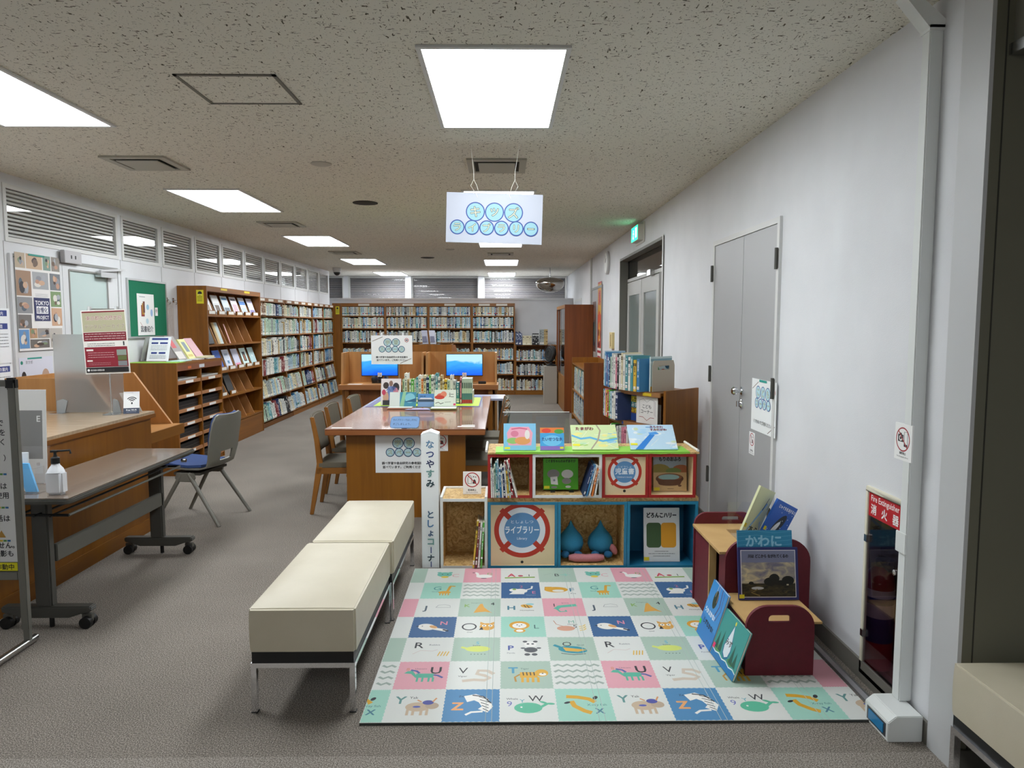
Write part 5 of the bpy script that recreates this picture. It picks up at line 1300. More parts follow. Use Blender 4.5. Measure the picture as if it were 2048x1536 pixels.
M().box(-2.48, -2.34, 3.52, 3.524, dz + .001, dz + .13, GL).box(-2.48, -2.34, 3.524, 3.60, dz + .001, dz + .004, GL).obox((-2.48, 3.60, dz + .002), (.14, 0, 0), (0, .004, 0), (0, .05, .22), GL).box(-2.343, -2.34, 3.524, 3.60, dz + .004, dz + .13, GL).build('acrylic_shell', t)
M().obox((-2.47, 3.57, dz + .006), (.06, 0, 0), (0, .01, 0), (-.02, .04, .19), mat('#dfe4ea', .5)).build('leaflets', t)
M().obox((-2.41, 3.55, dz + .006), (.06, 0, 0), (0, .012, 0), (-.06, .03, .14), mat('#5fb0e8', .5)).build('blue_leaflets', t, label='light blue leaflets')
t = thing('grey_placard', 'white placard with a grey letter panel between easel and counter', 'placard', (-2.52, 3.80, dz))
p = Pr(.17, .50, '#e6e6e4'); p.rect(.01, .13, .14, .26, '#8a8a8a').text('E', .13, .33, .045, '#f0f0ee', bold=.02).text('様', .125, .095, .02, '#b3a09c')
mm = M(); p.put(mm, (-2.605, 3.76, dz + .005), (1, -.0, 0), (0.035, 0, 1), .004); p2 = mm; mm.build('printed_board', t)
M().box(-2.58, -2.46, 3.77, 3.84, dz, dz + .005, mat('#cfd0cf', .5)).build('foot', t)

# ---------------------------------------------------------------- easel board at the left edge
t = thing('easel_board', 'freestanding metal framed notice board at the left edge', 'notice board', (-2.6, 3.35, 0))
ex, ey = -2.275, 3.335; FRM = mat('#7c7b74', .35, .3)
ew = .60
M().box(ex - .035, ex, ey - .02, ey + .01, .09, 1.28, FRM).build('frame_stile', t, .004)
M().box(ex - ew, ex - ew + .035, ey - .02, ey + .01, .09, 1.28, FRM).build('frame_stile', t, .004)
M().box(ex - ew + .035, ex - .035, ey - .02, ey + .01, 1.26, 1.29, FRM).build('frame_rail', t, .004)
M().box(ex - ew + .035, ex - .035, ey - .02, ey + .01, .335, .375, FRM).build('frame_rail', t, .004)
M().box(ex - .045, ex + .003, ey - .024, ey + .012, 1.245, 1.30, BLACK).build('corner_cap', t, .008)
for x in (ex - .018, ex - ew + .018):
    M().tube([(x, ey - .24, .022), (x, ey + .055, .022)], .018, STEEL, 12).tube([(x, ey - .255, .022), (x, ey - .235, .022)], .0215, BLACK, 12).bar((x, ey, .02), (x, ey, .10), .028, .02, FRM, (0, 1, 0)).build('foot', t)
p = Pr(ew - .07, .885, '#e4e5e4')
R_ = p.w - .02
ink = '#25262a'
for s_, y, x in (('ロッカーで', .70, R_ - .012), ('お荷物を', .675 - .02, R_ - .006), ('お預けく', .61, R_ - .012)): p.text(s_, x, y, .034, ink, 'R', bold=.02)
p.text('ます。）', R_ - .01, .535, .032, ink, 'R', bold=.02)
p.text('もしくは', R_ - .012, .40, .034, ink, 'R', bold=.02).text('ご使用', R_ - .006, .355, .034, ink, 'R', bold=.02)
p.text('お電話は', R_ - .006, .245, .034, ink, 'R', bold=.02).poly([(R_ - .07, .165), (R_ - .03, .165), (R_ - .05, .2)], '#b58a3a')
p.text('できません。', R_ + .008, .115, .033, ink, 'R', bold=.02).text('写真撮影も', R_ + .0, .075, .033, ink, 'R', bold=.02)
for y in (.465, .305, .145): 
    for k, c in enumerate(('#d8b83c', '#5f9a52', '#2f6fa8')): p.rect(R_ - .06 + k * .018, y, .015, .009, c)
p.rect(0, 0, p.w, .046, '#1c1c1c').rect(0, .003, p.w - .003, .04, '#e3dc1c').text('防犯カメラ作動中', p.w - .02, .011, .03, '#1c1c1c', 'R', bold=.02, maxw=.4)
mm = M(); p.put(mm, (ex - ew + .035, ey - .012, .376), (1, 0, 0), (0, 0, 1), .003); mm.build('notice_sheet', t)

# ---------------------------------------------------------------- big reading table
t = thing('reading_table', 'large wooden reading table with glossy brown top in the centre', 'table', (-.77, 6.75, 0))
tx0, tx1, ty0, ty1, tz = -1.40, -.145, 5.52, 8.05, .73
M().box(tx0, tx1, ty0, ty1, tz - .006, tz, WTOPR).build('tabletop', t)
M().box(tx0, tx1, ty0, ty1, tz - .05, tz - .0062, wood('table_edge', '#a8683a', '#8f5429', 'x')).build('edge_band', t, .004)
M().box(-1.255, -.305, 5.612, 5.65, 0, tz - .051, W1z).build('end_panel', t)
M().box(-1.255, -.305, 7.9, 7.94, 0, tz - .051, W1z).build('end_panel', t)
M().box(-.80, -.76, 5.65, 7.9, .15, tz - .051, W1z).build('centre_panel', t)
def study_sign(w, h, small=False):
    p = Pr(w, h, '#eceeef')
    bubbles(p, [('学習', w * .10), ('スペース', w * .079)], w * .5, h * .90, .05, .1, fill='#b4d2d8', rim='#25456e', ink='#d9e8c8', edge='#2c4456')
    p.text('調べ学習や自由研究の参考図書を', w * .5, h * .22, w * .052, '#2a2d33', bold=.02, maxw=w * .86).text('並べています。ご利用ください。', w * .5, h * .12, w * .052, '#2a2d33', bold=.02, maxw=w * .86)
    return p
p = study_sign(.45, .315); mm = M(); p.put(mm, (-1.023, 5.609, .365), (1, 0, 0), (0, 0, 1), .001)
mm.build('paper_poster', None, label='white study space poster taped to the front of the reading table', cat='poster')
mm = M(); nofood(.127, .14).put(mm, (-.571, 5.609, .54), (1, 0, 0), (0, 0, 1), .001)
mm.build('sign_card', None, label='no food or drink card on the table front, half behind the column sign', cat='card')
p = Pr(.225, .13, '#7fa3d0')
mm = M(); pts = rrect(0, .225, 0, .13, .03)
p.line([(.03, .002), (.2, .002)], .003, '#2c3f63')
p.text('ライブラリーではしずかに', .112, .08, .026, '#2a3350', bold=.01, maxw=.19).text('すごしましょう。', .09, .035, .026, '#2a3350', bold=.01, maxw=.14)
LU = Vector((0, .80, .60)); LN = Vector((0, -.60, .80)); L0 = Vector((-.895, 5.545, tz + .003))
mm.prism(pts, L0, (1, 0, 0), LU, LN, .002, mat('#7fa3d0', .4)).prism([(a * 1.02 - .002, b * 1.03 - .001) for a, b in pts], L0 - LN * .0004, (1, 0, 0), LU, LN, .0012, mat('#2c3f63', .4))
p.put(mm, L0 + LN * .0021, (1, 0, 0), LU, sheet=False)
mm.prism([(5.552, tz + .0005), (5.62, tz + .0005), (5.64, tz + .068)], (-.80, 0, 0), (0, 1, 0), (0, 0, 1), (1, 0, 0), .03, mat('#d8dce2', .5)); mm.build('table_label', None, label='rounded blue label card leaning at the front edge of the reading table', cat='label')
for x, y, w, d, r, lb in ((-1.36, 5.56, .16, .05, .0, 'white slip of paper on the front left corner of the reading table'), (-.37, 5.62, .14, .05, .0, 'white slip of paper on the right front of the reading table'), (-.34, 5.69, .11, .04, .1, 'white slip of paper behind the other slip on the right of the table')):
    M().obox((x, y, tz + .0006), (w * math.cos(r), w * math.sin(r), 0), (-d * math.sin(r), d * math.cos(r), 0), (0, 0, .001), mat('#e2dedb', .5)).build('paper_slip', None, label=lb, cat='paper')
M().box(-1.37, -.235, 7.0, 7.94, tz + .0006, tz + .0026, mat('#4a4780', .5)).build('navy_sheet', None, label='dark blue sheet showing under the green sheet on the reading table', cat='sheet')
M().box(-1.30, -.25, 7.06, 7.88, tz + .003, tz + .005, noisy('lime_paper', [(.3, '#b3d63c'), (.7, '#c4e24e')], 9, .6)).build('green_sheet', None, label='lime green sheet under the display books on the reading table', cat='sheet')
BZ = tz + .0055
# upright row of library books on the table
rr = random.Random(4); x = -1.035; k = 0
TAB = ['pale green', 'white', 'tan', 'white', 'bright green', 'light grey', 'teal', 'white', 'orange', 'cream', 'navy', 'bright green', 'white', 'light grey', 'teal', 'white', 'tan', 'cream', 'yellow', 'pale green', 'white', 'light grey']
while x < -.50 and k < 26:
    th = rr.uniform(.018, .032); c = TAB[k % len(TAB)]; h = rr.choice([.25, .27, .29, .31, .24]) * (1.05 if .0 else 1)
    put_book(c, k, (x + th / 2, 7.35, BZ), 0, th - .001, .2, h, label='%s book, %s from the left in the upright row on the reading table' % (c, ORD[k]), group='upright books on the reading table')
    x += th; k += 1
put_book('teal', 1, (-.468, 7.33, BZ), 0, .03, .2, .22, label='dark teal book alone right of the upright row on the reading table')
put_book('pink', 0, (-.437, 7.31, BZ), 0, .014, .2, .27, label='thin pink book beside the five volume set on the reading table')
for j in range(5):
    o = put_book('pale green', 2, (-.415 + j * .021, 7.31, BZ), 0, .020, .19, .26, label='pale green volume with red foot label, %s of the five volume set' % ORD[j], group='five volume set on the reading table')
vm = M(); vm.box(-.5, .5, 0, 1, 0, 1, mat('#c6d8c4', .5)).box(-.5, .5, -.004, 0, .03, .17, mat('#c0303c', .5)).box(-.5, .5, -.004, 0, .17, .42, mat('#4d7f86', .5)).box(-.28, .28, -.004, 0, .62, .84, mat('#3a5650', .5)).box(-.5, -.44, -.005, 0, 0, 1, mat('#6f8a78', .5))
vo = vm.build('book'); vd = vo.data; bpy.data.objects.remove(vo)
for ob in COL.objects:
    if ob.get('group') == 'five volume set on the reading table': ob.data = vd
M().box(-.32, -.312, 7.3, 7.5, BZ, BZ + .13, mat('#e4e4de', .5)).box(-.425, -.32, 7.495, 7.5, BZ, BZ + .13, mat('#e4e4de', .5)).build('file_holder', None, label='white file holder at the right end of the five volume set', cat='holder')
def cover_book(o, ux, uy, th, p, lb, name='picture_book', cat='book', sticker=None, group=None, side='#e8e4d8', back=None):
    """book whose printed front lies at o, spanned by unit vectors ux, uy; thickness behind"""
    o, ux, uy = Vector(o), Vector(ux).normalized(), Vector(uy).normalized(); n = ux.cross(uy)
    o.z += max(0, n.z) * th
    m = M(); p.put(m, o, ux, uy, .002, back=back)
    m.obox(o - n * th, ux * p.w, uy * p.h, n * .002, mat(back or p.bg, p.rough))
    m.obox(o - n * (th - .002), ux * .003, uy * p.h, n * (th - .004), mat(back or p.bg, p.rough))
    b = m.build(name, None, label=lb, cat=cat, group=group)
    pg = M().obox(o - n * (th - .0023) + ux * .0032 + uy * .002, ux * (p.w - .006), uy * (p.h - .004), n * (th - .0046), mat(side, .8)); pg.build('page_block', b)
    if sticker:
        sx, sy, sw, sh, c = sticker
        h = n * (p.dz * (p.k + 2)); M().obox(o + h + ux * sx + uy * sy, ux * sw, uy * sh, n * .0003, mat(c, .5)).build('sticker', b, label='coloured library sticker')
    return b
def lean(a): return (0, math.sin(a), math.cos(a))
p = Pr(.20, .27, '#e3dede')
for x, y, a, b, c in ((.05, .2, .03, .035, '#3a2e2c'), (.1, .1, .04, .1, '#6f86b8'), (.15, .18, .035, .05, '#2f2c34'), (.15, .1, .03, .08, '#c9828f'), (.05, .08, .03, .06, '#c9a086'), (.1, .22, .02, .03, '#8a6a5c'), (.03, .13, .02, .03, '#c23a5c')): p.ell(x, y, a, b, c, 10)
p.rect(.02, .0, .12, .05, '#2a2a30').text('人物', .1, .15, .05, '#4a62a0', bold=.02)
cover_book((-1.235, 7.10, BZ), (1, 0, 0), lean(.25), .012, p, 'magazine with drawn figures at the left of the table display', 'magazine', 'magazine')
p = Pr(.26, .15, '#c9dcd4'); p.rect(.1, .0, .16, .15, '#3f8fa8').ell(.2, .09, .05, .05, '#7fc4d0').rect(.0, .0, .1, .15, '#d8e2dc').poly([(.1, 0), (.13, .15), (.16, .15), (.14, 0)], '#8fc49a').poly([(.14, .05), (.26, .09), (.26, .05)], '#245a78')
cover_book((-1.12, 6.93, BZ), (1, 0, 0), lean(.35), .012, p, 'open green blue waterfall photo book in the table display')
M().obox((-1.12, 6.78, BZ), (.24, 0, 0), (0, .12, 0), (0, 0, .012), mat('#b98a72', .5)).obox((-1.115, 6.785, BZ + .0122), (.23, 0, 0), (0, .11, 0), (0, 0, .001), mat('#d4ddd6', .4)).build('picture_book', None, label='closed book lying flat before the waterfall photo book', cat='book')
p = Pr(.16, .13, '#5f9ad8'); p.rect(0, .05, .16, .025, '#3f5a70').poly([(.01, .075), (.03, .09), (.13, .09), (.15, .075)], '#e8ecf0').rect(.0, .0, .16, .05, '#88b4e2').text('日本の船', .05, .10, .014, '#223a5c', bold=.02)
cover_book((-.845, 6.95, BZ), (1, 0, 0), lean(.2), .01, p, 'small blue book with a white ship photo in the table display')
p = Pr(.21, .165, '#dfe9da'); 
for x, y, a, b, c in ((.06, .1, .04, .03, '#d8664a'), (.09, .12, .03, .03, '#e08a6a'), (.05, .09, .05, .02, '#c9402c')): p.ell(x, y, a, b, c, 12)
p.text('辷', .165, .095, .05, '#3a4a3a', bold=.02).line([(.01, .03), (.04, .04), (.06, .025), (.09, .035)], .006, '#3a3f38').line([(.1, .04), (.16, .045)], .004, '#6a7a64')
cover_book((-.675, 6.88, BZ + .012), (1, 0, 0), lean(.3), .012, p, 'mint green picture book with an orange blossom in the table display', sticker=(.185, .01, .022, .018, '#e8507a'))
M().obox((-.70, 6.72, BZ), (.25, 0, 0), (0, .15, 0), (0, 0, .012), mat('#7f8a4a', .5)).obox((-.695, 6.725, BZ + .0122), (.24, 0, 0), (0, .14, 0), (0, 0, .001), mat('#dfe8dc', .4)).build('picture_book', None, label='pale green book lying flat before the blossom picture book', cat='book')
M().prism([(0, 0), (.25, 0), (.2, .12), (.05, .12)], (-.94, 6.72, BZ), (1, 0, 0), (0, 1, 0), (0, 0, 1), .003, mat('#a9b4dc', .5)).box(-.90, -.73, 6.74, 6.77, BZ + .003, BZ + .0035, mat('#c98aa4', .5)).build('leaflet', None, label='lilac leaflet lying in the middle of the table display', cat='leaflet')
t = thing('table_sign_stand', 'white study space sign on a thin pole stand over the reading table', 'sign stand', (-1.13, 7.46, BZ))
M().lathe([(.05, 0), (.05, .003), (.01, .01)], (-1.12, 7.62, BZ), STEEL).tube([(-1.12, 7.62, BZ), (-1.12, 7.56, 1.43)], .004, STEEL, 8).tube([(-1.28, 7.56, 1.44), (-1.04, 7.56, 1.44)], .004, STEEL, 8).build('stand', t)
for x in (-1.29, -1.065): M().box(x - .009, x + .009, 7.54, 7.57, 1.42, 1.46, mat('#e6e8e8', .2)).build('clip', t)
p = study_sign(.435, .305); mini_corner(p, .435, .305); p.ring(.375, .255, .018, .005, '#b3303a').rect(.366, .25, .018, .01, '#333')
mm = M(); p.put(mm, (-1.40, 7.535, 1.125), (1, 0, 0), (0, 0, 1), .002); mm.build('sign_board', t)

# ---------------------------------------------------------------- reading chairs
def wood_chair():
    t = thing('reading_chair', 'x', 'chair', (0, 0, 0), group='wooden reading chairs with taupe pads')
    CW = wood('chair_wood', '#9a6426', '#7f4e18', 'z', .4); cwy = wood('chair_wood', '#9a6426', '#7f4e18', 'y', .4)
    for s in (-1, 1):
        x = s * .205
        M().prism([(-.265, 0), (-.235, 0), (-.165, .33), (-.15, .42), (-.175, .60), (-.215, .80), (-.245, .80), (-.215, .60), (-.20, .42), (-.215, .33)], (x - .011, 0, 0), (0, 1, 0), (0, 0, 1), (1, 0, 0), .022, CW).build('leg', t, .003)
        M().prism([(.185, 0), (.215, 0), (.20, .37), (.13, .37), (.165, .32)], (x - .011, 0, 0), (0, 1, 0), (0, 0, 1), (1, 0, 0), .022, CW).build('leg', t, .003)
    f = M()
    for s in (-1, 1): f.box(s * .205 - .011, s * .205 + .011, -.20, .20, .335, .385, cwy)
    f.box(-.194, .194, .165, .187, .335, .385, cwy).box(-.194, .194, -.19, -.17, .335, .385, cwy)
    f.build('seat_frame', t)
    M().puff(-.215, .215, -.19, .215, .386, .43, .012, FABRIC_G, .01, 6, .01).build('seat', t)
    # curved padded back
    g = M(); n = 8; vs = []
    for k, (z, y) in enumerate(((.50, -.185), (.56, -.195), (.66, -.212), (.76, -.23), (.815, -.238))):
        for i in range(n + 1):
            u = i / n * 2 - 1
            vs.append((u * .215, y - .02 * (1 - u * u) + .02, z - (.012 if k == 4 else 0) * u ** 4))
    m_ = len(vs); vs += [(x, y - .032, z) for x, y, z in vs]; fs = []
    for k in range(4):
        for i in range(n):
            a = k * (n + 1) + i; fs.append((a, a + n + 1, a + n + 2, a + 1)); fs.append((a + m_, a + 1 + m_, a + n + 2 + m_, a + n + 1 + m_))
    for i in range(n): fs.append((i, i + 1, i + 1 + m_, i + m_)); b = 4 * (n + 1) + i; fs.append((b + 1, b, b + m_, b + 1 + m_))
    for k in range(4):
        a = k * (n + 1); fs.append((a + n + 1, a, a + m_, a + n + 1 + m_)); b = a + n; fs.append((b, b + n + 1, b + n + 1 + m_, b + m_))
    g.add(vs, fs, FABRIC_G); g.build('backrest', t, .012, segs=3)
    return t
c0 = wood_chair()
cl = ['nearest of three taupe padded chairs on the left of the reading table', 'middle of three taupe padded chairs on the left of the reading table', 'farthest taupe padded chair on the left of the reading table',
      'nearest of three taupe padded chairs on the right of the reading table', 'middle of three taupe padded chairs on the right of the reading table', 'farthest taupe padded chair on the right of the reading table']
pos = [(-1.33, 5.93, -PI / 2 + .06), (-1.38, 6.62, -PI / 2), (-1.33, 7.35, -PI / 2 - .05), (-.21, 6.00, PI / 2), (-.2, 6.62, PI / 2), (-.2, 7.22, PI / 2 + .04)]
for i, (x, y, r) in enumerate(pos):
    if i == 0: c0.location = (x, y, 0); c0.rotation_euler = (0, 0, r); c0['label'] = cl[0]
    else: dup(c0, (x, y, 0), r, cl[i])

# ---------------------------------------------------------------- blue stacking chair
t = thing('stacking_chair', 'grey shell stacking chair with navy pads turned to the folding desk', 'chair', (0, 0, 0))
prof = [(.235, .425), (.20, .445), (.10, .435), (.0, .428), (-.10, .43), (-.16, .445), (-.195, .49), (-.21, .56), (-.222, .64), (-.236, .72), (-.25, .79), (-.262, .835), (-.265, .85)]
def shell(off, hw, zlo=None, th=.012, mt=PGREY, inset=0, rng=None, hole=False):
    rng = rng or range(len(prof)); n = 10; P_ = []
    for q_, k in enumerate(rng):
        y, z = prof[k]
        t0 = prof[max(k - 1, 0)]; t1 = prof[min(k + 1, len(prof) - 1)]
        d = Vector((0, t1[0] - t0[0], t1[1] - t0[1])).normalized(); nn = Vector((0, d.z, -d.y))   # toward sitter
        w = hw
        if k >= 10: w = hw * (1 - .30 * ((k - 9) / 3.0) ** 2)
        if k <= 1: w = hw * (.90 + .05 * k)
        if k in (5, 6): w = hw * .93
        if q_ in (0, len(rng) - 1) and inset: w *= .88
        row = []
        for i in range(n + 1):
            u = i / n * 2 - 1; cur = (.03 if k > 5 else .012) * u * u
            row.append(Vector((u * (w - inset), y, z)) + nn * (off + cur))
        P_.append((row, nn))
    vs = []; 
    for row, nn in P_: vs += row
    m_ = len(vs)
    for row, nn in P_: vs += [v - nn * th for v in row]
    K_ = len(P_); fs = []
    def skip(k, i): return hole and rng[k] == 6 and 3 <= i <= 6
    for k in range(K_ - 1):
        for i in range(n):
            if skip(k, i): continue
            a = k * (n + 1) + i; fs.append((a, a + 1, a + n + 2, a + n + 1)); fs.append((a + m_, a + n + 1 + m_, a + n + 2 + m_, a + 1 + m_))
    if hole:
        k = list(rng).index(6); a = k * (n + 1)
        for i in range(3, 7): fs.append((a + i, a + i + m_, a + i + 1 + m_, a + i + 1)); b = a + n + 1 + i; fs.append((b, b + 1, b + 1 + m_, b + m_))
        for i in (3, 7): fs.append((a + i, a + i + n + 1, a + i + n + 1 + m_, a + i + m_))
    for i in range(n): fs.append((i, i + m_, i + 1 + m_, i + 1)); b = (K_ - 1) * (n + 1) + i; fs.append((b, b + 1, b + 1 + m_, b + m_))
    for k in range(K_ - 1):
        a = k * (n + 1); fs.append((a, a + n + 1, a + n + 1 + m_, a + m_)); b = a + n; fs.append((b, b + m_, b + n + 1 + m_, b + n + 1))
    m = M(); m.add(vs, fs, mt, True); return m
shell(0, .212, hole=True).build('shell', t, local=True, sharp=50)
shell(.022, .203, th=.02, mt=FABRIC_B, inset=.008, rng=range(0, 5)).build('seat_pad', t, local=True, sharp=50)
shell(.018, .203, th=.016, mt=FABRIC_B, inset=.008, rng=range(7, 13)).build('back_pad', t, local=True, sharp=50)
for s in (-1, 1):
    x = s * .20; xx = s * .235
    apex = (x, .02, .40)
    M().tube([(x, .045, .40), (xx, .27, 0.0)], [.017, .013], PGREY, 10).build('leg', t, local=True)
    M().tube([(x, -.01, .40), (xx, -.27, 0.0)], [.017, .013], PGREY, 10).build('leg', t, local=True)
    M().prism([(-.05, .405), (.085, .405), (.10, .36), (.07, .335), (-.03, .335), (-.065, .36)], (x - .014, 0, 0), (0, 1, 0), (0, 0, 1), (1, 0, 0), .028, PGREY).build('leg_joint', t, .004, local=True)
M().box(-.19, .19, -.10, .12, .385, .405, DGREY).build('under_frame', t, local=True)
t.location = (-2.41, 5.63, 0); t.rotation_euler = (0, 0, math.radians(81))

# ---------------------------------------------------------------- computer carrels
W3y = wood('carrel', '#bb864c', '#ab763e', 'y', .5)
SCREEN = bpy.data.materials.new('screen_water'); SCREEN.use_nodes = True
N, L, b = nodes(SCREEN)
tc = N.new('ShaderNodeTexCoord'); mp = N.new('ShaderNodeMapping'); mp.inputs['Scale'].default_value = (1.2, 1, 3)
nz = N.new('ShaderNodeTexNoise'); nz.inputs['Scale'].default_value = 3.2; nz.inputs['Detail'].default_value = 3; nz.inputs['Distortion'].default_value = .8
L.new(tc.outputs['Object'], mp.inputs[0]); L.new(mp.outputs[0], nz.inputs['Vector'])
sx = N.new('ShaderNodeSeparateXYZ'); L.new(tc.outputs['Generated'], sx.inputs[0])
ad = N.new('ShaderNodeMath'); ad.operation = 'MULTIPLY_ADD'; ad.inputs[1].default_value = .6; L.new(nz.outputs[0], ad.inputs[0]); L.new(sx.outputs['Z'], ad.inputs[2])
r = ramp(N, [(.3, '#0d55e4'), (.6, '#1a7cf4'), (.9, '#39a0f0'), (1.08, '#a9d4f2')])
L.new(ad.outputs[0], r.inputs[0]); L.new(r.outputs[0], b.inputs['Emission Color']); b.inputs['Emission Strength'].default_value = .5
b.inputs['Base Color'].default_value = (.01, .02, .05, 1); b.inputs['Roughness'].default_value = .2
for k, (x0, x1, mxc, lb) in enumerate(((-2.29, -1.13, -1.785, 'left wooden computer carrel, behind the study space sign'), (-1.10, -.095, -.565, 'right wooden computer carrel with its screen fully in view'))):
    t = thing('computer_carrel', lb, 'computer carrel', ((x0 + x1) / 2, 10.15, 0), group='computer carrels')
    for x in (x0, x1 - .028):
        M().prism([(9.99, .70), (9.99 + .06, 1.145), (10.42, 1.145), (10.42, 0), (10.36, 0), (10.06, 0), (9.98, 0) if False else (10.06, .64), (9.99, .64)], (x, 0, 0), (0, 1, 0), (0, 0, 1), (1, 0, 0), .028, W3z).build('side_panel', t)
    M().box(x0 + .028, x1 - .028, 10.40, 10.42, .0, 1.145, W3z).build('back_panel', t)
    M().box(x0 - .02, x1 + .02 if k else x1, 9.90, 10.398, .668, .70, W3x).box(x0 - .02, x1 + .02 if k else x1, 9.885, 9.90, .635, .702, wood('carrel_edge', '#b07444', '#9c6436', 'x')).build('desk', t)
    M().box(x0 + .08, x1 - .08, 10.02, 10.04, .08, .635, wood('carrel_dark', '#8a5222', '#774318', 'z')).build('modesty_panel', t)
    M().box(x0 + .06, x0 + .12, 9.93, 10.0, 0, .635, W2z).build('leg', t)
    M().box(x1 - .12, x1 - .06, 9.93, 10.0, 0, .635, W2z).build('leg', t)
    mon = thing('monitor', ['computer monitor with blue water picture, half hidden by the study sign', 'computer monitor with blue water picture in the right carrel'][k], 'monitor', (mxc, 10.26, .70), group='computer monitors')
    M().box(mxc - .265, mxc + .265, 10.24, 10.27, .80, 1.12, BLACK).build('housing', mon, .004)
    M().box(mxc - .257, mxc + .257, 10.2385, 10.2395, .812, 1.113, SCREEN).build('screen', mon, label='glowing blue screen')
    M().box(mxc - .03, mxc + .03, 10.27, 10.30, .70, .95, BLACK).box(mxc - .11, mxc + .11, 10.2, 10.36, .7005, .712, BLACK).build('stand', mon)
    mm = M(); nofood(.06, .06).put(mm, (mxc - .03, 10.235, .79), (1, 0, 0), (0, 0, 1), .001); mm.build('sign_card', None, label=['tiny prohibition card below the left monitor', 'tiny prohibition card below the right monitor'][k], cat='card')
t = thing('headphones', 'black headphones lying on the left carrel desk', 'headphones', (-1.72, 10.05, .70))
M().lathe([(.03, -.02), (.055, -.01), (.055, .02), (.03, .03)], (-1.83, 10.05, .765), BLACK, 16, axis=(1, -.6, .2)).build('ear_cup', t)
M().lathe([(.03, -.02), (.055, -.01), (.055, .02), (.03, .03)], (-1.66, 10.05, .765), BLACK, 16, axis=(-1, -.6, .2)).build('ear_cup', t)
M().tube([(-1.83, 10.06, .78), (-1.80, 10.16, .76), (-1.745, 10.2, .75), (-1.69, 10.16, .76), (-1.66, 10.06, .78)], .011, BLACK, 8).build('headband', t)
M().box(-.36, -.25, 10.06, 10.16, .7005, .735, BLACK).build('card_reader', None, .004, label='small black device on the right carrel desk beside the monitor', cat='device')
M().tube([(-.5, 10.2, .705), (-.46, 10.1, .706), (-.40, 10.08, .706), (-.37, 10.11, .71)], .004, BLACK, 6).build('cable', None, label='black cable between monitor and device on the right carrel desk', cat='cable')
M().box(-2.2, -2.0, 9.96, 10.1, .7005, .703, mat('#d8cfc6', .5)).build('paper_slip', None, label='pale paper lying at the left end of the left carrel desk', cat='paper')
t = thing('study_carrel', 'plain wooden carrel rising behind the gap between the computer carrels', 'study carrel', (-1.1, 11.3, 0))
M().box(-1.95, -.80, 11.0, 11.025, 0, 1.235, W2z).build('back_panel', t)
for x in (-1.95, -1.30, -.825): M().prism([(11.025, 0), (11.5, 0), (11.5, .7), (11.38, 1.235), (11.025, 1.235)], (x, 0, 0), (0, 1, 0), (0, 0, 1), (1, 0, 0), .025, W2z).build('side_panel', t)
M().box(-1.925, -.825, 11.03, 11.5, .67, .70, W2x).build('desk', t)
t = thing('leaflet_holder', 'clear stand with two grey magazines on top of the plain carrel', 'holder', (-1.15, 11.15, 1.236))
for x, c in ((-1.26, '#9a9aa8'), (-1.14, '#a8a8b4')):
    M().obox((x, 11.10, 1.24), (.09, .03, 0), (0, .006, 0), (-.03, .05, .21), mat(c, .5)).obox((x + .01, 11.097, 1.27), (.06, .02, 0), (0, .001, 0), (-.015, .02, .09), mat('#5a5a70', .5)).build('magazine', t)
M().box(-1.32, -.98, 11.06, 11.2, 1.236, 1.242, GL).build('base', t)
M().obox((-.86, 11.02, 1.03), (.16, .02, .03), (0, .01, 0), (-.05, .0, .17), mat('#8a5a36', .5)).obox((-.845, 11.015, 1.05), (.05, .005, .01), (0, .004, 0), (-.02, 0, .07), mat('#a89080', .5)).build('book_stand', None, label='small brown framed leaflet hanging at the right end of the plain carrel', cat='leaflet')
t = thing('side_table', 'low grey topped table behind the reading table, ends showing either side', 'table', (-.75, 8.7, 0))
M().box(-1.50, .02, 8.45, 8.95, .635, .66, mat('#9a9cb0', .35)).build('tabletop', t, .003)
for x in (-1.44, -.04):
    for y in (8.52, 8.88): M().box(x - .02, x + .02, y - .02, y + .02, 0, .635, BLACK).build('leg', t)

# ---------------------------------------------------------------- right side furniture
t = thing('glass_cabinet', 'tall wooden display cabinet with sliding glass doors on the right', 'cabinet', (1.3, 13.3, 0))
gx0, gx1, gy0, gy1, gz = 1.06, 1.55, 12.32, 14.2, 1.885
CHz = wood('cherry', '#8a4a1c', '#743a12', 'z', .4); CHy = wood('cherry', '#8a4a1c', '#743a12', 'y', .4)
for y in (gy0, gy1 - .025): M().box(gx0, gx1, y, y + .025, 0, gz, CHz).build('side_panel', t)
M().box(gx1 - .01, gx1, gy0 + .025, gy1 - .025, 0, gz, CHz).build('back_panel', t)
M().box(gx0, gx1 - .01, gy0 + .025, gy1 - .025, gz - .06, gz, W1y).build('top_panel', t)
M().box(gx0, gx1 - .01, gy0 + .025, gy1 - .025, 0, .62, W1y).build('base_unit', t)
for z in (1.0, 1.4): M().box(gx0 + .06, gx1 - .01, gy0 + .025, gy1 - .025, z, z + .006, GL).build('glass_shelf', t)
for a, b, x in ((gy0 + .03, 13.3, gx0 + .01), (13.2, gy1 - .03, gx0 + .03)):
    g = M().box(x, x + .012, a, a + .02, .62, gz - .06, TRIMG).box(x, x + .012, b - .02, b, .62, gz - .06, TRIMG); d = g.build('sliding_door', t)
    M().box(x + .004, x + .007, a + .02, b - .02, .622, gz - .062, GL).build('pane', d)
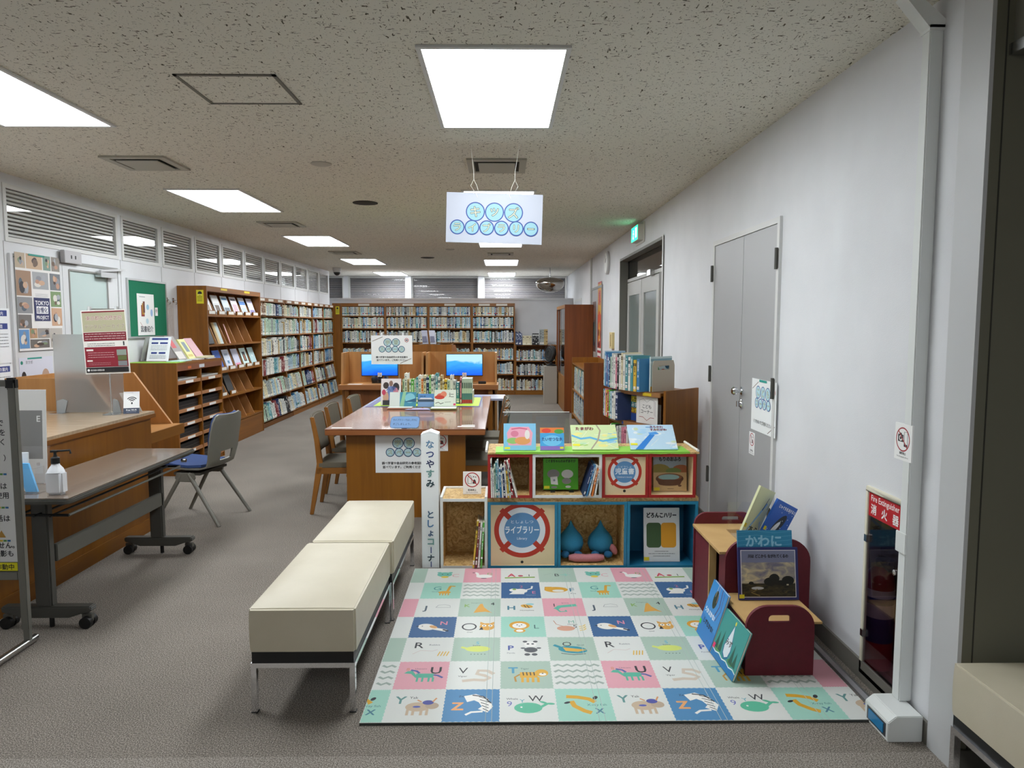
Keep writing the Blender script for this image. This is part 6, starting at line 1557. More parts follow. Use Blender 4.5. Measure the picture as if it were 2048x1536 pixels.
# grey pedestal with fan
M().box(.785, 1.035, 13.72, 14.0, 0, .735, mat('#a9a49a', .5)).build('pedestal', None, .004, label='grey pedestal standing before the glass display cabinet', cat='pedestal')
t = thing('desk_fan', 'black desk fan standing on the grey pedestal', 'fan', (.92, 13.86, .736))
M().lathe([(.10, 0), (.10, .02), (.03, .04), (.02, .14)], (.93, 13.86, .737), BLACK).build('base', t)
hd = Vector((-.9, -.45, .15))
M().lathe([(.05, -.09), (.09, -.06), (.155, -.02), (.165, .02), (.155, .05)], (.93, 13.86, .97), BLACK, 24, axis=hd).build('housing', t)
q = M()
for rr_ in (.05, .09, .13, .158):
    cc = Vector((.93, 13.86, .97)) + hd.normalized() * .055; a1 = hd.normalized().orthogonal(); b1 = hd.normalized().cross(a1)
    q.tube([cc + a1 * rr_ * math.cos(2 * PI * i / 20) + b1 * rr_ * math.sin(2 * PI * i / 20) for i in range(20)], .003, mat('#2c2c2c', .3), 6, closed=True)
q.build('front_grille', t)
# low open shelf against the right wall
t = thing('low_bookshelf', 'low wooden bookshelf with a sloping top against the right wall', CTY, (1.33, 10.7, 0))
lx0, lx1, ly0, ly1 = 1.12, 1.55, 9.85, 11.6
for y in (ly0, ly1 - .025): M().box(lx0, lx1, y, y + .025, 0, 1.01, CHz if y == ly0 else W1z).build('side_panel', t)
M().box(lx1 - .012, lx1, ly0 + .025, ly1 - .025, 0, 1.01, W1z).build('back_panel', t)
M().box(lx0 + .005, lx1 - .012, ly0 + .025, ly1 - .025, .90, .925, W1y).build('top_panel', t)
for z in (.08, .48): M().box(lx0 + .005, lx1 - .012, ly0 + .025, ly1 - .025, z, z + .022, W1y).build('shelf', t)
for z in (.102, .502):
    y = ly0 + .03; k = 0
    while y < ly1 - .07:
        th = random.Random(k + z).uniform(.02, .05)
        if random.Random(k * 3 + z).random() < .1: y += .08
        c = ['teal', 'pale blue', 'white', 'cream', 'light grey', 'blue', 'white', 'pale green', 'black'][int((k * 7 + z * 100)) % 9]
        geo_book(BOOKMASS, c, (lx0 + .03, y + th, z + .0005), (0, -1, 0), (1, 0, 0), th - .001, .2, .26 + .05 * ((k * 5) % 3), k); y += th; k += 1
BOOKMASS.build('book_mass', None, label='rows of small library books filling the far shelves', cat='books', kind='stuff')

# ---------------------------------------------------------------- round-fronted children's shelf
A = Vector((1.185, 5.22, 0)); Cc = Vector((1.97, 5.945, 0)); Rr = (Cc - A).length
a0 = math.atan2(A.y - Cc.y, A.x - Cc.x); B_ = Vector((.885, 6.03, 0)); a1 = math.atan2(B_.y - Cc.y, B_.x - Cc.x)
if a0 < 0: a0 += 2 * PI
if a1 < 0: a1 += 2 * PI
def pol(r, a): return (Cc.x + r * math.cos(a), Cc.y + r * math.sin(a))
ri = Rr - .44
t = thing('kids_bookshelf', 'brown curved front childrens bookshelf by the grey door', CTY, (1.3, 5.7, 0))
def arc(r0, r1, a, b, n=12): return [pol(r0, a + (b - a) * i / n) for i in range(n + 1)] + [pol(r1, b + (a - b) * i / n) for i in range(n + 1)]
KSH = [.10, .50, .785, 1.035]
e = .025 / Rr
for i, z in enumerate(KSH):
    M().prism(arc(Rr - .006, ri + .01, a0 - e, a1 + e), (0, 0, z - .022), (1, 0, 0), (0, 1, 0), (0, 0, 1), .022, W2x).build('shelf', t)
    M().prism(arc(Rr + .008, Rr - .0055, a0 - e, a1 + e), (0, 0, z - .034), (1, 0, 0), (0, 1, 0), (0, 0, 1), .036, wood('round_edge', '#a87648', '#94663a', 'x')).build('shelf_edge', t, .003)
M().prism(arc(ri + .01, ri, a0 - e, a1 + e), (0, 0, .0), (1, 0, 0), (0, 1, 0), (0, 0, 1), 1.03, W2z).build('back_panel', t)
for an, s in ((a0, -1), (a1, 1)):
    p0, p1 = Vector((*pol(Rr, an), 0)), Vector((*pol(ri, an), 0)); nn = Vector((-(p1 - p0).y, (p1 - p0).x, 0)).normalized() * .022 * s
    M().obox(p0, p1 - p0, nn, (0, 0, 1.055), CHz if 0 else wood('walnut_case', '#8c550c', '#724306', 'z')).build('side_panel', t)
for z, a, w, c in ((1.035, .62, .16, '#3d55a0'), (1.035, .12, .10, '#e0c42a'), (.785, .5, .03, '#3d55a0')):
    aa = a0 + (a1 - a0) * a; q0 = Vector((*pol(Rr + .0095, aa), z - .028)); q1 = Vector((*pol(Rr + .0095, aa + (a1 - a0) * w), z - .028))
    M().obox(q0, q1 - q0, (0, 0, .022), (q1 - q0).cross(Vector((0, 0, 1))).normalized() * .001, mat(c, .5)).build('shelf_label', t, label='coloured shelf label')
def arcbooks(z, f0, f1, cols, hs, ths, gname, lbf, v0=0):
    a = a0 + (a1 - a0) * f0; k = 0; end = a0 + (a1 - a0) * f1
    while (a > end if end < a0 else a < end) and k < len(cols):
        th = ths[k % len(ths)]; da = th / (Rr - .03) * (1 if a1 > a0 else -1); am = a + da / 2
        x, y = pol(Rr - .025, am); h = hs[k % len(hs)]
        rz = math.atan2(math.sin(am), math.cos(am)) + PI / 2      # spine (-y) looks outward along the radius
        put_book(cols[k], k + v0, (x, y, z + .0005), rz, th * .84, .17, h, label=lbf(cols[k], k), group=gname); a += da; k += 1
    return a
# order runs from the right (near) end to the left (far) end
cols = ['blue', 'yellow', 'teal', 'white', 'teal', 'white', 'cream', 'white', 'black', 'pink', 'white', 'light grey', 'pale green', 'navy', 'blue', 'purple', 'blue', 'blue', 'pale blue', 'pale green']
arcbooks(1.037, .20, .95, cols, [.25, .24, .27, .26, .27, .28, .29, .27, .28, .25, .27, .28], [.034, .036, .03, .028, .034, .03, .026, .03, .028, .026], 'books on top of the curved childrens shelf',
         lambda c, k: '%s childrens book on top of the curved shelf, %s from its right end' % (c, ORD[k]))
t = thing('file_bookend', 'beige file box with a slot handle on the curved shelf top', 'file box', (1.3, 5.4, 1.037))
aa = a0 + (a1 - a0) * .14; e2 = (Cc - Vector((*pol(Rr, aa), 0))).normalized(); tt_ = Vector((-e2.y, e2.x, 0)) * (-1 if a1 > a0 else 1)
o = Vector((*pol(Rr - .02, aa), 1.0375)); BE = mat('#b7ad9c', .5)
sl = [(0, 0), (.25, 0), (.25, .215), (.235, .235), (.015, .235), (0, .215), (0, .0), (.06, .17), (.06, .19), (.07, .195), (.18, .195), (.19, .19), (.19, .17), (.18, .165), (.07, .165), (.06, .17)]
M().prism([(0, 0), (.25, 0), (.25, .165), (0, .165)], o, e2, (0, 0, 1), tt_, .004, BE).prism([(0, .165), (.06, .165), (.06, .195), (0, .195)], o, e2, (0, 0, 1), tt_, .004, BE).prism([(.19, .165), (.25, .165), (.25, .195), (.19, .195)], o, e2, (0, 0, 1), tt_, .004, BE).prism([(0, .195), (.25, .195), (.235, .235), (.015, .235)], o, e2, (0, 0, 1), tt_, .004, BE).build('end_plate', t)
q = o - tt_ * .045
p = Pr(.24, .265, '#cfdfe0'); p.rect(0, .23, .24, .02, '#8fb4c0').ell(.06, .15, .04, .05, '#5f9a62').ell(.14, .12, .04, .05, '#c9402c').ell(.19, .2, .03, .03, '#4f86a8').rect(0, 0, .24, .04, '#d8a53c').ell(.1, .21, .05, .02, '#e0c9a0').rect(.02, .06, .05, .03, '#2f6b4f')
cover_book(o + tt_ * .020 + Vector((0, 0, .0)), e2, (0, 0, 1), .012, p, 'picture book with pale blue cover standing behind the beige file box')
# open books lying flat on top
# middle shelf
cols = ['navy', 'white', 'white', 'pale blue', 'bright green', 'red', 'yellow', 'pink', 'white', 'teal']
arcbooks(.787, .50, .98, cols, [.22, .23, .21], [.04, .03, .034], 'books on the middle curved shelf', lambda c, k: '%s childrens book on the middle curved shelf, %s from the right' % (c, ORD[k]), 1)
am = a0 + (a1 - a0) * .40
def radial_panel(frac0, frac1, z, p, th, inset=.03):
    q0 = Vector((*pol(Rr - inset, a0 + (a1 - a0) * frac0), z)); q1 = Vector((*pol(Rr - inset, a0 + (a1 - a0) * frac1), z)); d = (q0 - q1).normalized()
    return q1, d
q1, d = radial_panel(.36, .50, .787, None, 0, .06)
p = Pr((Vector((*pol(Rr - .06, a0 + (a1 - a0) * .36), 0)) - Vector((*pol(Rr - .06, a0 + (a1 - a0) * .50), 0))).length, .21, '#2f4f9a')
p.rect(0, .15, p.w, .045, '#e0cf2a').rect(0, .105, p.w, .045, '#2f8a92').rect(0, .06, p.w, .045, '#8a5a2a').text('しか', .01, .158, .04, '#2a2a2a', 'L', bold=.04).text('みず', .01, .113, .04, '#f0f0f0', 'L', bold=.04).text('みず', .01, .068, .04, '#e0cf2a', 'L', bold=.04)
cover_book(q1, d, (0, 0, 1), .012, p, 'blue picture book with yellow teal brown bands on the middle curved shelf')
q1, d = radial_panel(.05, .34, .787, None, 0, .02)
t = thing('corner_sign', 'white childrens corner sign with a drawn open book on the curved shelf', 'sign', (q1.x + .1, q1.y, .787))
p = Pr(.225, .22, '#e6e3e0'); IKc = '#3a3a44'
p.line([(.035, .18), (.075, .19), (.112, .165), (.15, .19), (.19, .18)], .002, IKc).line([(.035, .18), (.035, .07)], .002, IKc).line([(.19, .18), (.19, .07)], .002, '#7a3a4a').line([(.2, .175), (.2, .06)], .002, '#5a3a6a')
p.line([(.03, .05), (.07, .05), (.112, .025), (.15, .05), (.19, .05)], .004, '#9a2a38').text('こども', .112, .12, .034, '#2a2d33', bold=.015).text('コーナー', .112, .08, .034, '#2a2d33', bold=.015)
mm = M(); p.put(mm, q1 + Vector((0, 0, .001)), d, (.0, .0, 1), .003); mm.build('sign_board', t)
M().obox(q1 + Vector((0, 0, .0)) + d.cross(Vector((0, 0, 1))) * -.06, d * .2, d.cross(Vector((0, 0, 1))) * -.003, (0, 0, .15), mat('#cfccc8', .4)).build('sign_back', t)
# lower shelf
cols = ['white', 'pink', 'pink', 'pink', 'light grey', 'grey', 'white', 'black', 'bright green', 'white', 'bright green', 'white']
arcbooks(.502, .34, .98, cols, [.24, .25, .24], [.02, .022, .022, .02, .03], 'books on the lower curved shelf', lambda c, k: '%s childrens book on the lower curved shelf, %s from the right' % (c, ORD[k]), 2)

# ---------------------------------------------------------------- crates of the kids library
CY0, CD = 4.40, .30
def crate(x0, x1, z0, z1, rim, lb, inner=OSB, back=None, depth=CD, name='storage_crate', group='coloured wooden crates'):
    t = thing(name, lb, 'crate', ((x0 + x1) / 2, CY0 + depth / 2, z0), group=group)
    w = .018; y0, y1 = CY0 + .004, CY0 + depth
    m = M().box(x0, x1, y0, y1, z0, z0 + w, inner).box(x0, x1, y0, y1, z1 - w, z1, inner).box(x0, x0 + w, y0, y1, z0 + w, z1 - w, inner).box(x1 - w, x1, y0, y1, z0 + w, z1 - w, inner)
    m.build('boards', t)
    M().box(x0 + w, x1 - w, y1 - .01, y1, z0 + w, z1 - w, back or inner).build('back_panel', t)
    y0 = CY0; rm = mat(rim, .45)
    M().box(x0, x1, y0, y0 + .004, z0, z0 + w, rm).box(x0, x1, y0, y0 + .004, z1 - w, z1, rm).box(x0, x0 + w, y0, y0 + .004, z0 + w, z1 - w, rm).box(x1 - w, x1, y0, y0 + .004, z0 + w, z1 - w, rm).build('painted_rim', t, label='painted front rim')
    return t
BLUE = '#1f7a9c'; REDC = '#a3201c'; WHT = '#e0e0dc'
cA = crate(-.401, -.103, .0005, .452, WHT, 'white rimmed chipboard crate at the left end, no drink card on top')
M().box(-.401, -.385, CY0, CY0 + CD, .4525, .464, mat(WHT, .45)).box(-.119, -.103, CY0, CY0 + CD, .4525, .464, mat(WHT, .45)).box(-.385, -.119, CY0 + CD - .015, CY0 + CD, .4525, .464, mat(WHT, .45)).build('top_rim', cA)
cB = crate(-.100, .341, .0005, .430, BLUE, 'blue rimmed crate with a large lifebuoy door, lower row', PLY)
cC = crate(.343, .781, .0005, .430, BLUE, 'open blue rimmed chipboard crate holding plush cushions, lower row')
cD_ = crate(.783, 1.232, .0005, .430, BLUE, 'blue crate at the right end of the lower row', mat('#17688c', .5), mat('#17688c', .5))
M().box(-.105, 1.237, CY0 + .012, CY0 + CD + .02, .4305, .4555, OSB).build('chipboard_panel', None, .002, label='chipboard plank lying between the two rows of crates', cat='plank')
cE = crate(-.100, .180, .456, .735, REDC, 'open red rimmed crate with thin books, upper row left', OSB)
cF = crate(.182, .619, .456, .735, WHT, 'open white rimmed chipboard crate in the upper row', OSB)
cG = crate(.621, .912, .456, .735, REDC, 'red rimmed crate with the small lifebuoy door, upper row', PLY)
cH = crate(.914, 1.212, .456, .735, REDC, 'red rimmed pale crate at the right end of the upper row', PLY)
for k, (c, x0, x1, z0, z1, cx, cz, r, texts) in enumerate(((cB, -.100, .341, .0, .430, .117, .245, .178, ('としょしつ', 'ライブラリー', 'Library')), (cG, .621, .912, .456, .735, .764, .618, .108, ('じどうしょ', '児童書', "Children's books")))):
    w = .0185; W_, H_ = x1 - x0 - 2 * w, z1 - z0 - 2 * w
    p = Pr(W_, H_, '#dfc8a0', .55); X_, Y_ = cx - x0 - w, cz - z0 - w
    p.ring(X_, Y_, r * .91, r * .18, '#b5301a', 48).ring(X_, Y_, r * .72, r * .22, '#dcdfe4', 48).ell(X_, Y_, r * .64, r * .64, '#5b8ab8', 40)
    for a in (PI / 4, 3 * PI / 4, 5 * PI / 4, 7 * PI / 4):
        p.line([(X_ + r * .62 * math.cos(a), Y_ + r * .62 * math.sin(a)), (X_ + r * 1.06 * math.cos(a), Y_ + r * 1.06 * math.sin(a))], r * .18, '#b5301a')
    p.text(texts[0], X_, Y_ + r * .26, r * .13, '#e6ecf2', maxw=r * .85, sxx=1.3).text(texts[1], X_, Y_ - r * .1, r * (.30 if k == 0 else .38), '#f0f4f8', bold=.02, maxw=r * 1.2).text(texts[2], X_, Y_ - r * .34, r * .13, '#e6ecf2', maxw=r * .95)
    p.ell(X_ + (.0 if k == 0 else 0), (.03 if k == 0 else .032) - .01, .009, .009, '#1a1614')
    mm = M(); p.put(mm, (x0 + w, CY0 + .012, z0 + w + .0005), (1, 0, 0), (0, 0, 1), .012); mm.build('door', c, label='pale door with painted lifebuoy and finger hole')
# top boards and green paper
M().box(-.098, 1.232, CY0 - .004, CY0 + CD + .03, .7355, .748, OSB).build('top_board', None, .002, label='chipboard top plank over the upper crates', cat='plank')
rim_ = mat('#e6e3da', .5)
for x, lb in ((-.108, 'white edge strip at the left end of the crate top'), (1.222, 'white edge strip at the right end of the crate top')):
    M().tube([(x, CY0 - .002, .757), (x, CY0 + CD + .03, .757)], .0085, rim_, 10).build('edge_strip', None, label=lb, cat='edge strip')
M().box(-.05, 1.17, CY0 - .006, CY0 + .20, .7485, .7505, noisy('green_paper', [(.3, '#86c83e'), (.7, '#96d44c')], 8, .6)).prism([(-.05 + i * .0610, (-.004 if i % 2 else .0)) for i in range(21)][::-1] + [(-.05, .010), (1.17, .010)], (0, CY0 - .006, .7395), (1, 0, 0), (0, 0, 1), (0, 1, 0), .001, mat('#8ccc44', .6)).build('green_sheet', None, label='bright green paper along the front of the crate top', cat='sheet')
# display books on the crates
KZ = .7515
def stand_book(x, w, h, ang, p, lb, th=.01, st=None, skew=0, y=None):
    yy = y if y is not None else CY0 + .035
    b = cover_book((x, yy, KZ + .001), (1, skew, 0), (0, math.sin(ang), math.cos(ang)), th, p, lb, sticker=st)
    return b
p = Pr(.205, .172, '#7fbfe0'); p.poly([(.03, .03), (.02, .11), (.045, .15), (.16, .15), (.185, .11), (.175, .03)], '#eaa4b8').ell(.06, .06, .04, .02, '#8fbf6a').ell(.12, .06, .05, .025, '#e09a5a').ell(.07, .105, .025, .02, '#d87a94').ell(.15, .1, .016, .03, '#e8e0da').line([(.05, .135), (.1, .142), (.15, .135)], .008, '#d0607e')
stand_book(.0, .205, .172, .35, p, 'sky blue picture book with a pink scene on the crate top', st=(.006, .006, .035, .014, '#e2dc2a'))
p = Pr(.152, .145, '#3f9fd8'); p.rect(0, .11, .152, .035, '#e07a32').ell(.04, .125, .03, .015, '#d8402a').ell(.12, .12, .03, .015, '#4f9a3a').rect(0, 0, .152, .025, '#8a6ac0').ell(.076, .06, .06, .035, '#6fc0e8').text('たいせつな水', .076, .06, .026, '#1a3a7a', bold=.04, maxw=.13)
stand_book(.232, .152, .145, .38, p, 'small picture book about water with an orange top edge', st=(.125, .008, .022, .012, '#e2dc2a'))
def mapbook(w, h, bgc, title, river, seed, roads):
    p = Pr(w, h, bgc); rr = random.Random(seed)
    for _ in range(22): p.ell(rr.uniform(0, w), rr.uniform(0, h * .85), rr.uniform(.01, .035), rr.uniform(.004, .014), rr.choice(roads), 10)
    for _ in range(8):
        x = rr.uniform(0, w); y = rr.uniform(0, h * .8); p.line([(x, y), (x + rr.uniform(-.05, .05), y + rr.uniform(-.03, .03)), (x + rr.uniform(.02, .09), y + rr.uniform(-.02, .04))], .002, '#f2f2ea')
    return p
p = mapbook(.295, .21, '#cfe0a8', '', None, 2, ['#a9cf72', '#dfe6a4', '#b9dcb4', '#8fc4d8', '#e6e08a'])
p.line([(.0, .12), (.06, .09), (.12, .1), (.2, .07), (.295, .09)], .016, '#5fb0d8').line([(.12, 0), (.17, .08), (.19, .16), (.17, .21)], .010, '#a89c86').text('たまがわ', .09, .165, .03, '#7a2a3a', bold=.05)
stand_book(.435, .295, .21, .88, p, 'green map picture book lying back on the crate top', th=.008, st=(.006, .03, .045, .016, '#e8e02a'), skew=-.0)
p = mapbook(.30, .21, '#bcd8ea', '', None, 5, ['#9fc8e4', '#dfe8ec', '#a8d0e8', '#c9d9b8', '#e4eef2'])
p.poly([(.03, 0), (.08, .0), (.17, .12), (.14, .13)], '#2f7fd0').poly([(.15, .12), (.2, .13), (.18, .15), (.13, .14)], '#4f98dc').text('あらかわ', .19, .182, .022, '#7a2a3a', bold=.05).text('すみだがわ', .20, .158, .022, '#7a2a3a', bold=.05).rect(.12, .185, .04, .006, '#5f9ad0')
stand_book(.805, .30, .21, .88, p, 'blue map picture book lying back at the right of the crate top', th=.008, st=(.004, .035, .045, .016, '#e8e02a'))
t = thing('acrylic_board', 'low clear acrylic board standing behind the crates', 'board', (.22, 4.77, .75))
M().box(-.005, .445, 4.765, 4.768, .30, .955, glass('grey_acrylic', '#eceeef')).build('sheet', t)
M().box(-.005, .445, 4.7645, 4.7685, .9552, .9590, mat('#f2f4f4', .3)).build('bright_edge', t)  # opaque white strip paints the bright light line along the clear edge
for x in (.0, .42): M().box(x, x + .02, 4.752, 4.80, .0, .31, mat('#cfd3d5', .3)).build('foot', t)
# clear stand with the no drink card
mm = M(); nofood(.118, .145).put(mm, (-.263, CY0 + .12, .4545), (1, 0, 0), (0, .12, 1), .002)
b = mm.build('sign_card', None, label='no food or drink card standing on the left white crate', cat='card')
M().box(-.26, -.15, CY0 + .11, CY0 + .175, .4535, .4553, GL).build('clear_foot', b)
# books in the upper left red crate
rr = random.Random(14); x = -.078; k = 0
kc = ['white', 'white', 'pale green', 'teal', 'pale blue', 'blue', 'white', 'navy', 'white', 'yellow', 'pale green', 'red']
for k, c in enumerate(kc):
    th = .0085; h = [.24, .17, .2, .22, .235, .18, .2, .19, .21, .17, .18, .24][k]; ln = -.045 * min(k / 6, 1) if k < 9 else -.08 - .02 * (k - 9)
    ln = -.02 - .006 * k
    put_book(c, k, (x + th / 2 + (h * .5) * 0, CY0 + .03, .4755), 0, th, .2, h, lean=ln, label='thin %s book, %s from the left in the red crate' % (c, ORD[k]), group='thin books leaning in the red crate')
    x += th + .003
for j, c in enumerate(('dark red', 'white')):
    put_book(c, j, (x + .008 + j * .014, CY0 + .03, .476), 0, .009, .2, .235, lean=-.26, label=['dark red slim book leaning right of the rest in the red crate', 'white and red checked slim book, rightmost in the red crate'][j])
# white crate contents
p = Pr(.225, .20, '#4fa81e', .5)
p.text('こぐまちゃんのみずあそび', .112, .175, .02, '#26331a', bold=.05, maxw=.19).ell(.065, .10, .04, .03, '#8a8a88', 18).ell(.155, .10, .038, .028, '#d9dad6', 18).poly([(.05, .035), (.095, .03), (.09, .085), (.045, .08)], '#e6e8ea').ell(.15, .055, .03, .02, '#8f8f8c', 16).ell(.07, .015, .02, .008, '#8a8a88', 12).ell(.16, .018, .018, .008, '#d9dad6', 12).ell(.07, .06, .007, .007, '#3f6fb0', 10).ell(.07, .06, .003, .003, '#e0c030', 8)
cover_book((.255, CY0 + .09, .4875), (1, 0, 0), lean(.12), .01, p, 'bright green picture book on a small stand in the white crate', sticker=(.005, .006, .035, .018, '#e2dc2a'))
M().box(.30, .33, CY0 + .07, CY0 + .17, .4745, .486, BLACK).box(.42, .45, CY0 + .07, CY0 + .17, .4745, .486, BLACK).box(.33, .42, CY0 + .15, CY0 + .16, .4745, .486, BLACK).build('book_stand', None, label='black stand under the bright green picture book', cat='book stand')
for j, (c, h) in enumerate((('navy', .2), ('blue', .205), ('white', .20), ('orange', .18), ('white', .19))):
    put_book(c, j, (.500 + j * .0175, CY0 + .05, .4755), 0, .010, .19, h, lean=.30 - .035 * j, label='%s slim book, %s from the left of those leaning in the white crate' % (c, ORD[j]), group='slim books leaning in the white crate')
p = Pr(.215, .235, '#b79a70', .5)
p.rect(0, .13, .215, .105, '#8f9ba6').ell(.04, .135, .07, .04, '#8a7a36', 18).ell(.18, .135, .06, .035, '#9a5a34', 18).ell(.13, .13, .05, .02, '#6a7a3a', 16).rect(0, .0, .215, .12, '#c2a274').ell(.105, .08, .09, .035, '#5f3a24', 24).ell(.105, .09, .08, .024, '#8a5a3a', 24).ell(.1, .09, .068, .018, '#8fb4b4', 24).poly([(.02, .075), (.19, .075), (.175, .045), (.035, .045)], '#5f3a24').ell(.105, .046, .07, .012, '#5f3a24', 20)
p.text('もりのおふろ', .107, .195, .032, '#1f2226', bold=.05, maxw=.14).scribble(.09, .014, .04, 1, '#4a3a2a', .003, .01, 1).ell(.17, .035, .012, .007, '#6a4a34', 10)
cover_book((.965, CY0 + .09, .4755), (1, 0, 0), lean(.10), .012, p, 'picture book with a round wooden forest bath in the red crate', sticker=(.004, .004, .036, .02, '#e2cf2a'))
# lower right crate
p = Pr(.232, .345, '#d9d9d6', .5)
p.text('どろんこハリー', .116, .285, .036, '#16181a', bold=.06, maxw=.19).poly(rrect(.018, .112, .09, .25, .02), '#3f5a34').poly(rrect(.112, .21, .09, .25, .02), '#dc9a24')
p.scribble(.07, .065, .09, 1, '#555', .003, .012, 1).scribble(.03, .05, .17, 1, '#555', .003, .012, 2).scribble(.06, .035, .11, 1, '#555', .003, .012, 3)
cover_book((.905, CY0 + .06, .0195), (1, 0, 0), lean(.12), .012, p, 'white picture book with green and orange blocks in the blue crate', sticker=(.0, .008, .034, .022, '#e2cf2a'))
# left crate books
for j, (c, h, l) in enumerate((('yellow', .30, .10), ('dark red', .29, .085), ('white', .285, .07), ('bright green', .29, .06))):
    put_book(c, j, (-.192 + j * .0165, CY0 + .06, .0195), 0, .011, .2, h, lean=l, label='thin %s book, %s from the left in the tall white crate' % (c, ORD[j]), group='thin books in the tall white crate')
# plain drop shaped cushions and a bolster
def drop(x, z, s, lb, rz=0):
    t = thing('plush_cushion', lb, 'cushion', (x, CY0 + .15, .02), group='blue drop shaped cushions')
    pr_ = [(.01, -.0), (.045, .004), (.073, .028), (.084, .062), (.079, .098), (.060, .128), (.036, .155), (.018, .18), (.007, .205), (.003, .214)]
    M().lathe([(r * s, zz * s) for r, zz in pr_], (x, CY0 + .16, z), DROPB, 26, 1, .85).build('body', t)
    for sx in (-1, 1): M().ellipsoid((x + sx * .042, CY0 + .085, z + .012), (.028, .03, .022), mat('#1f5f8a', .9)).build('foot', t)
    return t
drop(.44, .0215 + .03, 1.0, 'blue drop shaped plush cushion on the left in the open blue crate')
drop(.635, .0215 + .03, 1.0, 'blue drop shaped plush cushion on the right, beside a pink scrap')
M().tube([(.42, CY0 + .065, .048), (.46, CY0 + .06, .05), (.53, CY0 + .058, .048), (.60, CY0 + .06, .05), (.645, CY0 + .065, .048)], [.016, .027, .024, .027, .016], PINKP, 16).build('bolster', None, label='small pink bolster cushion lying before the two blue cushions', cat='cushion')
M().ellipsoid((.715, CY0 + .12, .085), (.022, .018, .04), PINKP, rot=Matrix.Rotation(-.5, 3, 'Y')).build('plush_toy', None, label='small pink plush lump beside the right blue cushion', cat='plush')

# ---------------------------------------------------------------- burgundy card seats
def arch(x0, x1, z1, r, hole=None, n=8):
    pts = [(x0, 0), (x1, 0)] + [(x1 - r + r * math.cos(PI / 2 * i / n), z1 - r + r * math.sin(PI / 2 * i / n)) for i in range(n + 1)] + [(x0 + r + r * math.cos(PI / 2 + PI / 2 * i / n), z1 - r + r * math.sin(PI / 2 + PI / 2 * i / n)) for i in range(n + 1)]
    return pts
def panel_hole(m, x0, x1, z1, r, y, th, hx0, hx1, hz0, hz1, mt):
    """arched panel in the x-z plane with a stadium slot: outline joined to the slot by a seam"""
    pts = arch(x0, x1, z1, r); k = len(pts); c = .5 * (hz1 - hz0); hp = [(hx0, hz0), (hx1, hz0)]
    hp += [(hx1 - c * .9 * (1 - math.cos(PI / 2 * i / 5)), hz1 - c * (1 - math.sin(PI / 2 * i / 5))) for i in range(6)]
    hp += [(hx0 + c * .9 * (1 - math.cos(PI / 2 * (5 - i) / 5)), hz1 - c * (1 - math.sin(PI / 2 * (5 - i) / 5))) for i in range(6)]
    # split into two simple polygons, left and right of the slot middle
    xm = (hx0 + hx1) / 2
    right = [(xm, 0)] + [q for q in pts if q[0] > xm] + [(xm, z1)] + [(xm, hz1)] + [q for q in hp[::-1] if q[0] > xm and q[1] > hz0 + 1e-6] + [(hx1, hz0), (xm, hz0)]
    # order of right part: bottom middle -> outer right -> top middle -> slot top -> slot right side -> slot bottom
    rp = [(xm, 0), (x1, 0)] + [(x1 - r + r * math.cos(PI / 2 * i / 8), z1 - r + r * math.sin(PI / 2 * i / 8)) for i in range(9)] + [(xm, z1), (xm, hz1)]
    rs = [(hx1 - c * (1 - math.cos(PI / 2 * i / 5)), hz1 - c + c * math.sin(PI / 2 * i / 5)) for i in range(5, -1, -1)]
    rp += rs + [(hx1, hz0), (xm, hz0)]
    lp = [(2 * xm - 0, 0)]
    ls = [(hx0 + c * (1 - math.cos(PI / 2 * i / 5)), hz1 - c + c * math.sin(PI / 2 * i / 5)) for i in range(6)]
    lp = [(xm, 0), (xm, hz0), (hx0, hz0)] + ls + [(xm, hz1), (xm, z1)] + [(x0 + r + r * math.cos(PI / 2 + PI / 2 * i / 8), z1 - r + r * math.sin(PI / 2 + PI / 2 * i / 8)) for i in range(9)] + [(x0, 0)]
    for q in (rp, lp): m.prism(q, (0, y, 0), (1, 0, 0), (0, 0, 1), (0, 1, 0), th, mt)
    return m
ZM = .0125
t = thing('kids_chair', 'burgundy card kids chair with slotted front panel, nearest on the mat', 'seat', (1.2, 3.1, ZM))
m = panel_hole(M(), 1.058, 1.358, .325 - ZM, .095, 2.985, .018, 1.155, 1.252, .252 - ZM, .285 - ZM, BURG)
m.v = [(x, y, z + ZM) for x, y, z in m.v]; m.build('front_panel', t)
M().box(1.062, 1.40, 3.004, 3.345, .236, .246, CARD).build('seat_board', t)
M().box(1.070, 1.088, 3.004, 3.345, ZM, .235, BURG).build('side_board', t)
M().box(1.345, 1.363, 3.004, 3.345, ZM, .235, BURG).build('side_board', t)
m = M().prism(arch(1.075, 1.49, .51 - ZM, .11), (0, 3.347, 0), (1, 0, 0), (0, 0, 1), (0, 1, 0), .018, BURG); m.v = [(x, y, z + ZM) for x, y, z in m.v]; m.build('back_panel', t)
t = thing('kids_table', 'burgundy card kids table with tan top behind the kids chair, beside the crates', 'table', (1.2, 3.62, ZM))
M().box(1.052, 1.40, 3.37, 3.86, .430, .442, CARD).build('top_board', t)
m = panel_hole(M(), 1.062, 1.40, .505 - ZM, .07, 3.861, .018, 1.215, 1.31, .462 - ZM, .483 - ZM, BURG); m.v = [(x, y, z + ZM) for x, y, z in m.v]; m.build('back_panel', t)
M().box(1.068, 1.086, 3.60, 3.858, ZM, .429, BURG).box(1.086, 1.104, 3.585, 3.60, ZM, .429, CARD).box(1.068, 1.086, 3.585, 3.5995, ZM, .429, CARD).build('leg_board', t)
M().box(1.080, 1.098, 3.368, 3.46, ZM, .429, BURG).build('leg_board', t)
M().box(1.375, 1.393, 3.368, 3.858, ZM, .429, BURG).build('leg_board', t)
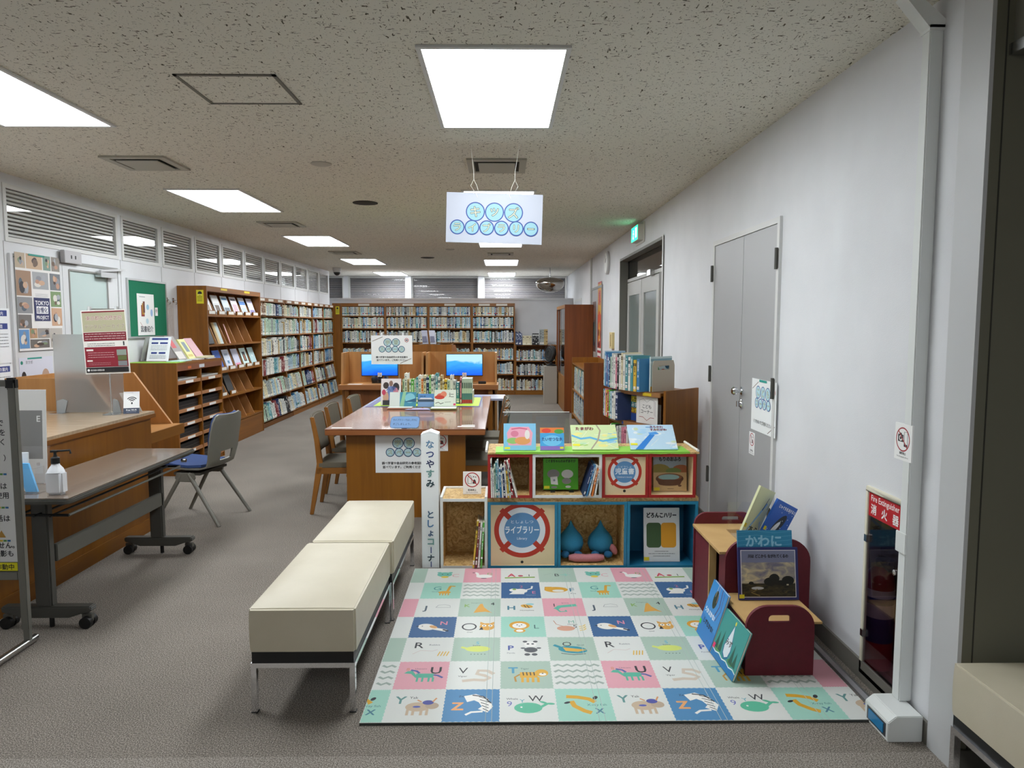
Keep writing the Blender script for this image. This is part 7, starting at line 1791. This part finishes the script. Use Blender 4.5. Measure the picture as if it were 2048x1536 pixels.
# books on and against the seats
p = Pr(.285, .245, '#2a2f6a', .4)
p.rect(.012, .012, .261, .221, '#dfe0e6').rect(.015, .015, .255, .215, '#7a7f9c')
sky = noisy('cloud_print', [(.32, '#6f6e84'), (.5, '#9c958c'), (.68, '#d0c29a')], 16, .4, 0, 5, 1.0, (1, 1, 2)); fld = noisy('field_print', [(.35, '#14140e'), (.6, '#3c3620'), (.75, '#6a5c34')], 22, .4, 0, 4, 1.2, (1, 1, 3))
p.rect(.015, .075, .255, .10, sky).rect(.015, .015, .255, .062, fld)
for x, y, a, b in ((.15, .085, .03, .02), (.17, .10, .025, .022), (.235, .09, .03, .022), (.205, .08, .04, .012), (.06, .078, .012, .008)): p.ell(x, y, a, b, '#12140f', 14)
p.ell(.09, .055, .03, .007, '#b8bcc0', 14).line([(.09, .05), (.06, .035), (.1, .02)], .006, '#7a6a3a').rect(.228, .068, .01, .006, '#c9c2a8')
p.text('川は どこから ながれてくるの', .143, .198, .018, '#15151c', bold=.05, maxw=.19)
cover_book((1.112, 3.245, .2475), (1, .0, 0), lean(.16), .012, p, 'dark blue picture book with a cloudy landscape painting on the seat', sticker=(.002, .008, .024, .018, '#d9cf2a'))
p = Pr(.262, .32, '#2a7fa8', .4); p.rect(0, .2, .262, .12, '#2f88b0')
for i in range(6): p.line([(0, .21 + .02 * i), (.09, .218 + .02 * i), (.18, .208 + .02 * i), (.262, .216 + .02 * i)], .003, '#4a9cc0')
p.text('かわに', .125, .248, .06, '#8fc8de', bold=.04)
cover_book((1.118, 3.262, .2475), (1, 0, 0), lean(.17), .010, p, 'teal blue picture book standing behind the landscape painting book', sticker=None)
def vecbook(o, ux, uy, th, p, lb, **k): return cover_book(o, ux, uy, th, p, lb, **k)
ux = Vector((.72, .58, -.38)).normalized(); uy = Vector((.36, .05, .93)); uy = (uy - ux * uy.dot(ux)).normalized()
p = Pr(.15, .27, '#dcdfae', .5); p.line([(.03, .02), (.12, .2)], .012, '#8fbfe0').line([(.1, .16), (.12, .23), (.14, .17), (.16, .25)], .006, '#2a2d33').line([(.12, .1), (.15, .05), (.17, .08)], .008, '#a8c8dc').text('あら', .09, .03, .045, '#2a3a30', bold=.03)
vecbook((1.175, 3.45, .50), ux, uy, .012, p, 'pale yellow picture book with a bird drawing, tilted above the table', sticker=(.0, .05, .02, .02, '#e2cf2a'))
ux = Vector((.74, .52, -.42)).normalized(); uy = Vector((.46, .05, .88)); uy = (uy - ux * uy.dot(ux)).normalized()
p = Pr(.19, .20, '#1f5fc0', .4); p.ell(.1, .08, .03, .07, '#1a2634', 16, -.5).ell(.085, .06, .015, .045, '#e8eef2', 14, -.5)
rr = random.Random(2)
for _ in range(14): p.ell(rr.uniform(.02, .18), rr.uniform(.03, .16), .003, .003, '#dfeaf4', 6)
p.text('じゃぐちをあけると', .11, .165, .02, '#eef4fa', bold=.05, maxw=.15)
vecbook((1.285, 3.47, .50), ux, uy, .012, p, 'deep blue picture book with a black and white whale, tilted above the table', sticker=(.0, .03, .02, .02, '#e2dc2a'))
t = thing('book_easel', 'clear wire rack holding the two tilted books on the card table', 'book stand', (1.32, 3.52, .443))
M().box(1.20, 1.38, 3.48, 3.74, .443, .447, GL).box(1.20, 1.38, 3.72, 3.724, .447, .60, GL).build('clear_tray', t)
ux = Vector((.015, -.268, 0)).normalized(); uy = Vector((.068, .03, .2)); uy = (uy - ux * uy.dot(ux)).normalized()
p = Pr(.272, .225, '#3f9a94', .4)
p.rect(0, 0, .272, .03, '#1f78b8').line([(0, .035), (.04, .028), (.08, .037), (.12, .028), (.16, .037), (.2, .028), (.24, .037), (.272, .03)], .005, '#e8f0f2').ell(.05, .05, .03, .015, '#5f9a52').ell(.2, .05, .03, .012, '#4f8a4a')
for x, h in ((.03, .08), (.07, .1), (.2, .09), (.235, .07)): p.poly([(x - .018, .045), (x + .018, .045), (x, .045 + h)], '#1f5a4c')
p.poly([(.135, .205), (.105, .12), (.095, .085), (.105, .05), (.135, .035), (.165, .05), (.175, .085), (.165, .12)], '#1f6f9a').poly([(.135, .195), (.11, .12), (.102, .088), (.11, .058), (.135, .044), (.16, .058), (.168, .088), (.16, .12)], '#dfe8ee').text('みず', .135, .10, .034, '#23262c', bold=.02).ell(.137, .205, .007, .01, '#e0d84a', 10)
vecbook((.966, 3.196, ZM + .0008), ux, uy, .012, p, 'green picture book with a white water drop leaning at the near seat', sticker=(.0, .034, .022, .024, '#ee3a78'))
ux = Vector((.0, -1, 0)); uy = Vector((.085, .0, .27)).normalized()
p = Pr(.225, .28, '#3a8fd4', .4)
p.ell(.10, .21, .03, .045, '#2a3a26', 18).line([(.09, .28), (.085, .22)], .003, '#e8e0d8').line([(.115, .28), (.12, .2)], .003, '#d8a0b0').line([(.15, .28), (.17, .2), (.15, .15)], .007, '#5a2a5c').line([(.18, .27), (.2, .19), (.17, .13)], .004, '#6a2a4c').poly([(0, 0), (.225, 0), (.225, .08), (0, .11)], '#2f7fc8')
p.text('うかぶかな?', .09, .125, .028, '#eef4fa', bold=.05).text('しずむかな?', .115, .075, .028, '#1c2430', bold=.05)
vecbook((.964, 3.43, ZM + .0008), ux, uy, .012, p, 'blue picture book with a hanging green fruit leaning on the seats', sticker=(.0, .05, .022, .024, '#3fd04a'))
